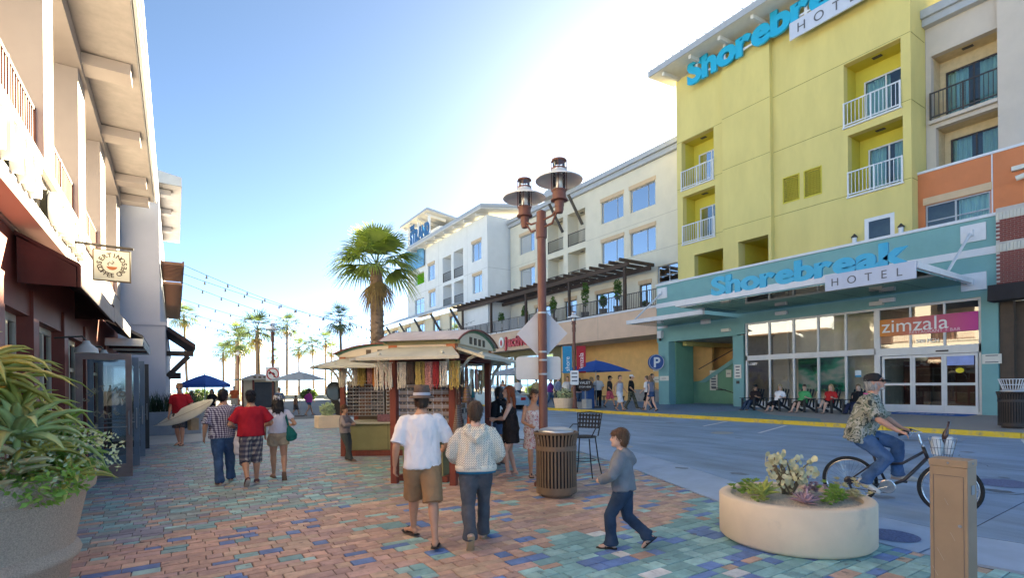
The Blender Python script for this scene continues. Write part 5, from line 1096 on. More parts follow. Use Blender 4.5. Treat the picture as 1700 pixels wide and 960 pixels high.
# ================================================================ kiosks
m_olive = mat('olive paint', (0.27, 0.245, 0.11), rough=.6, var=.1, scale=4); m_kgreen = mat('kiosk green paint', (.12, .22, .12), rough=.6); m_kred = mat('kiosk red wood', (.22, .055, .035), rough=.5, var=.2, scale=5, stretch=(4, 4, .6)); m_korg = mat('terracotta block', (.52, .17, .07), rough=.65)
m_kcream = mat('kiosk cream', (0.74, 0.6, 0.42), rough=.7, var=.04); m_kroof = mat('weathered metal roof', (0.48, 0.42, 0.41), rough=.55, var=.15, scale=3); m_kawn = mat('sage metal awning', (0.5, 0.47, 0.37), rough=.5, var=.12, scale=3)
KW, KD = 2.31, 1.23
def kiosk(label, loc, rz, counter, sides):
    t = thing('kiosk', label, 'kiosk', (0, 0, 0))
    for x in (.06, KW - .06):
        for y in (.06, KD - .06): b = MB(); b.bbox(x - .06, x + .06, y - .06, y + .06, 0, 2.2, .008); b.build('post', m_kred, t)
    if counter:
        b = MB(); b.box(.1, KW - .1, .16, KD - .05, .14, .80); b.box(.2, KW - .2, .10, .16, .14, .80); c_ = b.build('cabinet', m_olive, t); b = MB(); b.box(KW / 2 - .004, KW / 2 + .004, .094, .099, .16, .78); b.build('door_gap', m_black, c_)
        b = MB(); b.box(.08, KW - .08, .02, KD - .05, .80, .84); b.build('counter', m_kawn, t)
        b = MB(); b.box(.02, KW - .02, .04, KD - .02, .0, .13); b.build('plinth', m_kred, t)
    else:
        b = MB(); b.box(.25, KW - .02, .25, KD - .02, .0, .10); b.build('plinth', m_kred, t); b = MB(); b.box(.3, KW - .1, .35, KD - .1, .1, .75); b.build('cabinet', m_olive, t)
    b = MB(); b.box(.12, KW - .12, KD - .1, KD - .06, .8, 2.2); b.build('back_panel', mat('kiosk dark board', (.13, .09, .06), rough=.8), t)  # back panel in one even dark brown
    for y in (.0, KD - .08): b = MB(); b.box(.0, KW, y, y + .08, 2.2, 2.30); b.build('header', m_kred, t)
    for x in (.0, KW - .08): b = MB(); b.box(x, x + .08, .081, KD - .081, 2.2, 2.30); b.build('header', m_kred, t)
    for y0, y1 in ((.01, .05), (KD - .05, KD - .01)): b = MB(); b.box(.15, KW - .15, y0, y1, 2.301, 2.50); b.build('frieze', m_kcream, t)
    for x0, x1 in ((.01, .05), (KW - .05, KW - .01)): b = MB(); b.box(x0, x1, .15, KD - .15, 2.301, 2.48); b.build('frieze', m_kcream, t)
    for x in (.07, KW - .07):
        for y in (.07, KD - .07): b = MB(); b.box(x - .08, x + .08, y - .08, y + .08, 2.302, 2.48); b.build('corner_block', m_korg, t)
    # barrel roof: arch across x
    n = 14; th = 52; rad = (KW / 2 + .12) / math.sin(R(th)); zc = 2.52 - rad * math.cos(R(th)); cx = KW / 2
    arcp = lambda rr: [(cx + rr * math.sin(R(-th + 2 * th * i / n)), zc + rr * math.cos(R(-th + 2 * th * i / n))) for i in range(n + 1)]
    sc = .42
    def sq(pts): return [(x, 2.52 + (z - 2.52) * sc) for x, z in pts]
    o_, i_ = sq(arcp(rad + .03)), sq(arcp(rad))
    b = MB(); b.prism(o_ + i_[::-1], -.12, KD + .12, 'xz'); ro = b.build('roof', m_kroof, t)
    for y in (-.14, KD + .12): b = MB(); b.prism(sq(arcp(rad + .035)) + sq(arcp(rad - .025))[::-1], y, y + .02, 'xz'); b.build('roof_edge', m_kred, ro)
    for y0 in (-.06, KD + .03):
        b = MB(); b.prism(i_ + sq(arcp(rad - .13))[::-1], y0, y0 + .03, 'xz'); b.build('arch_band', m_kgreen, t)
        inner = sq(arcp(rad - .131)); b = MB(); b.prism([(inner[0][0], 2.46)] + inner + [(inner[-1][0], 2.46)], y0 + .01, y0 + .025, 'xz'); gb = b.build('gable', m_kcream, t)
        for k in range(4): x = cx - .42 + k * .28; b = MB(); yy = y0 + (.004 if y0 < 0 else .032); b.box(x - .06, x + .06, yy - .012, yy + .004, 2.50, 2.63); b.build('vent_window', mat('brown vent', (.13, .09, .06), rough=.8), gb)
    for x in (-.02, KW + .0): b = MB(); b.box(x, x + .03, -.1, KD + .1, 2.46, 2.53); b.build('eave_board', m_olive, t)
    # awnings with curved brackets
    def awn(p, q, out, name='awning'):
        p, q, out = Vector(p), Vector(q), Vector(out); d = (q - p).normalized() * .35
        zt, zo = Vector((0, 0, 2.42)), Vector((0, 0, 2.22)); A_, B_, C_, D_ = p + zt, q + zt, q + d + out + zo, p - d + out + zo; dn = Vector((0, 0, -.05))
        b = MB(); b.add([A_, B_, C_, D_, A_ + dn, B_ + dn, C_ + dn, D_ + dn], [(0, 1, 2, 3), (7, 6, 5, 4), (3, 2, 6, 7), (0, 3, 7, 4), (1, 5, 6, 2), (0, 4, 5, 1)]); ao = b.build(name, m_kawn, t)
        for e in (p, q):
            pts = [e + out * .02 + Vector((0, 0, 1.72)), e + out * .12 + Vector((0, 0, 1.98)), e + out * .4 + Vector((0, 0, 2.2)), e + out * .8 + Vector((0, 0, 2.29))]; b = MB(); b.tube(pts, .028, 6); b.build('bracket', m_kawn, ao)
    awn((.05, .0, 0), (KW - .05, .0, 0), (0, -.62, 0)); awn((.0, KD - .05, 0), (.0, .05, 0), (-.62, 0, 0)); awn((KW, .05, 0), (KW, KD - .05, 0), (.62, 0, 0)); awn((KW - .05, KD, 0), (.05, KD, 0), (0, .62, 0))
    place(t, loc, rz); return t
K1 = ((4.06, 8.09, 0), math.atan2(.690, .724)); K2 = ((3.43, 13.14, 0), math.atan2(-.543, .84))
kiosk('nearer souvenir kiosk with arched roof and hanging bags', K1[0], K1[1], False, 0)
kiosk('farther souvenir kiosk with arched gable and sunglasses racks', K2[0], K2[1], True, 0)
def K(k, x, y, z): a = k[1]; return Vector((k[0][0] + x * math.cos(a) - y * math.sin(a), k[0][1] + x * math.sin(a) + y * math.cos(a), z))
def kput(o, k, x, y, z, rz=0): o.location = K(k, x, y, z); o.rotation_euler = (0, 0, k[1] + rz); return o
# sunglasses: one shared mesh, each pair its own thing
sgm = MB()
for sx in (-1, 1):
    sgm.add([(sx * .036 + .031 * math.cos(a), -.012 - .008 * abs(math.sin(a)), .024 * math.sin(a) - .004) for a in [i * math.pi / 5 for i in range(10)]], [tuple(range(10))]); sgm.bar((sx * .07, -.01, .01), (sx * .068, .08, .008), .005, .008)
sgm.bar((-.07, -.01, .014), (.07, -.01, .014), .006, .012)
sg_me = [sgm.mesh('sunglasses', mat('glossy black plastic', (.012, .011, .012), rough=.15, spec=.6)), sgm.mesh('sunglasses', mat('tortoise plastic', (0.14, 0.06, 0.03), rough=.2, var=.5, scale=90, spec=.6)), sgm.mesh('sunglasses', mat('smoky plastic', (.10, .10, .11), rough=.15, spec=.6))]
ORD = ['first', 'second', 'third', 'fourth', 'fifth', 'sixth', 'seventh', 'eighth', 'ninth', 'tenth']
def rack(k, x0, x1, y, z0, z1, nx, nz, rz, label, grp, lab2, shade):
    rk = thing('display_rack', label, 'rack', (0, 0, 0)); b = MB(); w = x1 - x0
    for i in range(nx + 1): b.bar((w * i / nx, .02, z0), (w * i / nx, .02, z1), .012, .012)
    for j in range(nz + 1): b.bar((0, .02, z0 + (z1 - z0) * j / nz), (w, .02, z0 + (z1 - z0) * j / nz), .008, .008)
    b.build('grid', m_trim, rk); b = MB(); b.box(0, w, .035, .045, z0, z1); b.build('board', mat('rack board', (0.4, 0.33, 0.27), rough=.6), rk)
    o0 = K(k, x0, y, 0) if rz == 0 else K(k, y, x1, 0); rk.location = o0; rk.rotation_euler = (0, 0, k[1] + rz); ca, sa = math.cos(k[1] + rz), math.sin(k[1] + rz)
    for i in range(nx):
        for j in range(nz):
            g_ = bpy.data.objects.new('sunglasses', sg_me[(shade + i // 2 + (random.random() < .2)) % 3]); COL.objects.link(g_); lx, ly = w * (i + .5) / nx, -.01
            g_.location = (o0.x + lx * ca - ly * sa, o0.y + lx * sa + ly * ca, z0 + (z1 - z0) * (j + .5) / nz); g_.rotation_euler = (0, 0, k[1] + rz); tag(g_, 'sunglasses in %s column, %s row from the bottom, %s' % (ORD[i], ORD[j], lab2), 'sunglasses', grp)
rack(K2, .14, 1.05, .12, 1.0, 1.86, 6, 10, 0, 'white grid rack of sunglasses at the left of farther kiosk', 'sunglasses on the left rack', 'left rack of farther kiosk', 0)
rack(K2, 1.12, 1.9, .12, 1.0, 1.86, 5, 10, 0, 'white grid rack of sunglasses in the middle of farther kiosk', 'sunglasses on the middle rack', 'middle rack of farther kiosk', 1)
rack(K1, .12, 1.1, .10, .75, 1.75, 6, 8, -math.pi / 2, 'grid rack of sunglasses on the left end of the nearer kiosk', 'sunglasses on the near kiosk rack', 'left end of nearer kiosk', 2)
# necklaces: bunches of strands, each bunch a thing
def strands(w, h, n, m, beads):
    b = MB()
    for i in range(n):
        x = -w / 2 + w * (i + random.random()) / n; hh = h * random.uniform(.85, 1.05); yy = random.uniform(-.03, .03)
        pts = [(x + random.uniform(-.006, .006), yy + random.uniform(-.004, .004), -hh * j / 7) for j in range(8)]
        b.tube(pts, [random.uniform(.005, .011) for _ in pts] if beads else .004, 5)
    b.bar((-w / 2, 0, 0), (w / 2, 0, 0), .012, .012); return b.mesh('necklaces', m)
NB = [mat('shell beads', (0.72, 0.62, 0.46), rough=.5, var=.4, scale=60), mat('brown beads', (0.32, 0.19, 0.09), rough=.45, var=.5, scale=70), mat('golden seed beads', (0.52, 0.36, 0.1), rough=.45, var=.5, scale=80), mat('red beads', (.42, .04, .04), rough=.45, var=.5, scale=60), mat('orange beads', (0.72, 0.25, 0.05), rough=.45, var=.4, scale=60), mat('dark wood beads', (0.13, 0.08, 0.05), rough=.5, var=.4, scale=60), mat('coral and white beads', (.55, .25, .2), rough=.5, var=.6, scale=45)]
nm_ = ['shell', 'brown', 'golden', 'red', 'orange', 'dark wood', 'coral']
def necklaces(k, x, y, z, w, h, ci, label, rz=0, n=14):
    o = bpy.data.objects.new('necklace_bunch', strands(w, h, n, NB[ci], True)); COL.objects.link(o); kput(o, k, x, y, z, rz); tag(o, label, 'necklaces', 'necklaces hanging from the kiosks')
posn = ['first', 'second', 'third', 'fourth', 'fifth', 'sixth', 'seventh', 'eighth', 'ninth', 'tenth']
for i, (x, w, h, ci) in enumerate(((.18, .28, .48, 0), (.42, .18, .5, 0), (.60, .18, .46, 2), (.80, .12, .40, 6), (.94, .12, .46, 4), (1.08, .1, .4, 0), (1.26, .2, .44, 3), (1.45, .14, .42, 5), (1.75, .3, .5, 0), (2.05, .2, .5, 1))): necklaces(K2, x, -.22, 2.20, w, h, ci, '%s bunch of %s bead necklaces from the left on farther kiosk' % (posn[i], nm_[ci]))
for i, (yv, w, h, ci) in enumerate(((1.20, .36, .46, 0), (.85, .16, .44, 0), (.70, .1, .36, 5), (.52, .15, .44, 2), (.36, .12, .46, 6), (.24, .1, .44, 3), (.10, .13, .42, 0), (-.10, .2, .46, 2))): necklaces(K1, -.28, yv, 2.14, w, h, ci, '%s bunch of %s bead necklaces from the left on nearer kiosk' % (posn[i], nm_[ci]), -math.pi / 2)
for i, (x, w, h, ci) in enumerate(((.75, .16, .5, 5), (1.0, .18, .45, 1), (1.3, .25, .5, 0), (1.62, .2, .45, 6), (1.9, .2, .5, 1), (1.35, .22, .4, 5))): necklaces(K1, x, .12, 2.05 - (.62 if i == 5 else 0), w, h, ci, '%s bunch of %s necklaces from the corner on right face of nearer kiosk' % (posn[i], nm_[ci]))
jw = thing('jewellery_panel', 'pale panel of small jewellery cards inside nearer kiosk right face', 'display', (0, 0, 0)); b = MB(); b.box(0, 1.4, 0, .02, .85, 1.6); b.build('board', mat('jewellery board', (.5, .47, .43), rough=.7), jw)
cm_ = MB(); cm_.box(-.03, .03, -.012, 0, -.04, .04); cme = [cm_.mesh('card', mat('card tan', (.3, .2, .13), var=.5, scale=80)), cm_.mesh('card', mat('card white', (.6, .58, .55), var=.3, scale=80)), cm_.mesh('card', mat('card dark', (.09, .07, .07), var=.5, scale=80))]
for i in range(14):
    for j in range(7): o = link('card', random.choice(cme), jw); o.location = (.06 + i * .098, -.001, .91 + j * .105)
jw.location = K(K1, .72, .30, 0); jw.rotation_euler = (0, 0, K1[1])
# bags hanging at the corner of the nearer kiosk
def stripes(c0, c1, sc, off=0.):
    def fn(m, p, co, L):
        w = nd(m, 'ShaderNodeTexWave', i_Scale=sc, i_Distortion=.4, i_Detail=2.); w.bands_direction = 'Z'; L.new(co, w.inputs['Vector'])
        rp = nd(m, 'ShaderNodeValToRGB'); rp.color_ramp.interpolation = 'CONSTANT'; E = rp.color_ramp.elements; E[0].color = (*c0, 1); E[1].position = .62; E[1].color = (*c1, 1); e = E.new(.85); e.color = (*[x * .5 for x in c0], 1)
        L.new(w.outputs[0], rp.inputs[0]); L.new(rp.outputs[0], p.inputs['Base Color'])
    return fn
def bag(label, k, x, y, z, w, h, d, m, rz, strap=.3):
    t = thing('bag', label, 'bag', (0, 0, 0)); b = MB(); rings = []
    for i in range(7): tt = i / 6; s_ = [.80, 1, 1.03, 1.02, 1.0, .96, .92][i]; rings.append(((0, 0, -h + h * tt), (1, 0, 0), (0, 1, 0), w / 2 * s_, d / 2 * (1.05 - .75 * tt)))
    b.loft(rings, 20); b.build('body', m, t, auto=50)
    for sx in (-1, 1): q = MB(); q.tube([(-w * .25, sx * d * .13, -.03), (-w * .12, sx * d * .1, strap * .7), (0, 0, strap), (w * .12, sx * d * .1, strap * .7), (w * .25, sx * d * .13, -.03)], .011, 6); q.build('strap', mat('bag leather', (.10, .04, .025), rough=.5), t)
    kput(t, k, x, y, z, rz)
bag('brown tote with cream stripes hanging on the kiosk corner', K1, -.17, -.12, 1.42, .62, .5, .2, pattern('striped tote cloth', stripes((.13, .075, .06), (.55, .48, .38), 9.)), .25, .42)
bag('upper tote with yellow and mauve bands on the kiosk corner', K1, -.02, -.22, 1.80, .52, .36, .16, pattern('banded tote cloth', stripes((.22, .13, .12), (.5, .33, .08), 6.)), .3, .3)
bag('small orange leather bag hanging in front of the striped tote', K1, -.16, -.30, 1.24, .28, .32, .12, mat('orange leather', (.55, .10, .02), rough=.45, var=.2), .25, .4)
bag('small teal pouch hanging on right face of nearer kiosk', K1, .86, -.05, 1.7, .12, .2, .06, mat('teal cloth', (.02, .15, .16)), .1, .15)
b = MB(); b.lathe([(.0, -.02), (.22, -.02), (.24, .0), (.22, .02), (0, .02)], (0, 0, 0), 24); b.xf(Matrix.Translation(K(K2, -.12, -.05, 1.62)) @ Matrix.Rotation(K2[1] + .9, 4, 'Z') @ Matrix.Rotation(R(90), 4, 'X')); tag(b.build('round_mirror', mat('dark mirror', (.04, .05, .05), rough=.2, spec=.6)), 'round dark mirror hung on the left post of farther kiosk', 'mirror')
b = MB(); b.box(-.25, .25, -.12, .12, 0, .18); o = b.build('trinket_box', mat('mauve box', (.22, .10, .12), rough=.7, var=.4, scale=30)); kput(o, K2, 1.15, .2, .845); tag(o, 'mauve trinket box on the counter of farther kiosk', 'box')
# ================================================================ palms
m_trunk = mat('palm trunk', (.21, .145, .10), rough=.9, var=.35, scale=7, bump=.6, bscale=25)
m_frond = leafmat('palm frond', (.27, .35, .09), trans=.45, var=.35, scale=1.6); m_dead = leafmat('dead frond', (.24, .17, .08), trans=.25, var=.3, scale=3)
def fan(b, base, az, el, pet, rad, nb, droop=.35, seg=3, spread=2.4):
    d = Vector((math.cos(az) * math.cos(el), math.sin(az) * math.cos(el), math.sin(el))); s_ = Vector((-math.sin(az), math.cos(az), 0)); u = s_.cross(d) * -1
    hub = Vector(base) + d * pet; b.tube([base, hub], [.02, .012], 4)
    for i in range(nb):
        t = -spread / 2 + spread * i / (nb - 1); dd = d * math.cos(t) + s_ * math.sin(t); l = rad * (1 - .25 * abs(t) / spread * 2) * random.uniform(.9, 1.05); w = rad * .048; side = (s_ * math.cos(t) - d * math.sin(t)); vs = []
        for j in range(seg + 1):
            q = j / seg; p = hub + dd * (l * q) + Vector((0, 0, -1)) * (droop * l * q ** 2.4) + u * (.03 * rad * (1 if i % 2 else -1) * q); ww = w * (.35 + 1.2 * q - 1.5 * q * q); vs += [p - side * ww, p + side * ww]
        b.add(vs, [(2 * j, 2 * j + 1, 2 * j + 3, 2 * j + 2) for j in range(seg)])
def trunkmesh(h, r0, r1, detail=True, lean=(0, 0)):
    b = MB(); n = 22 if detail else 10; pts = [(lean[0] * (i / n) ** 1.5, lean[1] * (i / n) ** 1.5, h * i / n) for i in range(n + 1)]; b.tube(pts, [(r0 + (r1 - r0) * i / n) * random.uniform(.95, 1.05) for i in range(n + 1)], 14 if detail else 8)
    if detail:
        for i in range(300):
            z = h * random.random(); a = random.uniform(0, 6.283); f = z / h; rr = r0 + (r1 - r0) * f; c = Vector((lean[0] * f ** 1.5 + rr * math.cos(a), lean[1] * f ** 1.5 + rr * math.sin(a), z)); o_ = Vector((math.cos(a), math.sin(a), 0)); s_ = Vector((-math.sin(a), math.cos(a), 0)); w = rr * .28; b.add([c - s_ * w - o_ * .03, c + s_ * w - o_ * .03, c + s_ * w * .5 + o_ * rr * .22 + Vector((0, 0, w * 1.4)), c - s_ * w * .5 + o_ * rr * .22 + Vector((0, 0, w * 1.4))], [(0, 1, 2, 3)])
    return b
def crown(nf, pet, rad, nb, seg, lo=-.55, dead=0):
    b = MB(); bd = MB()
    for k in range(nf): t = k / nf; fan(b, (0, 0, random.uniform(-.1, .15) * rad), k * 2.39996 + random.uniform(-.2, .2), 1.35 + (lo - 1.35) * t ** .8 + random.uniform(-.12, .12), pet * random.uniform(.8, 1.15), rad * random.uniform(.85, 1.1), nb, .25 + .3 * t, seg)
    for k in range(dead): fan(bd, (0, 0, -.15 * rad), k * 2.39996, -.75 - .5 * random.random(), pet * .55, rad * .75, max(8, nb // 2), .6, seg)
    return b, bd
pt = thing('fan_palm', 'large fan palm with shaggy trunk behind the kiosks', 'palm tree', (6.44, 19.3, 0))
b = trunkmesh(6.2, .27, .22); b.xf(Matrix.Translation((6.44, 19.3, 0))); b.build('trunk', m_trunk, pt)
b, bd = crown(30, .85, 1.25, 26, 4, -.2, 8); b.xf(Matrix.Translation((6.44, 19.3, 6.25))); bd.xf(Matrix.Translation((6.44, 19.3, 6.2))); b.build('crown', m_frond, pt); bd.build('dead_fronds', m_dead, pt)
for i, (x, y, z) in enumerate(((5.35, 20.2, 2.2), (7.0, 18.6, 2.45))):
    t = thing('young_palm', 'small bright fan palm poking up %s the big trunk behind the kiosks' % ('left of' if i == 0 else 'right of'), 'palm tree', (x, y, 0)); b = trunkmesh(z, .09, .07, False); b.xf(Matrix.Translation((x, y, 0))); b.build('trunk', m_trunk, t); b, bd = crown(14, .35, .5, 14, 3, -.2, 0); b.xf(Matrix.Translation((x, y, z))); b.build('crown', m_frond, t)
fcr = [crown(24, .8, 1.1, 11, 3, -.7, 7) for _ in range(2)]; fcm = [(c_[0].mesh('crown', leafmat('far palm frond', (.11, .155, .075), trans=.18)), c_[1].mesh('dead_fronds', m_dead)) for c_ in fcr]  # distant crowns share one dull green
ftr = trunkmesh(1., .17, .12, False).mesh('trunk', m_trunk)
PALMS = [(1.46, 82.4, 11.3, 1.5, 'tall palm just right of the pale corner building porch'), (5.9, 85.5, 6.8, 1.3, 'lone palm right of the blue umbrella'), (5.5, 61.7, 6.6, 1.35, 'left palm of the bushy pair behind the far kiosk'), (7.0, 57.5, 7.4, 1.5, 'brightest bushy palm above the far kiosk'), (13.0, 77.3, 10.2, 1.4, 'tall palm just right of the far black lamp post'), (19.0, 100.9, 8.6, 1.5, 'palm left of the close pair beyond the highway'), (21.3, 99.4, 9.1, 1.4, 'left one of the two close slim palms beyond the highway'), (23.2, 98.8, 10.2, 1.4, 'right one of the two close slim palms beyond the highway'), (16.2, 61.0, 9.2, 1.25, 'palm standing left of the big fan palm, above the farther kiosk'), (15.9, 108.8, 7.6, 1.3, 'small palm half hidden behind the no turn sign post'), (27.8, 113.0, 9.2, 1.4, 'faint short palm just left of the farther kiosk roof'), (6.5, 70.0, 7.0, 1.2, 'slim palm behind the bushy pair')]
for i, (x, y, z, s_, lab) in enumerate(PALMS):
    t = thing('palm', lab + ' on the beach side', 'palm tree', (0, 0, 0), 'palms along the beach'); tr_ = link('trunk', ftr, t); tr_.scale = (1.6 if 1 < i < 4 else 1.1, 1.6 if 1 < i < 4 else 1.1, z); c_ = link('crown', fcm[i % 2][0], t); c_.location = (0, 0, z); c_.scale = (s_ * (1.0 + .07 * (i % 3)),) * 3; t.rotation_euler = (random.uniform(-.03, .03), random.uniform(-.03, .03), 0); c_.rotation_euler = (0, 0, i); d_ = link('dead_fronds', fcm[i % 2][1], t); d_.location = (0, 0, z - .1); d_.scale = (s_,) * 3
    t.location = (x, y, 0)
# ================================================================ far plaza furniture
lamp_post('street_lamp', 'dark lamp post with single lantern carrying the no turn sign', 5.0, 34.3, 0, [(0, 0)], 4.9, .07)
lamp_post('street_lamp', 'pale far lamp post left of the palms', 5.13, 56.2, 0, [(0, 0)], 4.6, .09)
lamp_post('street_lamp', 'oxide red lamp post with banners on the hotel sidewalk', 17.95, 21.6, WALKZ, [(0, 0)], 4.55, .08)
ns = thing('no_turn_sign', 'white square no left turn sign with red ring on far post', 'sign', (4.95, 34.1, 2.1)); c0 = Vector((4.97, 34.15, 2.5)); n0 = -cdir
def signpt(x, z, d): return c0 + rdir * x + Vector((0, 0, z)) + n0 * d
b = MB(); b.add([signpt(x, z, d) for d in (.0, .02) for x, z in ((-.42, -.42), (.42, -.42), (.42, .42), (-.42, .42))], [(3, 2, 1, 0), (4, 5, 6, 7), (0, 1, 5, 4), (1, 2, 6, 5), (2, 3, 7, 6), (3, 0, 4, 7)]); b.build('plate', m_white, ns)
b = MB(); N = 28; b.add([signpt(r_ * math.cos(2 * math.pi * i / N), r_ * math.sin(2 * math.pi * i / N), .024) for i in range(N) for r_ in (.38, .31)], [(2 * i, (2 * i + 2) % (2 * N), (2 * i + 3) % (2 * N), 2 * i + 1) for i in range(N)]); b.build('ring', mat('sign ring red', (.5, .02, .03)), ns)
b = MB(); b.add([signpt(x, z, .026) for x, z in ((-.26, .22), (-.21, .27), (.26, -.22), (.21, -.27))], [(0, 1, 2, 3)]); b.build('slash', _M['sign ring red'], ns)
b = MB(); b.add([signpt(x, z, .025) for x, z in ((-.27, .06), (-.14, .17), (-.14, .10), (.04, .10), (.13, .02), (.13, -.2), (.05, -.2), (.05, -.02), (.02, .02), (-.14, .02), (-.14, -.05))], [tuple(range(11))]); b.build('arrow', m_black, ns)
def umbrella(label, x, y, z0, ztop, rad, m, n=8, drop=.35, edge=None, square=False, zrim=None):
    t = thing('umbrella', label, 'umbrella', (x, y, z0)); zr = zrim or ztop - drop
    b = MB(); b.tube([(x, y, z0), (x, y, ztop + .08)], .025, 8); b.build('pole', m_alu, t); b = MB(); b.lathe([(.28, 0), (.28, .05), (.05, .09)], (x, y, z0), 16); b.build('base', m_dark, t)
    b = MB(); N = 4 if square else n; vs = [(x, y, ztop)]; M_ = 5
    for j in range(1, M_ + 1):
        for i in range(N * 4):
            a = 2 * math.pi * i / (N * 4) + (math.pi / 4 if square else 0); k = i % 4 / 4; sag = 1 - (.0 if square else .05) * math.sin(math.pi * k); c_ = (math.cos(math.pi / N) / math.cos((k - .5) * 2 * math.pi / N)) if True else 1; rr = rad * j / M_ * c_ / math.cos(math.pi / N) * sag; vs.append((x + rr * math.cos(a), y + rr * math.sin(a), ztop - (ztop - zr) * (j / M_) ** 1.25))
    L_ = N * 4; fs = [(0, 1 + i, 1 + (i + 1) % L_) for i in range(L_)] + [(1 + (j - 1) * L_ + i, 1 + j * L_ + i, 1 + j * L_ + (i + 1) % L_, 1 + (j - 1) * L_ + (i + 1) % L_) for j in range(1, M_) for i in range(L_)]; b.add(vs, fs); b.build('canopy', m, t)
    if edge:
        b = MB(); r0 = len(vs) - L_; ed = [Vector(v) for v in vs[r0:]]; b.add([p for e in ed for p in (e, e + Vector((0, 0, -.16)))], [(2 * i, (2 * i + 2) % (2 * L_), (2 * i + 3) % (2 * L_), 2 * i + 1) for i in range(L_)]); b.build('valance', edge, t)
    return t
m_ublue = leafmat('blue canvas', (.02, .10, .42), trans=.2, var=.08, rough=.8); m_ugrey = leafmat('grey blue canvas', (.36, .40, .47), trans=.25, var=.06, rough=.8)
umbrella('big blue parasol beside the pale corner building', 1.3, 31.0, 0, 2.4, 1.08, m_ublue, 8, .5, m_ublue); umbrella('wide grey parasol on the far plaza', 6.1, 32.1, 0, 2.6, 1.5, m_ugrey, 8, .5)
umbrella('square blue parasol by the valet stand on the hotel sidewalk', 19.3, 21.4, WALKZ, 3.0, 1.35, m_ublue, 4, .62, square=True); umbrella('pale square market parasol before the shop windows', 21.2, 32.0, WALKZ, 3.0, 1.8, leafmat('white canvas parasol', (.5, .53, .6), trans=.25), 4, .6, square=True)
# far kiosk, simple arched cart
fk = thing('far_kiosk', 'closed cream kiosk with dark front far along the plaza', 'kiosk', (6.2, 45, 0)); Mk = Matrix.Translation((5.6, 45.2, 0)) @ Matrix.Rotation(R(-14), 4, 'Z')
def fkb(name, m, *a): b = MB(); b.box(*a); b.xf(Mk); b.build(name, m, fk)
fkb('body', m_kcream, -1.2, 1.2, 0, 2.2, 0, 2.25); fkb('dark_front', mat('kiosk shutter', (.05, .06, .075), rough=.6), -.35, 1.15, -.03, -.005, .1, 2.1); fkb('post', m_kred, -.5, -.36, -.05, .1, 0, 2.3); fkb('post', m_kred, -1.25, -1.12, -.05, .1, 0, 2.3); fkb('awning', m_kawn, -1.9, 1.9, -.7, 2.6, 2.28, 2.36)
b = MB(); b.prism([(-1.3 + 2.6 * i / 10, 2.37 + .38 * math.sin(math.pi * i / 10)) for i in range(11)], -.1, 2.3, 'xz'); b.xf(Mk); b.build('roof', m_kroof, fk)
for k in range(3): fkb('vent_window', _M['brown vent'], -.4 + k * .35, -.2 + k * .35, -.12, -.1, 2.42, 2.56)
# hedges, low wall and railing at the far side of the highway
m_hedge = leafmat('hedge leaf', (.06, .10, .035), trans=.3)
for i, (x, y, w, h) in enumerate(((2.5, 72, 3.4, 1.5), (9.5, 72.5, 2.6, 1.3), (15, 73, 2.2, 1.4), (20, 74, 3, .8), (6.5, 72.2, 1.5, 1.2))):
    b = MB(); leafball(b, (x, y, h * .45), (w / 2, .7, h * .55), 700, .22); tag(b.build('shrub', m_hedge), ['long shrub bed beyond the highway under the blue parasol', 'round shrub beyond the highway, left of the far kiosk', 'dark shrub beyond the highway under the grey parasol', 'low wide shrub beyond the highway near the farther kiosk', 'small shrub beyond the highway beside the far kiosk'][i], 'shrub', 'shrubs beyond the highway')
b = MB(); b.box(-60, 90, 76, 76.4, 0, .55); tag(b.build('beach_wall', m_conc2), 'low pale wall along the beach side of the highway', 'wall')
fn_ = thing('beach_railing', 'long thin white railing on the low beach wall', 'railing', (10, 77, .55)); b = MB(); b.bar((-60, 76.2, 1.35), (90, 76.2, 1.35), .06, .06); b.build('rail', m_trim, fn_); b = MB(); b.bar((-60, 76.2, .95), (90, 76.2, .95), .04, .04); b.build('rail', m_trim, fn_)
pm_ = MB(); pm_.box(-.03, .03, -.03, .03, .55, 1.35); pme = pm_.mesh('post', m_trim)
for k in range(60): o = link('post', pme, fn_); o.location = (-30 + k * 1.5, 76.2, 0)
# concrete box planter and lounge board near the farther kiosk
t = thing('box_planter', 'square tan planter with a shrub left of the farther kiosk', 'planter', (5.35, 22.6, 0)); b = MB(); b.bbox(4.95, 5.85, 22.3, 23.1, 0, .5, .02); b.build('box', m_cast, t); b = MB(); leafball(b, (5.4, 22.7, .75), (.32, .3, .32), 380, .08); b.build('shrub', m_silver, t)
t = thing('folding_board', 'dark folded board leaning behind the tan box planter', 'board', (6.0, 23.0, 0)); b = MB(); b.bar((5.75, 22.9, 1.15), (6.15, 23.1, .1), .45, .04); b.build('panel', m_dark, t)
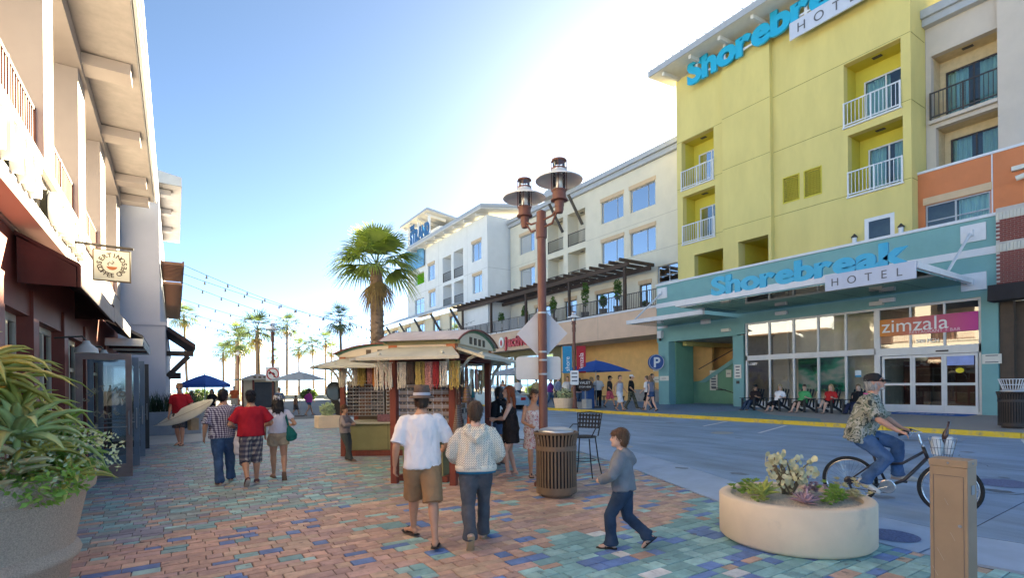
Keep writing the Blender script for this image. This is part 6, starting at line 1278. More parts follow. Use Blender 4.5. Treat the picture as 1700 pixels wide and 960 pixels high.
# string lights between the sunshades and the hotel side
m_bulb = mat('clear bulb', (.16, .15, .14), rough=.2); m_cable = mat('black cable', (.02, .02, .02), rough=.6)
for i, (p, q, sag) in enumerate((((.33, 24.6, 6.65), (25.4, 46, 8.2), 1.9), ((.33, 28.4, 6.6), (25.4, 50, 7.6), 1.7), ((.33, 33, 6.5), (25.4, 55, 7.8), 1.5), ((.33, 38, 6.5), (25.4, 60, 7.8), 1.6), ((.33, 42.8, 6.5), (24.6, 66, 8.0), 1.5), ((.33, 26.5, 6.65), (25.4, 40, 6.7), 1.4))):
    t = thing('string_light', '%s string of small lights hung across the street, counted from the front' % posn[i], 'string lights', p, 'string lights across the street'); P0, P1 = Vector(p), Vector(q); n = 30; pts = [P0.lerp(P1, k / n) + Vector((0, 0, -sag * 4 * (k / n) * (1 - k / n))) for k in range(n + 1)]
    b = MB(); b.tube(pts, .011, 4); b.build('cable', m_cable, t); bb = MB()
    for p_ in pts[1:-1]: bb.tube([p_ + Vector((0, 0, -.02)), p_ + Vector((0, 0, -.07)), p_ + Vector((0, 0, -.12)), p_ + Vector((0, 0, -.15))], [.03, .03, .05, .02], 6)
    bb.build('bulbs', m_bulb, t, kind='stuff')
# banners and small sign on the sidewalk lamp, valet things
for s_, m, txt, lab in ((.12, mat('banner red', (.42, .02, .03), rough=.7), 'zimzala', 'red hanging banner with white lettering on the sidewalk lamp'), (-.62, mat('banner blue', (.02, .24, .42), rough=.7), 'shore', 'blue hanging banner on the sidewalk lamp')):
    c0 = Vector((17.95, 21.6, 0)) + rdir * s_; t = thing('banner', lab, 'banner', tuple(c0)); b = MB(); v0 = [c0 + rdir * x + Vector((0, 0, z)) for x, z in ((0, 2.3), (.5, 2.3), (.5, 3.75), (0, 3.75))]; b.add(v0 + [v + cdir * .01 for v in v0], [(0, 1, 2, 3), (7, 6, 5, 4), (0, 4, 5, 1), (1, 5, 6, 2), (2, 6, 7, 3), (3, 7, 4, 0)]); bo = b.build('cloth', m, t)
    text('lettering', txt, .34, m_white, bo, c0 + rdir * .37 + Vector((0, 0, 2.4)) - cdir * .008, (0, 0, 1), -rdir, extrude=.002)
    b = MB(); b.tube([c0 + rdir * -.1 + Vector((0, 0, 3.78)), c0 + rdir * .55 + Vector((0, 0, 3.78))], .015, 6); b.build('bracket', m_rust, t)
o = plate('parking_notice', 'white notice with small print under the red banner', (17.85, 21.5, 2.05), (.22, .38), m_white, behind=-.15); b = MB(); c0 = Vector((17.85, 21.5, 2.05)) - cdir * .156
for k in range(3): b = MB(); v0 = [c0 + rdir * x + Vector((0, 0, z)) for x, z in ((-.15, .2 - .2 * k), (.15, .2 - .2 * k), (.15, .27 - .2 * k), (-.15, .27 - .2 * k))]; b.add(v0, [(0, 1, 2, 3)]); b.build('print_line', m_letter_dark, o)
vb = thing('valet_board', 'dark oval valet sign standing by the blue parasol', 'sign', (18.5, 21.3, WALKZ)); c0 = Vector((18.4, 21.25, 1.65))
b = MB(); N = 24; v0 = [c0 + rdir * .42 * math.cos(2 * math.pi * i / N) + Vector((0, 0, .33 * math.sin(2 * math.pi * i / N))) for i in range(N)]; b.add(v0 + [v + cdir * .03 for v in v0], [tuple(range(N)), tuple(range(2 * N - 1, N - 1, -1))] + [(i, i + N, (i + 1) % N + N, (i + 1) % N) for i in range(N)]); b.build('board', mat('valet brown', (.05, .03, .02), rough=.6), vb)
text('lettering', 'VALET', .2, m_white, vb, c0 - rdir * .3 + Vector((0, 0, .06)) - cdir * .005, rdir, (0, 0, 1), extrude=.002); text('lettering', 'STOP HERE', .13, m_white, vb, c0 - rdir * .33 + Vector((0, 0, -.14)) - cdir * .005, rdir, (0, 0, 1), extrude=.002)
b = MB(); b.tube([tuple(c0 + Vector((0, 0, -.3)) + cdir * .015), tuple(c0 + Vector((0, 0, -1.24)) + cdir * .015)], .03, 8); b.build('stand', m_alu, vb)
vs_ = thing('valet_stand', 'blue fronted valet podium below the blue parasol', 'podium', (18.9, 21.6, WALKZ)); b = MB(); b.bbox(18.6, 19.1, 21.3, 21.8, WALKZ, 1.5, .02); b.build('cabinet', mat('valet blue', (.03, .09, .25), rough=.5), vs_); b = MB(); b.bar((18.55, 21.55, 1.53), (19.15, 21.55, 1.62), .6, .03); b.build('desk', m_dark, vs_)
t = thing('box_planter', 'pale round planter with dry shrub on the hotel sidewalk kerb', 'planter', (17.95, 22.6, WALKZ)); b = MB(); b.lathe([(.5, 0), (.6, .55), (.56, .55), (.54, .45)], (18.1, 22.7, WALKZ), 24, True, False); b.build('bowl', m_cast, t); b = MB(); leafball(b, (18.1, 22.7, WALKZ + .75), (.45, .4, .35), 300, .08); b.build('shrub', m_silver, t)
for i, y in enumerate((21.0, 21.45)): b = MB(); b.bbox(18.25, 18.65, y, y + .4, WALKZ, WALKZ + (.35 if i else .5), .02); tag(b.build('concrete_block', m_conc2), 'pale concrete block at the foot of the valet stand, %s one' % ('taller' if i == 0 else 'lower'), 'block')
t = thing('bench', 'slim bench against the ochre arcade wall', 'bench', (24, 24.6, WALKZ)); b = MB(); b.box(23.6, 24.1, 24.0, 26.0, .85, .9); b.build('seat', m_wood, t)
for x in (23.65, 24.05):
    for y in (24.1, 25.9): b = MB(); b.box(x - .03, x + .03, y - .03, y + .03, WALKZ, .85); b.build('leg', m_dark, t)
tag(wallbox(28.6, 25.2, 2.75, .95, .42, m_plate, lines=2), 'upper of two cream signs on the ochre arcade wall', 'sign'); tag(wallbox(28.6, 25.2, 1.95, .95, .42, m_plate, lines=1), 'lower of two cream signs on the ochre arcade wall', 'sign')
# parked car
m_car = mat('pale blue car paint', (.22, .38, .50), rough=.25, var=.03, spec=.6, coat=.6); cr_ = thing('parked_car', 'pale blue car parked at the kerb beyond the women', 'car', (16.4, 27, .2)); cz = .19
prof = [(-2.1, .35), (-2.12, .75), (-1.95, .88), (-1.35, .95), (-.75, 1.38), (.45, 1.42), (1.15, .98), (1.95, .85), (2.15, .65), (2.1, .35)]
b = MB(); secs = []
for xo, zf in ((-.84, .97), (-.80, 1.0), (0, 1.02), (.80, 1.0), (.84, .97)): secs.append([(16.4 + (xo * (.82 if z > 1.0 else 1)), 27 + y, cz + z * zf) for y, z in prof])
n = len(prof); b.add([v for s_ in secs for v in s_], [(k * n + i, k * n + (i + 1) % n, (k + 1) * n + (i + 1) % n, (k + 1) * n + i) for k in range(4) for i in range(n)] + [tuple(range(n)), tuple(range(5 * n - 1, 4 * n - 1, -1))]); b.build('body', m_car, cr_, auto=35)
for s_ in (-1, 1):
    b = MB(); xx = 16.4 + s_ * .72; b.add([(xx + s_ * .08, 27 - 1.2, cz + .98), (xx, 27 - .72, cz + 1.33), (xx, 27 + .4, cz + 1.36), (xx + s_ * .08, 27 + 1.0, cz + 1.0)], [(0, 1, 2, 3)]); b.build('side_window', mat('car glass', (.03, .04, .05), rough=.08, spec=.6), cr_)
    for y in (-1.3, 1.3): b = MB(); b.tube([(16.4 + s_ * .66, 27 + y, cz + .30), (16.4 + s_ * .86, 27 + y, cz + .30)], .31, 20); w_ = b.build('wheel', m_black, cr_); b = MB(); b.tube([(16.4 + s_ * .8, 27 + y, cz + .30), (16.4 + s_ * .87, 27 + y, cz + .30)], .19, 14); b.build('rim', m_alu, w_)
    b = MB(); b.box(16.4 + s_ * .45 - .15, 16.4 + s_ * .45 + .15, 24.84, 24.9, cz + .62, cz + .78); b.build('tail_light', mat('tail light red', (.4, .02, .02), rough=.3), cr_)
b = MB(); b.add([(16.4 - .6, 27 - 1.28, cz + 1.0), (16.4 + .6, 27 - 1.28, cz + 1.0), (16.4 + .55, 27 - .80, cz + 1.37), (16.4 - .55, 27 - .80, cz + 1.37)], [(0, 1, 2, 3)]); b.build('rear_window', _M['car glass'], cr_)
# adirondack chairs in front of the lobby window
m_adir = mat('black stained timber', (.022, .026, .03), rough=.6, var=.2, scale=6)
def adirondack():
    t = thing('adirondack_chair', 'x', 'chair', (0, 0, 0), 'adirondack chairs by the lobby window')      # faces +Y
    for k in range(5): b = MB(); b.bar((-.26, .30 - k * .125, .38 - k * .045), (.26, .30 - k * .125, .38 - k * .045), .11, .02); b.build('seat_slat', m_adir, t)
    for k in range(5): x = -.22 + k * .11; b = MB(); b.bar((x, -.22, .22), (x * 1.15, -.55, 1.0 - abs(k - 2) * .012), .1, .02, up=(1, 0, 0)); b.xf(Matrix.Identity(4)); b.build('back_slat', m_adir, t)
    for s_ in (-1, 1):
        b = MB(); b.box(s_ * .30 - .04, s_ * .30 + .04, .30, .36, 0, .55); b.build('leg', m_adir, t); b = MB(); b.bar((s_ * .29, .34, .36), (s_ * .29, -.62, .02), .025, .11); b.build('rear_leg', m_adir, t); b = MB(); b.bar((s_ * .34, .40, .57), (s_ * .34, -.42, .57), .14, .022); b.build('armrest', m_adir, t); b = MB(); b.box(s_ * .33 - .03, s_ * .33 + .03, -.38, -.33, .18, .56); b.build('arm_post', m_adir, t)
    b = MB(); b.bar((-.3, -.36, .54), (.3, -.36, .54), .03, .07); b.build('back_rail', m_adir, t); return t
CH = [14.55, 13.35, 12.25, 11.15, 10.1]; ch_lab = ['person in a dark shirt with cap', 'blonde person in a white top', 'person in a green shirt', 'person in a red top', 'person in a dark shirt nearest the doors']
ad = adirondack()
for i, y in enumerate(CH): o = ad if i == 0 else copy_tree(ad); place(o, (22.95, y, WALKZ), R(90), 'black timber lounge chair under the ' + ch_lab[i])
# ================================================================ PEOPLE
_ts = bpy.data.scenes.new('build'); _vl = _ts.view_layers[0]
def remesh(b, voxel, smooth=3, dec=1., disp=0., freq=9., stretch=(1, 1, .45), seed=0.):
    me = b.mesh('tmp', []); o = bpy.data.objects.new('tmp', me); _ts.collection.objects.link(o)
    r_ = o.modifiers.new('r', 'REMESH'); r_.mode = 'VOXEL'; r_.voxel_size = voxel
    if smooth: s_ = o.modifiers.new('s', 'SMOOTH'); s_.factor = .5; s_.iterations = smooth
    _vl.update(); m2 = bpy.data.meshes.new_from_object(o.evaluated_get(_vl.depsgraph))
    bpy.data.objects.remove(o); bpy.data.meshes.remove(me)
    if disp:
        n = len(m2.vertices); co = np.empty(n * 3, np.float32); no = np.empty(n * 3, np.float32); m2.vertices.foreach_get('co', co); m2.vertices.foreach_get('normal', no); co = co.reshape(-1, 3); no = no.reshape(-1, 3)
        q = (co * np.array(stretch, np.float32) + np.array((seed, 0, 0), np.float32)) * freq
        d = np.array([.8 * mnoise.noise(v) + .9 * (.28 - abs(mnoise.noise((v[0] * 1.5 + 7, v[1] * 1.5, v[2] * 2.1)))) + .25 * mnoise.noise((v[0] * 4, v[1] * 4, v[2] * 4)) for v in q.tolist()], np.float32) * disp
        m2.vertices.foreach_set('co', (co + no * d[:, None]).ravel()); m2.update()
    m2.polygons.foreach_set('use_smooth', [True] * len(m2.polygons)); m2.materials.clear()
    return m2
def ik(S, W, l1, l2, hint):
    d = W - S; L_ = min(d.length, (l1 + l2) * .998); d = d.normalized(); W = S + d * L_; a = (l1 * l1 - l2 * l2 + L_ * L_) / (2 * L_); hh = math.sqrt(max(0, l1 * l1 - a * a))
    hint = Vector(hint); hv = hint - d * hint.dot(d); hv = hv.normalized() if hv.length > 1e-5 else Vector((0, 1, 0)); return S + d * a + hv * hh, W
SKIN = {k: mat('skin ' + k, c, rough=.55, var=.08, scale=14, spec=.35, bump=.03, bscale=120) for k, c in (('fair', (.66, .40, .29)), ('tan', (.54, .29, .18)), ('brown', (.38, .20, .12)), ('ruddy', (.60, .29, .19)))}
def hairmat(n, c):
    return mat('hair ' + n, c, rough=.5, var=.45, scale=26, stretch=(2.2, 2.2, .35), bump=.5, bscale=60, spec=.4)
HAIR = {'brown': hairmat('brown', (.09, .05, .028)), 'black': hairmat('black', (.018, .014, .012)), 'red': hairmat('auburn', (.30, .075, .022)), 'blond': hairmat('blond', (.38, .25, .11)), 'sandy': hairmat('sandy', (.25, .13, .06)), 'chestnut': hairmat('chestnut', (.14, .065, .03)), 'grey': hairmat('grey', (.42, .39, .36))}
M_RINGS = [(-.045, .050, .052, 0), (-.02, .083, .064, 0), (.01, .093, .068, -.004), (.04, .090, .064, -.002), (.09, .083, .058, 0), (.14, .086, .061, .002), (.20, .098, .065, .002), (.25, .103, .062, 0), (.285, .092, .050, -.006), (.31, .055, .040, -.008), (.345, .034, .035, 0)]
F_RINGS = [(-.045, .050, .054, 0), (-.02, .090, .070, 0), (.01, .100, .074, -.006), (.04, .092, .066, -.004), (.10, .070, .052, 0), (.14, .074, .056, .004), (.195, .086, .070, .010), (.24, .088, .060, .003), (.28, .078, .046, -.004), (.308, .046, .036, -.006), (.345, .028, .030, 0)]
def person(label, loc, heading, h, pose=None, top=None, bottom=None, hair=None, skin='fair', feet='shoe', shoe_m=None, female=False, bulk=1., voxel=.013, face=True, extra=None, group=None, head=(0, 0), rz=None, sole_m=None):
    pose = pose or {}; t = thing('person', label, 'person', (0, 0, 0), group); J = {'h': h, 'root': t, 'voxel': voxel}
    g_ = lambda k, d: pose.get(k, d)
    lean, tw, hz = g_('lean', .04), g_('twist', 0.), g_('hip', .525) * h; hipc = Vector((0, g_('hipy', 0.) * h, hz))
    RV = Vector((math.cos(tw), math.sin(tw), 0)); F0 = Vector((-math.sin(tw), math.cos(tw), 0)); UV = Vector((0, 0, 1)) * math.cos(lean) + F0 * math.sin(lean); FV = F0 * math.cos(lean) - Vector((0, 0, 1)) * math.sin(lean)
    T = lambda x, y, z: hipc + (RV * x + FV * y + UV * z) * h
    rings = F_RINGS if female else M_RINGS; sw = (.094 if female else .105) * (bulk ** .6)
    Sh = {s: T(s * sw, -.004, .278) for s in (-1, 1)}; Hp = {s: hipc + (Vector((1, 0, 0)) * s * .052 + Vector((0, 0, -.01))) * h for s in (-1, 1)}
    ua, fa, th_, sh_ = .172 * h, .148 * h, .245 * h, .235 * h
    arm, leg = {}, {}
    for s, k in ((-1, 'wL'), (1, 'wR')):
        w = g_(k, (s * .17, .03, -.30)); W = Sh[s] + (RV * (w[0] - s * .105) + FV * w[1] + Vector((0, 0, w[2]))) * h if g_('rel', True) else Vector(w)
        if k + '_abs' in pose: W = Vector(pose[k + '_abs'])
        E, W = ik(Sh[s], W, ua, fa, g_('e' + k[1], (s * .5, -1, -.2))); arm[s] = (Sh[s], E, W)
    for s, k in ((-1, 'aL'), (1, 'aR')):
        a_ = g_(k, (s * .055, 0, .042)); A = Vector(a_) * h
        if k + '_abs' in pose: A = Vector(pose[k + '_abs'])
        Kn, A = ik(Hp[s], A, th_, sh_, g_('k' + k[1], (s * .12, 1, 0))); leg[s] = (Hp[s], Kn, A)
    J.update(T=T, arm=arm, leg=leg, RV=RV, FV=FV, UV=UV, hipc=hipc)
    B = MB(); bl = bulk
    B.loft([(T(0, yo, z), RV, FV, rx * h * bl * .93, ry * h * bl * .93) for z, rx, ry, yo in rings], 18)
    if female and not pose.get('nobust'):
        for s in (-1, 1): B.ell(T(s * .038, .048, .195), (.036 * h, .034 * h, .034 * h))
    # head
    yaw, pit = head; hn = T(0, .004, .365 - (.016 if h < 1.45 else .004)); HR = Matrix.Rotation(tw + yaw, 3, 'Z') @ Matrix.Rotation(-pit - lean * .3, 3, 'X')
    if h < 1.45: hs = 1.16 * (1.3 / h) ** .25
    else: hs = 1.03
    if pose.get('hs'): hs *= pose['hs']
    H = lambda x, y, z: hn + HR @ Vector((x * hs, y * hs, z * hs)) * h
    B.tube([T(0, -.008, .30), H(0, .004, .02)], [.036 * h * bl ** .4, .033 * h], 12)
    B.ell(H(0, .006, .068), (.0425 * h * hs, .054 * h * hs, .057 * h * hs), 18, 12, HR); B.ell(H(0, .026, .034), (.033 * h * hs, .036 * h * hs, .034 * h * hs), 14, 9, HR)
    B.ell(H(0, .052, .012), (.016 * h * hs, .014 * h * hs, .013 * h * hs), 10, 7, HR)
    B.tube([H(0, .054, .075), H(0, .071, .048), H(0, .058, .043)], [.007 * h, .0105 * h, .006 * h], 8)
    for s in (-1, 1): B.ell(H(s * .044, -.002, .055), (.006 * h, .013 * h, .018 * h), 8, 6, HR)
    B.ell(H(0, .052, .082), (.028 * h, .008 * h, .006 * h), 10, 6, HR)
    # arms and hands
    for s in (-1, 1):
        S_, E, W = arm[s]; fx = (.9 if female else 1.) * bl ** .5
        B.tube([S_ - RV * s * .012 * h, S_, S_.lerp(E, .35), S_.lerp(E, .7), E, E.lerp(W, .25), E.lerp(W, .65), W], [.030 * h * fx, .033 * h * fx, .030 * h * fx, .0255 * h * fx, .0235 * h * fx, .0245 * h * fx, .0185 * h * fx, .0145 * h * fx], 12)
        d = (W - E).normalized(); gd = pose.get('g' + ('L' if s < 0 else 'R'))
        if gd is not None: d = (d * .4 + Vector(gd)).normalized()
        inn = (-RV * s * .8 + FV * .1); pn = pose.get('n' + ('L' if s < 0 else 'R'), inn); pn = Vector(pn); pn = (pn - d * pn.dot(d)).normalized(); sd_ = d.cross(pn)
        if sd_.dot(FV) < 0 and 'n' not in ''.join(k for k in pose if k in ('nL', 'nR')): sd_ = -sd_
        cu = pose.get('curl', .5); pl = .052 * h; P1 = W + d * pl
        B.tube([W - d * .01 * h, W + d * pl * .4, P1], [.015 * h, .0225 * h, .023 * h], 12, flat=(1, .5), ref=sd_)
        for i, fl in enumerate((.040, .046, .043, .034)):
            q = P1 + sd_ * (.0165 - .011 * i) * h - d * .004 * h; dd = d.copy(); pts = [q]
            for j in range(3): dd = (dd * math.cos(cu * .55) + pn * math.sin(cu * .55)).normalized(); pts.append(pts[-1] + dd * fl * h * (.42, .32, .26)[j])
            B.tube(pts, [.0052 * h, .005 * h, .0046 * h, .0038 * h], 7)
        q = W + d * .014 * h + sd_ * .014 * h; B.tube([q, q + (sd_ * .8 + d * .7 + pn * .3).normalized() * .022 * h, q + (sd_ * .8 + d * .7 + pn * .3).normalized() * .022 * h + (d * .9 + pn * .45).normalized() * .022 * h], [.0075 * h, .0062 * h, .0046 * h], 7)
    # legs and feet
    ft = {}
    for s in (-1, 1):
        Hq, Kn, A = leg[s]; fx = bl ** .6 * (1.04 if female else 1)
        B.tube([Hq + Vector((0, 0, .03 * h)), Hq.lerp(Kn, .12), Hq.lerp(Kn, .5), Kn, Kn.lerp(A, .28), Kn.lerp(A, .65), A], [.048 * h * fx, .053 * h * fx, .044 * h * fx, .031 * h * fx, .034 * h * fx, .024 * h * fx, .019 * h * fx], 14)
        pit_ = pose.get('pL' if s < 0 else 'pR', 0.); ya = pose.get('yL' if s < 0 else 'yR', s * .15); fd = Vector((math.sin(ya) * math.cos(pit_), math.cos(ya) * math.cos(pit_), -math.sin(pit_))); dn = Vector((math.sin(ya) * math.sin(pit_), math.cos(ya) * math.sin(pit_), math.cos(pit_))) * -1; fs_ = Vector((math.cos(ya), -math.sin(ya), 0))
        ft[s] = (A, fd, dn, fs_); fl = 1.
        B.tube([A - fd * .028 * h + dn * .020 * h, A + dn * .016 * h, A + fd * .045 * h + dn * .022 * h, A + fd * .085 * h + dn * .030 * h, A + fd * .113 * h + dn * .033 * h], [.017 * h, .022 * h, .021 * h, .019 * h, .010 * h], 12, flat=(1.12, .8), ref=fs_)
        B.ell(A + dn * .026 * h - fd * .022 * h, (.018 * h,) * 3)
        if feet in ('sandal', 'bare'):
            for i in range(5): q = A + fd * (.108 - .006 * i) * h + dn * .036 * h + fs_ * (s * -.018 + s * .0095 * i) * h; B.tube([q - fd * .012 * h, q + fd * .010 * h], [.006 * h, .0048 * h], 6)
    J.update(feet=ft, H=H, HR=HR, hs=hs)
    me = remesh(B, voxel, 2, .7 if voxel > .012 else .8); me.materials.append(SKIN[skin]); link('body', me, t)
    for s in (-1, 1):
        A, fd, dn, fs_ = ft[s]
        if feet == 'shoe':
            b = MB(); b.tube([A - fd * .036 * h + dn * .018 * h, A - fd * .005 * h + dn * .012 * h, A + fd * .05 * h + dn * .022 * h, A + fd * .095 * h + dn * .030 * h, A + fd * .128 * h + dn * .034 * h], [.022 * h, .027 * h, .026 * h, .0235 * h, .013 * h], 14, flat=(1.08, .85), ref=fs_); sh = remesh(b, max(voxel, .012), 2); sh.materials.append(shoe_m or mat('dark shoe', (.05, .04, .035), rough=.6)); so_ = link('shoe', sh, t)
            b = MB(); b.tube([A - fd * .042 * h + dn * .040 * h, A + fd * .03 * h + dn * .041 * h, A + fd * .10 * h + dn * .043 * h, A + fd * .135 * h + dn * .042 * h], [.022 * h, .0225 * h, .026 * h, .016 * h], 14, flat=(1.1, .24), ref=fs_); b.build('sole', sole_m or mat('shoe sole', (.45, .40, .34), rough=.8), so_, smooth=True)
        elif feet == 'sandal':
            b = MB(); b.tube([A - fd * .045 * h + dn * .044 * h, A + fd * .03 * h + dn * .045 * h, A + fd * .095 * h + dn * .046 * h, A + fd * .128 * h + dn * .044 * h], [.022 * h, .022 * h, .027 * h, .018 * h], 14, flat=(1.1, .28), ref=fs_); sn = b.build('sandal', shoe_m or mat('dark sandal', (.045, .03, .022), rough=.7), t, smooth=True)
            b = MB(); top_ = A + fd * .09 * h + dn * .022 * h; b.tube([A + fd * .045 * h + dn * .040 * h - fs_ * .026 * h, A + fd * .06 * h + dn * .006 * h, top_ - dn * .004 * h, A + fd * .06 * h + dn * .006 * h, A + fd * .045 * h + dn * .040 * h + fs_ * .026 * h], .0055 * h, 6); b.build('strap', shoe_m or _M['dark sandal'], sn)
    # ---- bottoms
    if bottom:
        kind, m, f0, fl = bottom[:4]; b = MB(); infl = bottom[4] if len(bottom) > 4 else 1.14
        if kind in ('pants', 'shorts'):
            wz = bottom[5] if len(bottom) > 5 else .075
            hm_ = (top[1] if top else 9); b.loft([(T(0, yo, z), RV, FV, (rx * h * bl * 1.05 + .006) * (.93 if z > hm_ - .005 else 1), (ry * h * bl * 1.08 + .006) * (.93 if z > hm_ - .005 else 1)) for z, rx, ry, yo in rings if z <= wz] , 18)
            for s in (-1, 1):
                Hq, Kn, A = leg[s]; fx = bl ** .6
                path = [(0., .057), (.14, .060), (.5, .051), (.9, .041), (1., .039), (1.3, .040), (1.65, .036), (2., .034)] if kind == 'pants' else [(0., .058), (.14, .062), (.45, .057), (.75, .055), (1., .053), (1.25, .052)]
                pts, rr = [Hq + Vector((0, 0, .035 * h))], [.052 * h * fx * infl]
                pp = [q for q in path if q[0] < f0 - .04] + [(f0, np.interp(f0, [q[0] for q in path], [q[1] for q in path]) * fl)]
                for f, r_ in pp: pts.append(Hq.lerp(Kn, f) if f <= 1 else Kn.lerp(A, min(1.03, f - 1))); rr.append(r_ * h * fx * infl)
                b.tube(pts, rr, 16)
                if kind == 'pants' and f0 > 1.9: pts2 = A - Vector((0, 0, .012 * h)); b.ell(A + ft[s][1] * .008 * h + Vector((0, 0, -.004 * h)), (.036 * h * infl * fl, .04 * h * infl * fl, .022 * h))
        else:
            z0, r0 = f0, fl; rr = [q for q in rings if -.02 <= q[0] <= .08]
            b.loft([(hipc + Vector((0, 0, z0 * h)), RV, F0, r0 * h, r0 * h * .8)] + [(T(0, yo, z), RV, FV, rx * h * bl * 1.07 + .008, ry * h * bl * 1.1 + .008) for z, rx, ry, yo in rr], 22)
        me = remesh(b, max(.0135, voxel), 3, .6, disp=.0075 * h * (1.2 if kind == 'pants' else 1), freq=11, seed=random.random() * 40); me.materials.append(m); link({'pants': 'trousers', 'shorts': 'shorts', 'skirt': 'skirt'}[kind], me, t)
    # ---- tops
    if top:
        m, hem, slv, loose = top[:4]; opt = top[4] if len(top) > 4 else {}; b = MB(); neck = opt.get('neck', .318); rl = []
        zz = [q for q in rings if hem + .02 < q[0] < neck]; lowr = np.interp(hem, [q[0] for q in rings], [q[1] for q in rings]), np.interp(hem, [q[0] for q in rings], [q[2] for q in rings])
        mx = max(q[1] for q in rings if .1 < q[0] < .3); mxy = max(q[2] for q in rings if .1 < q[0] < .3)
        fr_ = opt.get('flare', 1.); wfun = lambda z, rx, ry: (max(rx, loose * mx * (.92 if z > .05 else .97)) if z < .24 else rx, max(ry, loose * mxy * .95) if z < .22 else ry)
        a_, c_ = wfun(hem, max(lowr[0], .09), max(lowr[1], .066)); rl.append((T(0, 0, hem), RV, FV, a_ * h * bl * 1.07 * fr_ + .019, c_ * h * bl * 1.1 * fr_ + .019))
        for z, rx, ry, yo in zz: a_, c_ = wfun(z, rx, ry); k = 1 + (fr_ - 1) * max(0, 1 - (z - hem) / (.26 - hem)) ** 1.2; rl.append((T(0, yo, z), RV, FV, a_ * h * bl * 1.06 * k + .015, c_ * h * bl * 1.1 * k + .015))
        if neck > .3: rl.append((T(0, -.006, neck), RV, FV, .042 * h * bl ** .3, .042 * h * bl ** .3))
        else: a_ = np.interp(neck, [q[0] for q in rings], [q[1] for q in rings]); c_ = np.interp(neck, [q[0] for q in rings], [q[2] for q in rings]); rl.append((T(0, 0, neck), RV, FV, a_ * h * bl + .008, c_ * h * bl + .01))
        b.loft(rl, 20)
        if female and not pose.get('nobust'):
            for s in (-1, 1): b.ell(T(s * .038, .05, .195), (.042 * h, .039 * h, .042 * h))
        if slv > 0:
            for s in (-1, 1):
                S_, E, W = arm[s]; fx = bl ** .5; pts = [S_ - RV * s * .035 * h + UV * .006 * h, S_ - UV * .002 * h]; rr = [.038 * h * fx, .0415 * h * fx]
                for f, r_ in [(q, w_) for q, w_ in ((.4, .042), (.8, .040), (1., .036), (1.4, .035), (1.75, .031)) if q < slv - .05] + [(slv, opt.get('cuff', .040 if slv < 1.1 else .027))]: pts.append(S_.lerp(E, f) if f <= 1 else E.lerp(W, f - 1)); rr.append(r_ * h * fx * opt.get('sl', 1.))
                b.tube(pts, rr, 14)
        if opt.get('hood'): 
            b.tube([T(-.05, -.015, .325), T(-.062, -.062, .285), T(0, -.095, .225), T(.062, -.062, .285), T(.05, -.015, .325)], [.026 * h, .030 * h, .036 * h, .030 * h, .026 * h], 12); b.ell(T(0, -.075, .25), (.058 * h, .034 * h, .058 * h)); b.tube([T(-.045, .01, .318), T(0, .038, .305), T(.045, .01, .318)], .018 * h, 10)
        if opt.get('collar'): b.tube([T(.038 * math.cos(a), -.004 + .040 * math.sin(a), .322) for a in [i * math.pi / 6 for i in range(12)]], .012 * h, 8, closed=True)
        me = remesh(b, max(.0135, voxel), 3, .65, disp=opt.get('wr', .0065) * h * 1.35, freq=10, stretch=(1, 1, .38), seed=random.random() * 40); me.materials.append(m); J['top'] = link(opt.get('name', 'shirt'), me, t)
        if opt.get('under'):
            b = MB(); z = hem; b.loft([(T(0, 0, hem - .025), RV, FV, rl[0][3] * .97, rl[0][4] * .97), (T(0, 0, hem + .03), RV, FV, rl[0][3] * .95, rl[0][4] * .95)], 20); b.build('undershirt', opt['under'], t, smooth=True)
        if opt.get('hem'):
            b = MB(); b.loft([(T(0, 0, hem - .012), RV, FV, rl[0][3] * .96, rl[0][4] * .96), (T(0, 0, hem + .0), RV, FV, rl[0][3] * 1.02, rl[0][4] * 1.02), (T(0, 0, hem + .03), RV, FV, rl[0][3] * 1.02, rl[0][4] * 1.02)], 20); b.build('hem_band', opt['hem'], t, smooth=True)
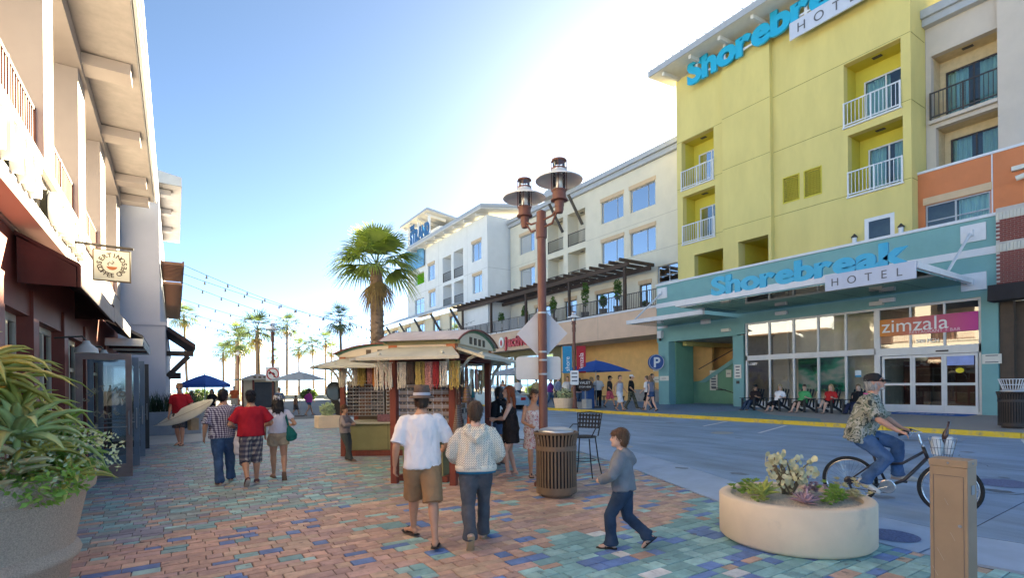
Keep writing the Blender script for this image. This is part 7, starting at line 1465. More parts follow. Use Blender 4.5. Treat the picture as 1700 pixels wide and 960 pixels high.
    # ---- hair
    if hair:
        style, c = hair[:2]; b = MB(); hm = HAIR[c] if isinstance(c, str) else c
        if style in ('short', 'long', 'mop', 'bald_back', 'pony'):
            k = {'short': 1.07, 'mop': 1.17, 'long': 1.12, 'bald_back': 1.03, 'pony': 1.06}[style]
            b.ell(H(0, -.010, .080 if style != 'bald_back' else .045), (.0445 * h * hs * k, .050 * h * hs * k, .052 * h * hs * k), 18, 12, HR); kb = .86 if style == 'bald_back' else 1; b.ell(H(0, -.022, .052 + (.008 if kb < 1 else 0)), (.041 * h * hs * k, .036 * h * hs * k, .048 * h * hs * k * kb), 16, 10, HR)
            if style == 'mop': b.ell(H(0, .012, .098), (.042 * h * hs * k, .046 * h * hs * k, .03 * h * hs), 14, 9, HR); b.ell(H(0, -.02, .035), (.045 * h * hs, .035 * h * hs, .04 * h * hs), 14, 9, HR)
            if style in ('short', 'pony'): b.ell(H(0, .012, .104), (.036 * h * hs, .044 * h * hs, .020 * h * hs), 14, 9, HR)
            if style == 'long':
                b.ell(H(0, .004, .098), (.041 * h * hs, .046 * h * hs, .028 * h * hs), 14, 9, HR); hl = hair[2] if len(hair) > 2 else .20
                for i in range(9):
                    a = -.9 + 1.8 * i / 8; q0 = H(.036 * math.sin(a), -.030 - .022 * math.cos(a), .06); q1 = q0 + (RV * .020 * math.sin(a) - FV * .012) * h - Vector((0, 0, hl * .5 * h)); q2 = q0 + (RV * .032 * math.sin(a) + FV * random.uniform(-.02, .01)) * h - Vector((0, 0, hl * random.uniform(.85, 1.1) * h)); b.tube([q0, q1, q2], [.019 * h, .020 * h, .008 * h], 8, flat=(1, .7))
                for s in (-1, 1): q0 = H(s * .043, .012, .085); b.tube([q0, H(s * .050, .004, .03), H(s * .052, -.006, -.02) - Vector((0, 0, hl * .4 * h))], [.013 * h, .015 * h, .010 * h], 8)
            if style == 'pony': b.tube([H(0, -.055, .06), H(0, -.085, .05), H(0, -.085, -.02)], [.014 * h, .018 * h, .008 * h], 8)
            me = remesh(b, max(.010, voxel * .85), 1, .8, disp=.006 * h, freq=42, stretch=(1, 1, .3), seed=random.random() * 9); me.materials.append(hm); link('hair', me, t)
            if voxel < .0135:
                n = len(me.vertices); co = np.empty(n * 3, np.float32); no = np.empty(n * 3, np.float32); me.vertices.foreach_get('co', co); me.vertices.foreach_get('normal', no); co = co.reshape(-1, 3); no = no.reshape(-1, 3); st_ = MB()
                for i_ in np.random.choice(n, min(n, 700), False):
                    q, nn = Vector(co[i_]), Vector(no[i_]); dd = Vector((random.gauss(0, .35), random.gauss(0, .35), -1)) - RV * 0; dd = dd - nn * dd.dot(nn)
                    if dd.length < .2: dd = FV - nn * FV.dot(nn)
                    dd.normalize(); l_ = random.uniform(.02, .05) * (h if style != 'long' else h * 1.5); w_ = nn.cross(dd) * .0022; st_.add([q - w_, q + w_, q + dd * l_ * .55 + nn * .007 + w_ * .8, q + dd * l_ * .55 + nn * .007 - w_ * .8, q + dd * l_ + nn * .003], [(0, 1, 2, 3), (3, 2, 4)])
                st_.build('hair_strands', hm, t, kind='stuff')
    if face:
        for s in (-1, 1): b = MB(); b.ell(H(s * .0175, .0545, .066), (.0062 * h * hs, .004 * h, .0036 * h * hs), 8, 6, HR); b.build('eye', mat('dark eye', (.02, .015, .012), rough=.3), t, smooth=True); b = MB(); b.tube([H(s * .028, .050, .083), H(s * .017, .0595, .087), H(s * .009, .061, .083)], .0026 * h, 6); b.build('eyebrow', hairmat('brow', (.06, .035, .02)), t)
        b = MB(); b.tube([H(-.013, .0555, .0275), H(0, .0622, .0285), H(.013, .0555, .0275)], [.0015 * h, .003 * h, .0015 * h], 8); b.build('lips', mat('lips', (.38, .13, .11), rough=.5), t, smooth=True)
    if extra: extra(J)
    place(t, loc, -R(heading) if rz is None else rz)
    return J
def headgear(kind, m, m2=None, dark=None):
    def fn(J):
        h, H, HR, hs, t = J['h'], J['H'], J['HR'], J['hs'], J['root']; r_ = .0485 * h * hs
        def ring(z, k, y=-.006, ky=1.18): return (H(0, y, z), HR @ Vector((1, 0, 0)), HR @ Vector((0, 1, 0)), r_ * k, r_ * k * ky)
        if kind == 'porkpie':
            b = MB(); b.loft([ring(.056, 1.70), ring(.060, 1.74), ring(.076, 1.14), ring(.076, 1.08)], 28, True); b.v = [tuple(Vector(v)) for v in b.v]; o = b.build('hat_brim', m, t, smooth=True)
            b = MB(); b.loft([ring(.070, 1.13), ring(.122, 1.02), ring(.138, .97), ring(.143, .86), ring(.134, .72), ring(.138, .3)], 28); cr2 = b.build('hat_crown', m, t, smooth=True); b = MB(); b.loft([ring(.074, 1.15), ring(.094, 1.11)], 28, False); b.build('band', m2, cr2, smooth=True)
        elif kind == 'cap':
            b = MB(); b.loft([ring(.070, 1.03), ring(.092, 1.04), ring(.112, .93), ring(.126, .66), ring(.132, .25)], 22); o = b.build('cap', m, t, smooth=True)
            b = MB(); P_ = [H(x * hs, y, .076 - .012 * (y - .045) / .05 * 1.0) for x, y in ()]; pts = []
            for i in range(9): a = R(-62 + 124 * i / 8); pts.append(H(.040 * math.sin(a), .028 + .030 * math.cos(a), .080))
            for i in range(9): a = R(-62 + 124 * i / 8); pts.append(H(.037 * math.sin(a), .042 + .062 * math.cos(a), .068 - .004 * math.cos(a)))
            b.add(pts + [p + Vector((0, 0, -.004 * h)) for p in pts], [(i, i + 1, i + 10, i + 9) for i in range(8)] + [(i + 18, i + 27, i + 28, i + 19) for i in range(8)] + [(9 + i, 10 + i, 28 + i, 27 + i) for i in range(8)]); b.build('visor', m2 or m, o, smooth=True)
        elif kind == 'beanie': b = MB(); b.loft([ring(.066, 1.05), ring(.078, 1.07), ring(.106, 1.02), ring(.126, .75), ring(.137, .3)], 22); b.build('beanie', m, t, smooth=True)
        elif kind == 'shades':
            for s in (-1, 1): b = MB(); b.ell(H(s * .018, .060, .064), (.015 * h, .005 * h, .010 * h), 10, 6, HR); b.build('sunglass_lens', _M['glossy black plastic'], t, smooth=True)
            b = MB(); b.tube([H(-.045, .0, .068), H(-.034, .052, .068), H(0, .066, .068), H(.034, .052, .068), H(.045, .0, .068)], .003 * h, 6); b.build('sunglass_frame', _M['glossy black plastic'], t)
    return fn
def multi(*fs):
    def fn(J):
        for f in fs: f(J)
    return fn
# ---- cloth
cl = lambda n, c, r_=.9, v=.1, s=9.: mat('cloth ' + n, c, rough=r_, var=v, scale=s, bump=.12, bscale=220, spec=.15)
def checks(c0, c1, c2, sc, th=.5):
    def fn(m, p, co, L):
        sx = nd(m, 'ShaderNodeSeparateXYZ'); L.new(co, sx.inputs[0]); outs = []
        ad_ = nd(m, 'ShaderNodeMath', operation='ADD'); L.new(sx.outputs[0], ad_.inputs[0]); L.new(sx.outputs[1], ad_.inputs[1])
        for src in (ad_.outputs[0], sx.outputs[2]):
            a_ = nd(m, 'ShaderNodeMath', operation='MULTIPLY'); a_.inputs[1].default_value = sc; L.new(src, a_.inputs[0]); f_ = nd(m, 'ShaderNodeMath', operation='FRACT'); L.new(a_.outputs[0], f_.inputs[0]); g_ = nd(m, 'ShaderNodeMath', operation='GREATER_THAN'); g_.inputs[1].default_value = th; L.new(f_.outputs[0], g_.inputs[0]); outs.append(g_.outputs[0])
        s_ = nd(m, 'ShaderNodeMath', operation='ADD'); L.new(outs[0], s_.inputs[0]); L.new(outs[1], s_.inputs[1]); dv = nd(m, 'ShaderNodeMath', operation='MULTIPLY'); dv.inputs[1].default_value = .5; L.new(s_.outputs[0], dv.inputs[0])
        rp = nd(m, 'ShaderNodeValToRGB'); rp.color_ramp.interpolation = 'CONSTANT'; E = rp.color_ramp.elements; E[0].color = (*c0, 1); E[1].position = .75; E[1].color = (*c2, 1); e = E.new(.25); e.color = (*c1, 1)
        L.new(dv.outputs[0], rp.inputs[0]); L.new(rp.outputs[0], p.inputs['Base Color'])
    return fn
def blotch(stops, sc, dist=.6, detail=3.):
    def fn(m, p, co, L):
        n = nd(m, 'ShaderNodeTexNoise', i_Scale=sc, i_Detail=detail, i_Distortion=dist); L.new(co, n.inputs['Vector']); rp = nd(m, 'ShaderNodeValToRGB'); rp.color_ramp.interpolation = 'CONSTANT'; E = rp.color_ramp.elements
        E[0].position = 0; E[0].color = (*stops[0][1], 1); E[1].position = stops[1][0]; E[1].color = (*stops[1][1], 1)
        for p_, c in stops[2:]: e = E.new(p_); e.color = (*c, 1)
        L.new(n.outputs[0], rp.inputs[0]); L.new(rp.outputs[0], p.inputs['Base Color'])
    return fn
def lattice(c0, c1, sc):
    def fn(m, p, co, L):
        mp = nd(m, 'ShaderNodeMapping'); mp.inputs['Rotation'].default_value = (0, R(45), R(20)); mp.inputs['Scale'].default_value = (sc, sc, sc); L.new(co, mp.inputs[0]); b_ = nd(m, 'ShaderNodeTexBrick', i_Scale=1.); b_.inputs['Color1'].default_value = (*c0, 1); b_.inputs['Color2'].default_value = (*c0, 1); b_.inputs['Mortar'].default_value = (*c1, 1); b_.inputs['Mortar Size'].default_value = .035; b_.inputs['Brick Width'].default_value = .9; b_.inputs['Row Height'].default_value = .45
        sx = nd(m, 'ShaderNodeSeparateXYZ'); L.new(mp.outputs[0], sx.inputs[0]); cb_ = nd(m, 'ShaderNodeCombineXYZ'); L.new(sx.outputs[0], cb_.inputs[0]); L.new(sx.outputs[2], cb_.inputs[1]); L.new(cb_.outputs[0], b_.inputs['Vector']); L.new(b_.outputs[0], p.inputs['Base Color'])
    return fn
def denim(n, c): return mat('denim ' + n, c, rough=.9, var=.28, scale=5, bump=.15, bscale=260, spec=.15, wear=((c[0] * 2 + .04, c[1] * 2 + .04, c[2] * 1.8 + .05), 3, .55, .4))
D_BLUE, D_DARK, D_GREY = denim('blue', (.06, .115, .22)), denim('dark', (.035, .055, .09)), denim('grey', (.09, .095, .105))
W_TEE, RED_TEE, BLK = cl('white tee', (.82, .80, .79), v=.05), cl('red tee', (.42, .02, .035)), cl('black', (.018, .018, .02))
KHAKI, TAN_S = cl('khaki', (.40, .31, .21)), cl('brown shorts', (.33, .20, .105)); PLAID = pattern('plaid shirt cloth', checks((.035, .03, .06), (.20, .19, .27), (.58, .58, .62), 28)); PLAIDS = pattern('plaid shorts cloth', checks((.42, .38, .33), (.17, .15, .16), (.07, .07, .10), 11, .45))
CREAMH = pattern('cream hoodie cloth', lattice((.80, .72, .58), (.10, .09, .085), 26)); CREAMP = cl('cream rib', (.78, .70, .56))
FLORAL = pattern('floral dress cloth', blotch([(0, (.6, .56, .52)), (.40, (.62, .58, .55)), (.54, (.45, .08, .09)), (.60, (.6, .57, .53)), (.66, (.07, .05, .06)), (.72, (.55, .35, .12))], 26, 1.2)); CAMO = pattern('hawaiian shirt cloth', blotch([(0, (.05, .055, .045)), (.36, (.30, .28, .21)), (.45, (.13, .15, .10)), (.50, (.42, .39, .32)), (.57, (.07, .08, .06)), (.63, (.34, .31, .24))], 9, .5, 6.)); CAMOP = pattern('camo trousers', blotch([(0, (.05, .05, .035)), (.45, (.16, .14, .09)), (.55, (.08, .08, .05)), (.62, (.22, .19, .13))], 14))
# ---------------------------------------------------------------- foreground pair
person('man in white tee, khaki shorts and brown hat walking away in foreground', (2.30, 5.40, 0), 22, 1.70, dict(aL=(-.062, .17, .044), aR=(.070, -.185, .046), pR=.10, yL=-.55, yR=.12, wL=(-.175, .02, -.295), wR=(.15, .16, -.20), lean=.05, hip=.522, curl=.9, gL=(0, .1, -1)),
       top=(W_TEE, -.035, .92, 1.03, {'cuff': .048, 'wr': .008}), bottom=('shorts', TAN_S, 1.02, 1.10, 1.14), hair=('bald_back', 'brown'), skin='tan', feet='sandal', bulk=1.04, voxel=.0118, face=False, head=(0, .02), extra=headgear('porkpie', mat('brown straw', (.14, .095, .07), rough=.8, var=.3, scale=60, bump=.3, bscale=150), mat('pale band', (.50, .50, .55), rough=.7)))
person('youth in cream patterned hooded jacket and grey jeans walking away', (2.80, 5.08, 0), 27, 1.54, dict(aL=(-.05, -.20, .10), aR=(.05, .10, .045), pL=.95, yL=-.1, wL=(-.12, .13, -.22), wR=(.12, .13, -.22), eL=(-.6, -.8, 0), eR=(.6, -.8, 0), lean=.05, hip=.515),
       top=(CREAMH, .01, 1.93, 1.20, {'hood': True, 'name': 'hooded_jacket', 'sl': 1.25, 'cuff': .03, 'hem': CREAMP, 'under': cl('blue tee', (.03, .18, .30)), 'wr': .011}), bottom=('pants', D_GREY, 2., 1.25, 1.15), hair=('mop', 'brown'), skin='fair', bulk=1.05, voxel=.0118, face=False, shoe_m=mat('tan sneaker', (.40, .33, .25), rough=.8), sole_m=mat('gum sole', (.38, .27, .15), rough=.8))
person('boy in grey hooded sweatshirt and jeans walking left in right foreground', (3.98, 4.0, 0), -40, 1.25, dict(aL=(-.05, .10, .048), aR=(.05, -.20, .10), pR=.75, yL=.0, wL=(-.10, .16, -.19), wR=(.11, .15, -.21), eL=(-1, -.6, 0), eR=(1, -.8, 0), lean=.06, hip=.51),
       top=(cl('grey sweat', (.20, .205, .215)), -.01, 1.93, 1.16, {'hood': True, 'name': 'hooded_sweatshirt', 'sl': 1.3, 'cuff': .034, 'wr': .012}), bottom=('pants', D_DARK, 2., 1.4, 1.2), hair=('mop', 'chestnut'), skin='fair', feet='sandal', bulk=1.06, voxel=.0118, head=(.3, 0))
# ---------------------------------------------------------------- trio
person('man in blue plaid shirt and jeans, left of the trio walking away', (.74, 10.75, 0), -2, 1.68, dict(aL=(-.05, -.06, .045), aR=(.075, .12, .05), wL=(-.17, .03, -.29), wR=(.16, .12, -.24), lean=.04, twist=.0), top=(PLAID, -.03, .95, 1.12, {'collar': True, 'cuff': .05, 'wr': .008}), bottom=('pants', D_BLUE, 2., 1.2, 1.12), hair=('short', 'black'), skin='tan', bulk=1.16, voxel=.012, head=(-.6, 0), extra=headgear('shades', None), shoe_m=mat('brown shoe', (.10, .05, .03), rough=.5))
person('man in red tee, plaid shorts and dark cap, middle of trio walking away', (1.14, 10.35, 0), 2, 1.66, dict(aL=(-.05, -.13, .085), aR=(.055, .08, .044), pL=.7, wL=(-.15, .14, -.18), wR=(.15, .14, -.18), eL=(-.5, -1, 0), eR=(.5, -1, 0), lean=.04), top=(RED_TEE, .0, .80, 1.06, {'cuff': .047}), bottom=('shorts', PLAIDS, 1.2, 1.06, .98), hair=('short', 'black'), skin='tan', bulk=1.13, voxel=.012, face=False, extra=headgear('cap', cl('navy cap', (.02, .02, .03))), shoe_m=mat('maroon sneaker', (.12, .04, .04), rough=.6))
def shoulder_bag(m):
    def fn(J):
        h, T, t = J['h'], J['T'], J['root']; b = MB(); b.loft([(T(.13, -.05, -.07), (1, 0, 0), (0, 1, 0), .03 * h, .03 * h), (T(.14, -.05, -.045), (1, 0, 0), (0, 1, 0), .06 * h, .048 * h), (T(.145, -.05, .01), (1, 0, 0), (0, 1, 0), .065 * h, .045 * h), (T(.13, -.045, .07), (1, 0, 0), (0, 1, 0), .042 * h, .034 * h), (T(.112, -.04, .12), (1, 0, 0), (0, 1, 0), .014 * h, .014 * h)], 16); me = remesh(b, .012, 2, 1, disp=.008, freq=16); me.materials.append(m); bo = link('shoulder_bag', me, None); bo.parent = None; J['bag'] = bo
        b = MB(); b.tube([T(.11, -.04, .12), T(.085, -.055, .22), T(.07, -.01, .302), T(.085, .055, .22), T(.115, .0, .12)], .008 * h, 8, flat=(1.6, .6)); s_ = b.build('strap', m, bo)
    return fn
J = person('woman in white cap and tee with green bag, right of trio walking away', (1.64, 10.7, 0), 4, 1.56, dict(aL=(-.045, .12, .044), aR=(.05, -.16, .10), pR=.95, wL=(-.15, .06, -.27), wR=(.16, .13, -.16), lean=.03), top=(cl('pale tee', (.66, .63, .68), v=.05), .03, .55, 1.02), bottom=('shorts', KHAKI, .42, 1.12, 1.12), hair=('long', 'black', .20), skin='tan', feet='sandal', female=True, bulk=1.05, voxel=.012, face=False, extra=multi(headgear('cap', cl('white cap', (.70, .68, .68))), shoulder_bag(cl('green bag', (.015, .14, .12), v=.2))), shoe_m=mat('tan sandal', (.25, .15, .09)))
J['bag'].location = (1.64, 10.7, 0); J['bag'].rotation_euler = (0, 0, -R(4)); tag(J['bag'], 'dark green slouchy bag on the shoulder of the white capped woman', 'bag')
b = MB(); b.loft([((.98, 10.42, .55), (1, 0, 0), (0, 1, 0), .10, .07), ((.98, 10.42, .75), (1, 0, 0), (0, 1, 0), .12, .08), ((.96, 10.45, .98), (1, 0, 0), (0, 1, 0), .05, .04)], 12); me = remesh(b, .014, 1, 1, disp=.02, freq=14); me.materials.append(cl('white plastic', (.62, .60, .60))); tag(link('carrier_bag', me), 'white carrier bag between the plaid shirt man and the red tee man', 'bag')
# ---------------------------------------------------------------- surfer with board and paper bag
person('man in red tee and dark sunglasses carrying a surfboard', (.15, 18.75, 0), 205, 1.86, dict(aL=(-.04, .05, .044), aR=(.05, -.05, .044), wL=(-.20, .06, -.27), wR=(.14, .06, -.30), lean=.08, gL=(0, .2, -1)), top=(RED_TEE, -.01, .75, 1.08), bottom=('shorts', pattern('dark check shorts', checks((.10, .09, .09), (.05, .05, .06), (.2, .18, .17), 20)), .95, 1.1, 1.16), hair=('short', 'sandy'), skin='ruddy', feet='sandal', bulk=1., voxel=.014, head=(.35, .35), extra=headgear('shades', None))
def surfboard(loc):
    t = thing('surfboard', 'off white surfboard held under the arm of the red tee man', 'surfboard', (0, 0, 0)); N = 18; rings = []
    for i in range(N + 1): u = i / N; x = -1.1 + 2.2 * u; w = .225 * (1 - abs(2 * u - 1.06) ** 2.1) ** .95 if abs(2 * u - 1.06) < 1 else .005; rings.append(((x, 0, .10 * (2 * u - 1) ** 4 * 1.2), (0, 0, 0), (0, 0, 0), max(w, .006), .033 * min(1, w / .1)))
    b = MB(); vs = []
    for c, _, _, rx, ry in rings:
        for j in range(16): a = 2 * math.pi * j / 16; vs.append((c[0], rx * math.cos(a), c[2] + ry * math.sin(a)))
    fs = [(i * 16 + j, i * 16 + (j + 1) % 16, (i + 1) * 16 + (j + 1) % 16, (i + 1) * 16 + j) for i in range(N) for j in range(16)] + [tuple(range(15, -1, -1)), tuple(range(N * 16, N * 16 + 16))]; b.add(vs, fs); b.build('deck', mat('waxed board', (.82, .79, .70), rough=.4, var=.08, scale=3), t, smooth=True)
    b = MB(); b.tube([(x, 0, .036 + .10 * (2 * (x + 1.1) / 2.2 - 1) ** 4 * 1.2) for x in [-1.0 + .2 * i for i in range(11)]], .004, 5); b.build('stringer', mat('stringer wood', (.25, .15, .08)), t)
    b = MB()
    for k in range(4): b.add([(-.62 + k * .022, -.05, .037), (-.60 + k * .022, -.05, .037), (-.57 + k * .022, .06, .037), (-.59 + k * .022, .06, .037)], [(0, 1, 2, 3)])
    b.build('logo', m_black, t)
    return t
sb_ = surfboard(0); sb_.matrix_world = Matrix.Identity(4); xd = (_r * .94 - cdir * .18 + Vector((0, 0, .36))).normalized(); zd = (-cdir + Vector((0, 0, .25))); zd = (zd - xd * zd.dot(xd)).normalized(); yd = zd.cross(xd); Mb = Matrix(((xd.x, yd.x, zd.x, .28), (xd.y, yd.y, zd.y, 18.42), (xd.z, yd.z, zd.z, .96), (0, 0, 0, 1))); sb_.location = Mb.to_translation(); sb_.rotation_euler = Mb.to_euler()
pbag = thing('paper_bag', 'brown paper bag hanging from the hand of the surfboard man', 'bag', (.46, 18.5, .45)); b = MB(); b.loft([((.46, 18.5, .46), rdir, cdir, .17, .09), ((.46, 18.5, .82), rdir, cdir, .175, .085)], 4); b.build('body', mat('kraft paper', (.36, .26, .17), rough=.9, var=.15, scale=8), pbag)
for s_ in (-.06, .06): b = MB(); c0 = Vector((.46, 18.5, .82)) + cdir * s_; b.tube([c0 - rdir * .07, c0 - rdir * .05 + Vector((0, 0, .12)), c0 + rdir * .05 + Vector((0, 0, .12)), c0 + rdir * .07], .006, 6); b.build('handle', _M['kraft paper'], pbag)
# ---------------------------------------------------------------- by the kiosks
person('boy in brown beanie and grey jacket leaning by the farther kiosk', (3.32, 12.30, 0), 128, 1.27, dict(aL=(-.05, .02, .046), aR=(.09, .13, .046), wL=(-.06, .17, -.14), wR=(.06, .17, -.14), eL=(-1, -.5, -.3), eR=(1, -.5, -.3), lean=-.05), top=(cl('grey print tee', (.28, .23, .22), v=.2), -.01, 1.85, 1.15, {'sl': 1.25, 'cuff': .03, 'name': 'jacket'}), bottom=('pants', cl('olive grey trousers', (.075, .08, .075)), 2., 1.3, 1.2), hair=('short', 'brown'), skin='tan', voxel=.013, head=(-.3, .1), extra=headgear('beanie', cl('brown knit', (.10, .045, .025), s=60, v=.3)), shoe_m=mat('brown suede', (.14, .08, .05)))
def phone(J): W = J['arm'][1][2]; b = MB(); c = (J['arm'][1][2] + J['arm'][-1][2]) / 2 + J['FV'] * .10; b.box(c.x - .035, c.x + .035, c.y - .06, c.y + .06, c.z + .01, c.z + .02); o = b.build('phone', m_black); J['phone'] = o
J = person('red haired woman in short black lace dress by the nearer kiosk', (5.40, 8.42, 0), -57, 1.68, dict(aL=(-.045, .03, .044), aR=(.05, -.05, .044), wL=(-.05, .17, -.155), wR=(.06, .17, -.165), eL=(-1, -.5, -.4), eR=(1, -.5, -.4), lean=.02, curl=.9, gL=(.1, 1, .1), gR=(-.1, 1, .1)), top=(mat('black lace', (.022, .016, .014), rough=.8, var=.5, scale=60), -.155, .0, 1.0, {'neck': .262, 'flare': 1.22, 'name': 'dress', 'wr': .009}), hair=('long', 'red', .235), skin='fair', feet='sandal', female=True, voxel=.012, head=(.05, .02), extra=phone, shoe_m=mat('pale sandal', (.5, .42, .38)))
J['phone'].location = (5.40, 8.42, 0); J['phone'].rotation_euler = (0, 0, R(57)); tag(J['phone'], 'dark phone in the hands of the red haired woman', 'phone')
person('woman in floral halter dress looking down beside the lamp post', (5.72, 8.10, 0), 200, 1.62, dict(aL=(-.045, 0, .044), aR=(.045, .02, .044), wL=(-.15, .05, -.29), wR=(.10, .16, -.2), lean=.0), top=(FLORAL, -.20, .0, 1.0, {'neck': .245, 'flare': 1.2, 'name': 'dress', 'wr': .008}), hair=('pony', 'brown'), skin='tan', feet='sandal', female=True, voxel=.012, head=(.25, .35))
def hoodlet(J): text('back_print', 'NF', .2, m_white, J['root'], J['T'](-.085, -.082, .16), (1, 0, 0), (0, 0, 1), extrude=.002, bold=.006)
person('person in black hooded top with white print behind the kiosk post', (5.98, 9.75, 0), -18, 1.66, dict(wL=(-.12, .12, -.2), wR=(.12, .12, -.2)), top=(BLK, .0, 1.9, 1.1, {'hood': True, 'name': 'hooded_top', 'sl': 1.2}), bottom=('shorts', denim('short', (.07, .11, .18)), .45, 1.1, 1.15), hair=('long', 'black', .1), skin='tan', feet='sandal', female=True, voxel=.015, face=False, extra=hoodlet)
# ---------------------------------------------------------------- bicycle and rider (local frame: x forward)
def bicycle():
    t = thing('bicycle', 'dark city bicycle with white front basket ridden across the road', 'bicycle', (0, 0, 0)); WB, r_ = 1.085, .335; m_tyre = mat('tyre rubber', (.02, .02, .02), rough=.85); m_fr = mat('bike frame paint', (.03, .025, .028), rough=.3, spec=.5); m_ch = mat('chrome', (.55, .55, .55), rough=.22, metal=.9)
    circ = lambda x, rr, n=40: [(x + rr * math.cos(a), 0, r_ + rr * math.sin(a)) for a in [2 * math.pi * i / n for i in range(n)]]
    for x in (0, WB):
        b = MB(); b.tube(circ(x, r_ - .022), .022, 8, closed=True); w = b.build('wheel', m_tyre, t, smooth=True); b = MB(); b.tube(circ(x, r_ - .05), .011, 6, closed=True); b.build('rim', m_ch, w, smooth=True); b = MB(); b.tube([(x, -.05, r_), (x, .05, r_)], .022, 10); b.build('hub', m_ch, w)
        b = MB()
        for k in range(28): a = 2 * math.pi * k / 28; s_ = .03 * (1 if k % 2 else -1); b.tube([(x + .02 * math.cos(a + .6), s_, r_ + .02 * math.sin(a + .6)), (x + (r_ - .055) * math.cos(a), 0, r_ + (r_ - .055) * math.sin(a))], .0014, 3)
        b.build('spokes', m_ch, w)
    BBx, BBz = .44, .30; seat_t, head_t, head_b = (.26, 0, .78), (.82, 0, .86), (.87, 0, .70)
    fr_ = MB(); fr_.tube([(BBx, 0, BBz), (.31, 0, .62), seat_t], .017, 10); fr_.tube([(.33, 0, .58), (.6, 0, .62), (.835, 0, .80)], .018, 10); fr_.tube([(BBx, 0, BBz), (.62, 0, .40), (.865, 0, .72)], .022, 10); fr_.tube([head_t, head_b], .022, 10)
    for s_ in (-1, 1): fr_.tube([(0, s_ * .06, r_), (BBx, s_ * .035, BBz)], .011, 8); fr_.tube([(0, s_ * .06, r_), (.31, s_ * .02, .62)], .010, 8)
    fr_.build('frame', m_fr, t, smooth=True)
    b = MB(); b.tube([(.815, 0, .88), head_b, (.90, 0, .64)], .018, 8)
    for s_ in (-1, 1): b.tube([(.90, s_ * .05, .66), (.96, s_ * .055, .5), (WB, s_ * .055, r_)], .012, 8)
    b.build('fork', m_ch, t)
    b = MB(); b.tube([seat_t, (.215, 0, .90)], .013, 8); b.build('seat_post', m_ch, t); b = MB(); b.loft([((.06, 0, .93), (0, 1, 0), (0, 0, 1), .09, .03), ((.16, 0, .94), (0, 1, 0), (0, 0, 1), .085, .035), ((.27, 0, .935), (0, 1, 0), (0, 0, 1), .035, .028), ((.35, 0, .93), (0, 1, 0), (0, 0, 1), .02, .018)], 12); b.build('saddle', m_black, t, smooth=True)
    b = MB(); b.tube([(.80, 0, .90), (.77, 0, 1.02)], .014, 8); b.tube([(.60, .29, 1.03), (.70, .27, 1.06), (.80, .1, 1.04), (.80, -.1, 1.04), (.70, -.27, 1.06), (.60, -.29, 1.03)], .012, 8); hb = b.build('handlebar', m_ch, t)
    for s_ in (-1, 1): b = MB(); b.tube([(.58, s_ * .295, 1.026), (.69, s_ * .275, 1.058)], .018, 8); b.build('grip', m_black, hb); b = MB(); b.tube([(.72, s_ * .24, 1.05), (.70, s_ * .29, 1.02)], .006, 6); b.build('brake_lever', m_ch, hb)
    b = MB(); b.lathe([(.085, -.003), (.095, 0), (.085, .003)], n=28); b.xf(Matrix.Translation((BBx, -.06, BBz)) @ Matrix.Rotation(R(90), 4, 'X')); cr2 = b.build('chainring', m_ch, t)
    for s_, a in ((-1, R(200)), (1, R(20))):
        p = (BBx + .17 * math.cos(a), s_ * .085, BBz + .17 * math.sin(a)); b = MB(); b.tube([(BBx, s_ * .07, BBz), p], .010, 8); ck = b.build('crank', m_ch, t); b = MB(); b.box(p[0] - .045, p[0] + .045, p[1] + s_ * .01 - .0, p[1] + s_ * .10, p[2] - .01, p[2] + .01); b.build('pedal', m_black, ck)
    b = MB(); b.tube([(BBx, -.06, BBz + .09), (0, -.06, r_ + .045)], .005, 5); b.tube([(BBx, -.06, BBz - .09), (.03, -.06, r_ - .10), (0, -.06, r_ - .045)], .005, 5); b.build('chain', m_fr, t)
    b = MB(); b.lathe([(.05, -.015), (.06, 0), (.03, .015)], n=16); b.xf(Matrix.Translation((0, -.06, r_)) @ Matrix.Rotation(R(90), 4, 'X')); b.tube([(0, -.07, r_ - .02), (.03, -.07, r_ - .11)], .016, 6); b.build('derailleur', m_fr, t)
    bk = MB(); x0, x1, z0, z1 = .88, 1.16, .76, .98
    for z, g_ in ((z1, 0), ((z0 + z1) / 2, .02), (z0, .05)): bk.tube([(x0 + g_, -.17 + g_, z), (x1 - g_, -.17 + g_, z), (x1 - g_, .17 - g_, z), (x0 + g_, .17 - g_, z)], .005, 5, closed=True)
    for k in range(8):
        f = k / 7
        for yy in (-1, 1): bk.tube([(x0 + .05 + (x1 - x0 - .1) * f, yy * .12, z0), (x0 + (x1 - x0) * f, yy * .17, z1)], .003, 4)
        for xx, xb in ((x0, x0 + .05), (x1, x1 - .05)): bk.tube([(xb, -.12 + .24 * f, z0), (xx, -.17 + .34 * f, z1)], .003, 4)
    bk.build('basket', m_ch, t); return t
BIKE = bicycle(); bdir = Vector((8.29 - 7.98, 2.56 - 3.60, 0)).normalized(); brz = math.atan2(bdir.y, bdir.x); BIKE.location = (7.98, 3.60, .012); BIKE.rotation_euler = (0, 0, brz)
def onbike(o): o.location = (7.98, 3.60, .012); o.rotation_euler = (0, 0, brz)
for k, (x, y) in enumerate(((.96, -.06), (1.07, .05))):
    b = MB(); b.loft([((x, y, .78), (1, 0, 0), (0, 1, 0), .055, .07), ((x, y, .9), (1, 0, 0), (0, 1, 0), .065, .08), ((x, y, 1.0), (1, 0, 0), (0, 1, 0), .05, .06)], 14); me = remesh(b, .012, 1, 1, disp=.012, freq=18); me.materials.append(cl('white bag', (.66, .65, .63))); o = link('plastic_bag', me); onbike(o); tag(o, 'white plastic bag in the bicycle basket, %s one' % ('rear' if k == 0 else 'front'), 'bag')
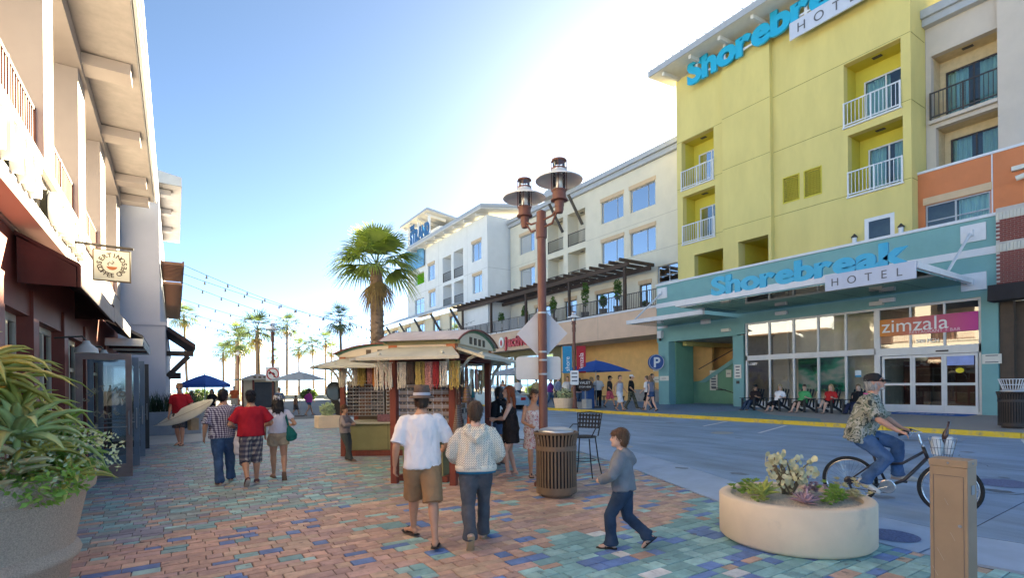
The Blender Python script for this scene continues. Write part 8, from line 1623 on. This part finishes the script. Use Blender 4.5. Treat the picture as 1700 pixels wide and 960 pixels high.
b = MB(); b.tube([(1.02, .0, .9), (1.05, .02, 1.05), (1.07, .03, 1.12), (1.085, .035, 1.2)], [.032, .032, .013, .015], 10); o = b.build('bottle', mat('dark bottle', (.05, .015, .01), rough=.15, spec=.6), smooth=True); onbike(o); tag(o, 'dark bottle sticking out of the bicycle basket', 'bottle')
# rider: person frame forward +Y = bike +x ; person x (right) = bike -y
def bp_(x, y, z): return (-y, x, z)
ped = {-1: (.44 + .17 * math.cos(R(20)), .14, .30 + .17 * math.sin(R(20))), 1: (.44 + .17 * math.cos(R(200)), -.14, .30 + .17 * math.sin(R(200)))}
def lanyard(J):
    T, h = J['T'], J['h']; b = MB(); b.tube([T(.045, -.03, .315), T(.055, .02, .312), T(.035, .078, .25), T(.0, .085, .17)], .007 * h, 6, flat=(1.6, .6)); b.tube([T(-.045, -.03, .315), T(-.055, .02, .312), T(-.035, .078, .25), T(0, .085, .17)], .007 * h, 6, flat=(1.6, .6)); b.tube([T(.045, -.03, .317), T(0, -.05, .315), T(-.045, -.03, .317)], .012 * h, 6); b.build('lanyard', cl('pink cord', (.55, .10, .30)), J['root'])
    H = J['H']; b = MB(); b.ell(H(0, .040, .012), (.025 * h, .024 * h, .020 * h), 12, 8, J['HR']); me = remesh(b, .011, 1, 1, disp=.006, freq=40); me.materials.append(HAIR['grey']); link('beard', me, J['root'])
person('grey bearded man in patterned shirt and black cap riding the bicycle', (7.98, 3.60, .012), 0, 1.76, dict(hip=.99 / 1.76, hipy=.13 / 1.76, lean=.27, aL_abs=bp_(ped[-1][0] - .07, ped[-1][1], ped[-1][2] + .10), aR_abs=bp_(ped[1][0] - .09, ped[1][1], ped[1][2] + .13), pR=.45, yL=0, yR=0, wL_abs=bp_(.585, .29, 1.07), wR_abs=bp_(.585, -.29, 1.07), eL=(-1, -.6, -.5), eR=(1, -.6, -.5), curl=1.5, gL=(0, .8, -.1), gR=(0, .8, -.1), nL=(0, 0, -1), nR=(0, 0, -1), kL=(-.1, 1, .3), kR=(.1, 1, .3)),
       top=(CAMO, -.06, .95, 1.2, {'collar': True, 'cuff': .06, 'wr': .012}), bottom=('pants', D_BLUE, 1.95, 1.2, 1.06), hair=('bald_back', 'grey'), skin='ruddy', bulk=1.08, voxel=.0118, head=(0, -.16), extra=multi(headgear('cap', cl('black cap', (.035, .03, .03)), BLK), headgear('shades', None), lanyard), shoe_m=mat('white trainer', (.58, .55, .50), rough=.7), rz=brz - math.pi / 2)
# ---------------------------------------------------------------- seated people by the lobby window
def seated(label, i, top, bottom, hair, skin, female=False, cross=False, extra=None, head=(0, 0), feet='sandal', h=1.7):
    person(label, (22.83, CH[i], WALKZ), -90, h, dict(hip=.40 / h, hipy=-.10, lean=-.38, aL=(-.06, .27, .045), aR=((-.02, .33, .17) if cross else (.06, .30, .045)), wL=(-.13, .14, -.17), wR=(.06, .17, -.16), eL=(-.35, -1, -.6), eR=(.35, -1, -.6), kL=(0, .5, 1), kR=(0, .5, 1)), top=top, bottom=bottom, hair=hair, skin=skin, female=female, voxel=.02, head=(head[0], head[1] + .3), extra=extra, feet=feet)
seated('seated person in dark shirt and black cap, farthest from the doors', 0, (cl('dark brown shirt', (.03, .02, .02)), -.01, 1.0, 1.08), ('pants', D_DARK, 2., 1.2, 1.12), ('short', 'black'), 'tan', extra=headgear('cap', BLK), feet='shoe')
seated('seated blonde person in white top and dark capris', 1, (W_TEE, .0, .7, 1.05), ('pants', BLK, 1.5, 1.1, 1.1), ('long', 'blond', .1), 'fair', True, head=(.4, 0))
seated('seated person in bright green shirt and dark shorts', 2, (cl('green tee', (.08, .36, .13)), -.01, .9, 1.1), ('shorts', cl('brown dark shorts', (.05, .04, .03)), .95, 1.1, 1.15), ('short', 'brown'), 'fair', head=(.3, .1))
seated('seated blonde person in red top with crossed legs', 3, (cl('red top', (.5, .03, .03)), .0, .8, 1.05), ('shorts', BLK, .8, 1.1, 1.1), ('long', 'blond', .1), 'fair', True, True)
seated('seated person in black shirt and dark trousers nearest the hotel doors', 4, (BLK, -.01, .9, 1.12), ('pants', cl('navy trousers', (.025, .03, .06)), 2., 1.2, 1.15), ('short', 'sandy'), 'fair', feet='shoe')
# ---------------------------------------------------------------- people on the far sidewalk
WK = dict(aL=(-.05, .16, .044), aR=(.05, -.16, .07), pR=.5, wL=(-.15, -.06, -.28), wR=(.15, .12, -.26)); WK2 = dict(aL=(-.05, -.15, .07), aR=(.05, .15, .044), pL=.5, wL=(-.15, .12, -.26), wR=(.15, -.06, -.28)); STD = dict(wL=(-.14, .10, -.24), wR=(.15, .06, -.27))
def far(label, loc, hd, h, pose, top, bottom, hair, skin='fair', female=False, extra=None, feet='shoe', head=(0, 0), vx=.024, bulk=1.): person(label, loc, hd, h, pose, top=top, bottom=bottom, hair=hair, skin=skin, female=female, voxel=vx, extra=extra, feet=feet, face=False, head=head, bulk=bulk)
far('man in black tee and neon pink shorts walking on hotel sidewalk', (20.1, 21.2, WALKZ), 150, 1.72, WK, (cl('charcoal tee', (.045, .04, .042)), .0, .9, 1.08), ('shorts', cl('neon shorts', (.62, .12, .16), v=.4, s=12), 1.0, 1.1, 1.15), ('short', 'black'), 'tan', extra=headgear('cap', BLK))
far('shirtless look man in grey tank and long white shorts walking', (18.3, 18.6, WALKZ), 170, 1.70, WK2, (cl('grey tank', (.40, .42, .48)), .0, .0, 1.0, {'neck': .27}), ('shorts', cl('white shorts', (.58, .60, .64)), 1.2, 1.15, 1.2), ('short', 'brown'), 'tan', feet='sandal')
far('man in black tee, white cap and camouflage trousers walking', (19.5, 19.0, WALKZ), 150, 1.74, WK, (BLK, .0, .9, 1.1), ('pants', CAMOP, 1.95, 1.2, 1.15), ('short', 'black'), 'tan', extra=headgear('cap', cl('white cap', (.7, .68, .68))))
far('person in white tee and black shorts beside the parking column', (19.6, 18.0, WALKZ), -20, 1.66, WK2, (W_TEE, .0, .9, 1.08), ('shorts', BLK, 1.1, 1.1, 1.15), ('short', 'brown'), 'fair')
far('woman in grey top and denim skirt beside the parking column', (18.95, 17.2, WALKZ), 0, 1.66, WK, (cl('grey top', (.22, .21, .25)), .02, .3, 1.0), ('skirt', denim('skirt', (.05, .08, .16)), -.12, .115), ('long', 'sandy', .14), 'fair', True, feet='sandal')
far('dark haired person behind the couple beside the parking column', (20.9, 18.9, WALKZ), 160, 1.78, STD, (cl('tan tee', (.35, .28, .2)), .0, .9, 1.05), ('pants', D_DARK, 2., 1.2, 1.1), ('short', 'black'), 'tan')
far('woman in black jacket and jeans standing at the valet stand', (18.9, 22.3, WALKZ), 20, 1.62, STD, (BLK, .0, 1.9, 1.15, {'hem': cl('pink hem', (.5, .35, .4))}), ('pants', D_BLUE, 2., 1.15, 1.12), ('short', 'black'), 'tan', True, bulk=1.15)
far('valet in white shirt and black trousers by the blue parasol', (20.0, 22.0, WALKZ), 230, 1.76, STD, (W_TEE, .02, .9, 1.05, {'collar': True}), ('pants', BLK, 2., 1.15, 1.12), ('short', 'black'), 'brown')
far('blonde woman in grey dress between the valet and black jacket woman', (19.55, 22.1, WALKZ), 120, 1.66, WK2, (cl('grey dress', (.16, .16, .19)), -.12, .4, 1.0, {'flare': 1.1, 'name': 'dress'}), None, ('long', 'blond', .1), 'fair', True, feet='sandal')
far('man in white shirt under the blue parasol', (18.6, 23.0, WALKZ), 200, 1.72, STD, (W_TEE, .0, .9, 1.08), ('pants', BLK, 2., 1.15, 1.12), ('short', 'brown'), 'tan')
far('person in purple top and jeans behind the lamp post', (18.6, 24.6, WALKZ), 130, 1.66, WK, (cl('purple top', (.16, .04, .24)), -.02, 1.6, 1.2), ('pants', D_BLUE, 2., 1.15, 1.12), ('short', 'sandy'), 'fair', True, bulk=1.15)
far('man in pale blue shirt behind the purple top person', (19.4, 24.9, WALKZ), 160, 1.74, STD, (cl('pale blue shirt', (.38, .44, .55)), .0, 1.8, 1.1, {'collar': True}), ('pants', D_DARK, 2., 1.15, 1.12), ('short', 'grey'), 'fair')
far('man in yellow tee, dark cap and jeans standing beyond the women', (19.6, 27.4, WALKZ), 20, 1.70, STD, (cl('yellow tee', (.42, .34, .17)), .0, .9, 1.12), ('pants', D_BLUE, 2., 1.15, 1.12), ('short', 'black'), 'tan', extra=headgear('cap', BLK))
far('woman with dark hair in tan top near the pale market parasol', (19.4, 31.2, WALKZ), 200, 1.62, STD, (cl('tan top', (.40, .22, .15)), .0, .3, 1.0), ('pants', D_DARK, 2., 1.1, 1.1), ('long', 'black', .1), 'tan', True)
far('person in white tee near the pale market parasol', (20.3, 30.6, WALKZ), 10, 1.72, STD, (W_TEE, .0, .9, 1.08), ('pants', D_DARK, 2., 1.15, 1.12), ('short', 'black'), 'tan')
# ---------------------------------------------------------------- people far down the plaza
far('man in orange tee and pale shorts near the far kiosk', (3.7, 43.5, 0), 185, 1.80, STD, (cl('orange tee', (.65, .13, .05)), -.02, .9, 1.15), ('shorts', cl('beige shorts', (.5, .42, .33)), 1.1, 1.15, 1.2), ('short', 'brown'), 'fair')
far('woman in bright purple blouse and denim shorts walking far off', (6.75, 32.8, 0), 75, 1.58, WK, (cl('orchid blouse', (.38, .06, .33)), -.03, 1.5, 1.25, {'flare': 1.1}), ('shorts', D_BLUE, .5, 1.1, 1.1), ('long', 'black', .13), 'tan', True, feet='sandal')
far('child in dark shorts walking ahead of the purple bloused woman', (6.25, 34.2, 0), 60, 1.18, WK2, (cl('brown tank', (.16, .09, .07)), .0, .2, 1.05), ('shorts', cl('dark child shorts', (.08, .07, .07)), 1.1, 1.1, 1.2), ('short', 'black'), 'brown')
far('woman in pink top under the blue parasol', (.75, 32.2, 0), 190, 1.55, STD, (cl('pink top', (.60, .25, .25)), .0, .4, 1.0), ('skirt', cl('pale skirt', (.45, .4, .4)), -.2, .12), ('long', 'red', .12), 'fair', True)
far('person in black top standing right of the blue parasol', (1.75, 33.5, 0), 200, 1.62, STD, (BLK, .0, .8, 1.1), ('pants', BLK, 2., 1.1, 1.1), ('long', 'black', .12), 'tan', True)
far('person in blue shirt half hidden behind the white capped woman', (4.9, 31.5, 0), 20, 1.66, STD, (cl('slate shirt', (.12, .16, .25)), .0, .9, 1.1), ('shorts', KHAKI, 1.1, 1.1, 1.15), ('short', 'sandy'), 'fair')
bpy.data.scenes.remove(_ts)
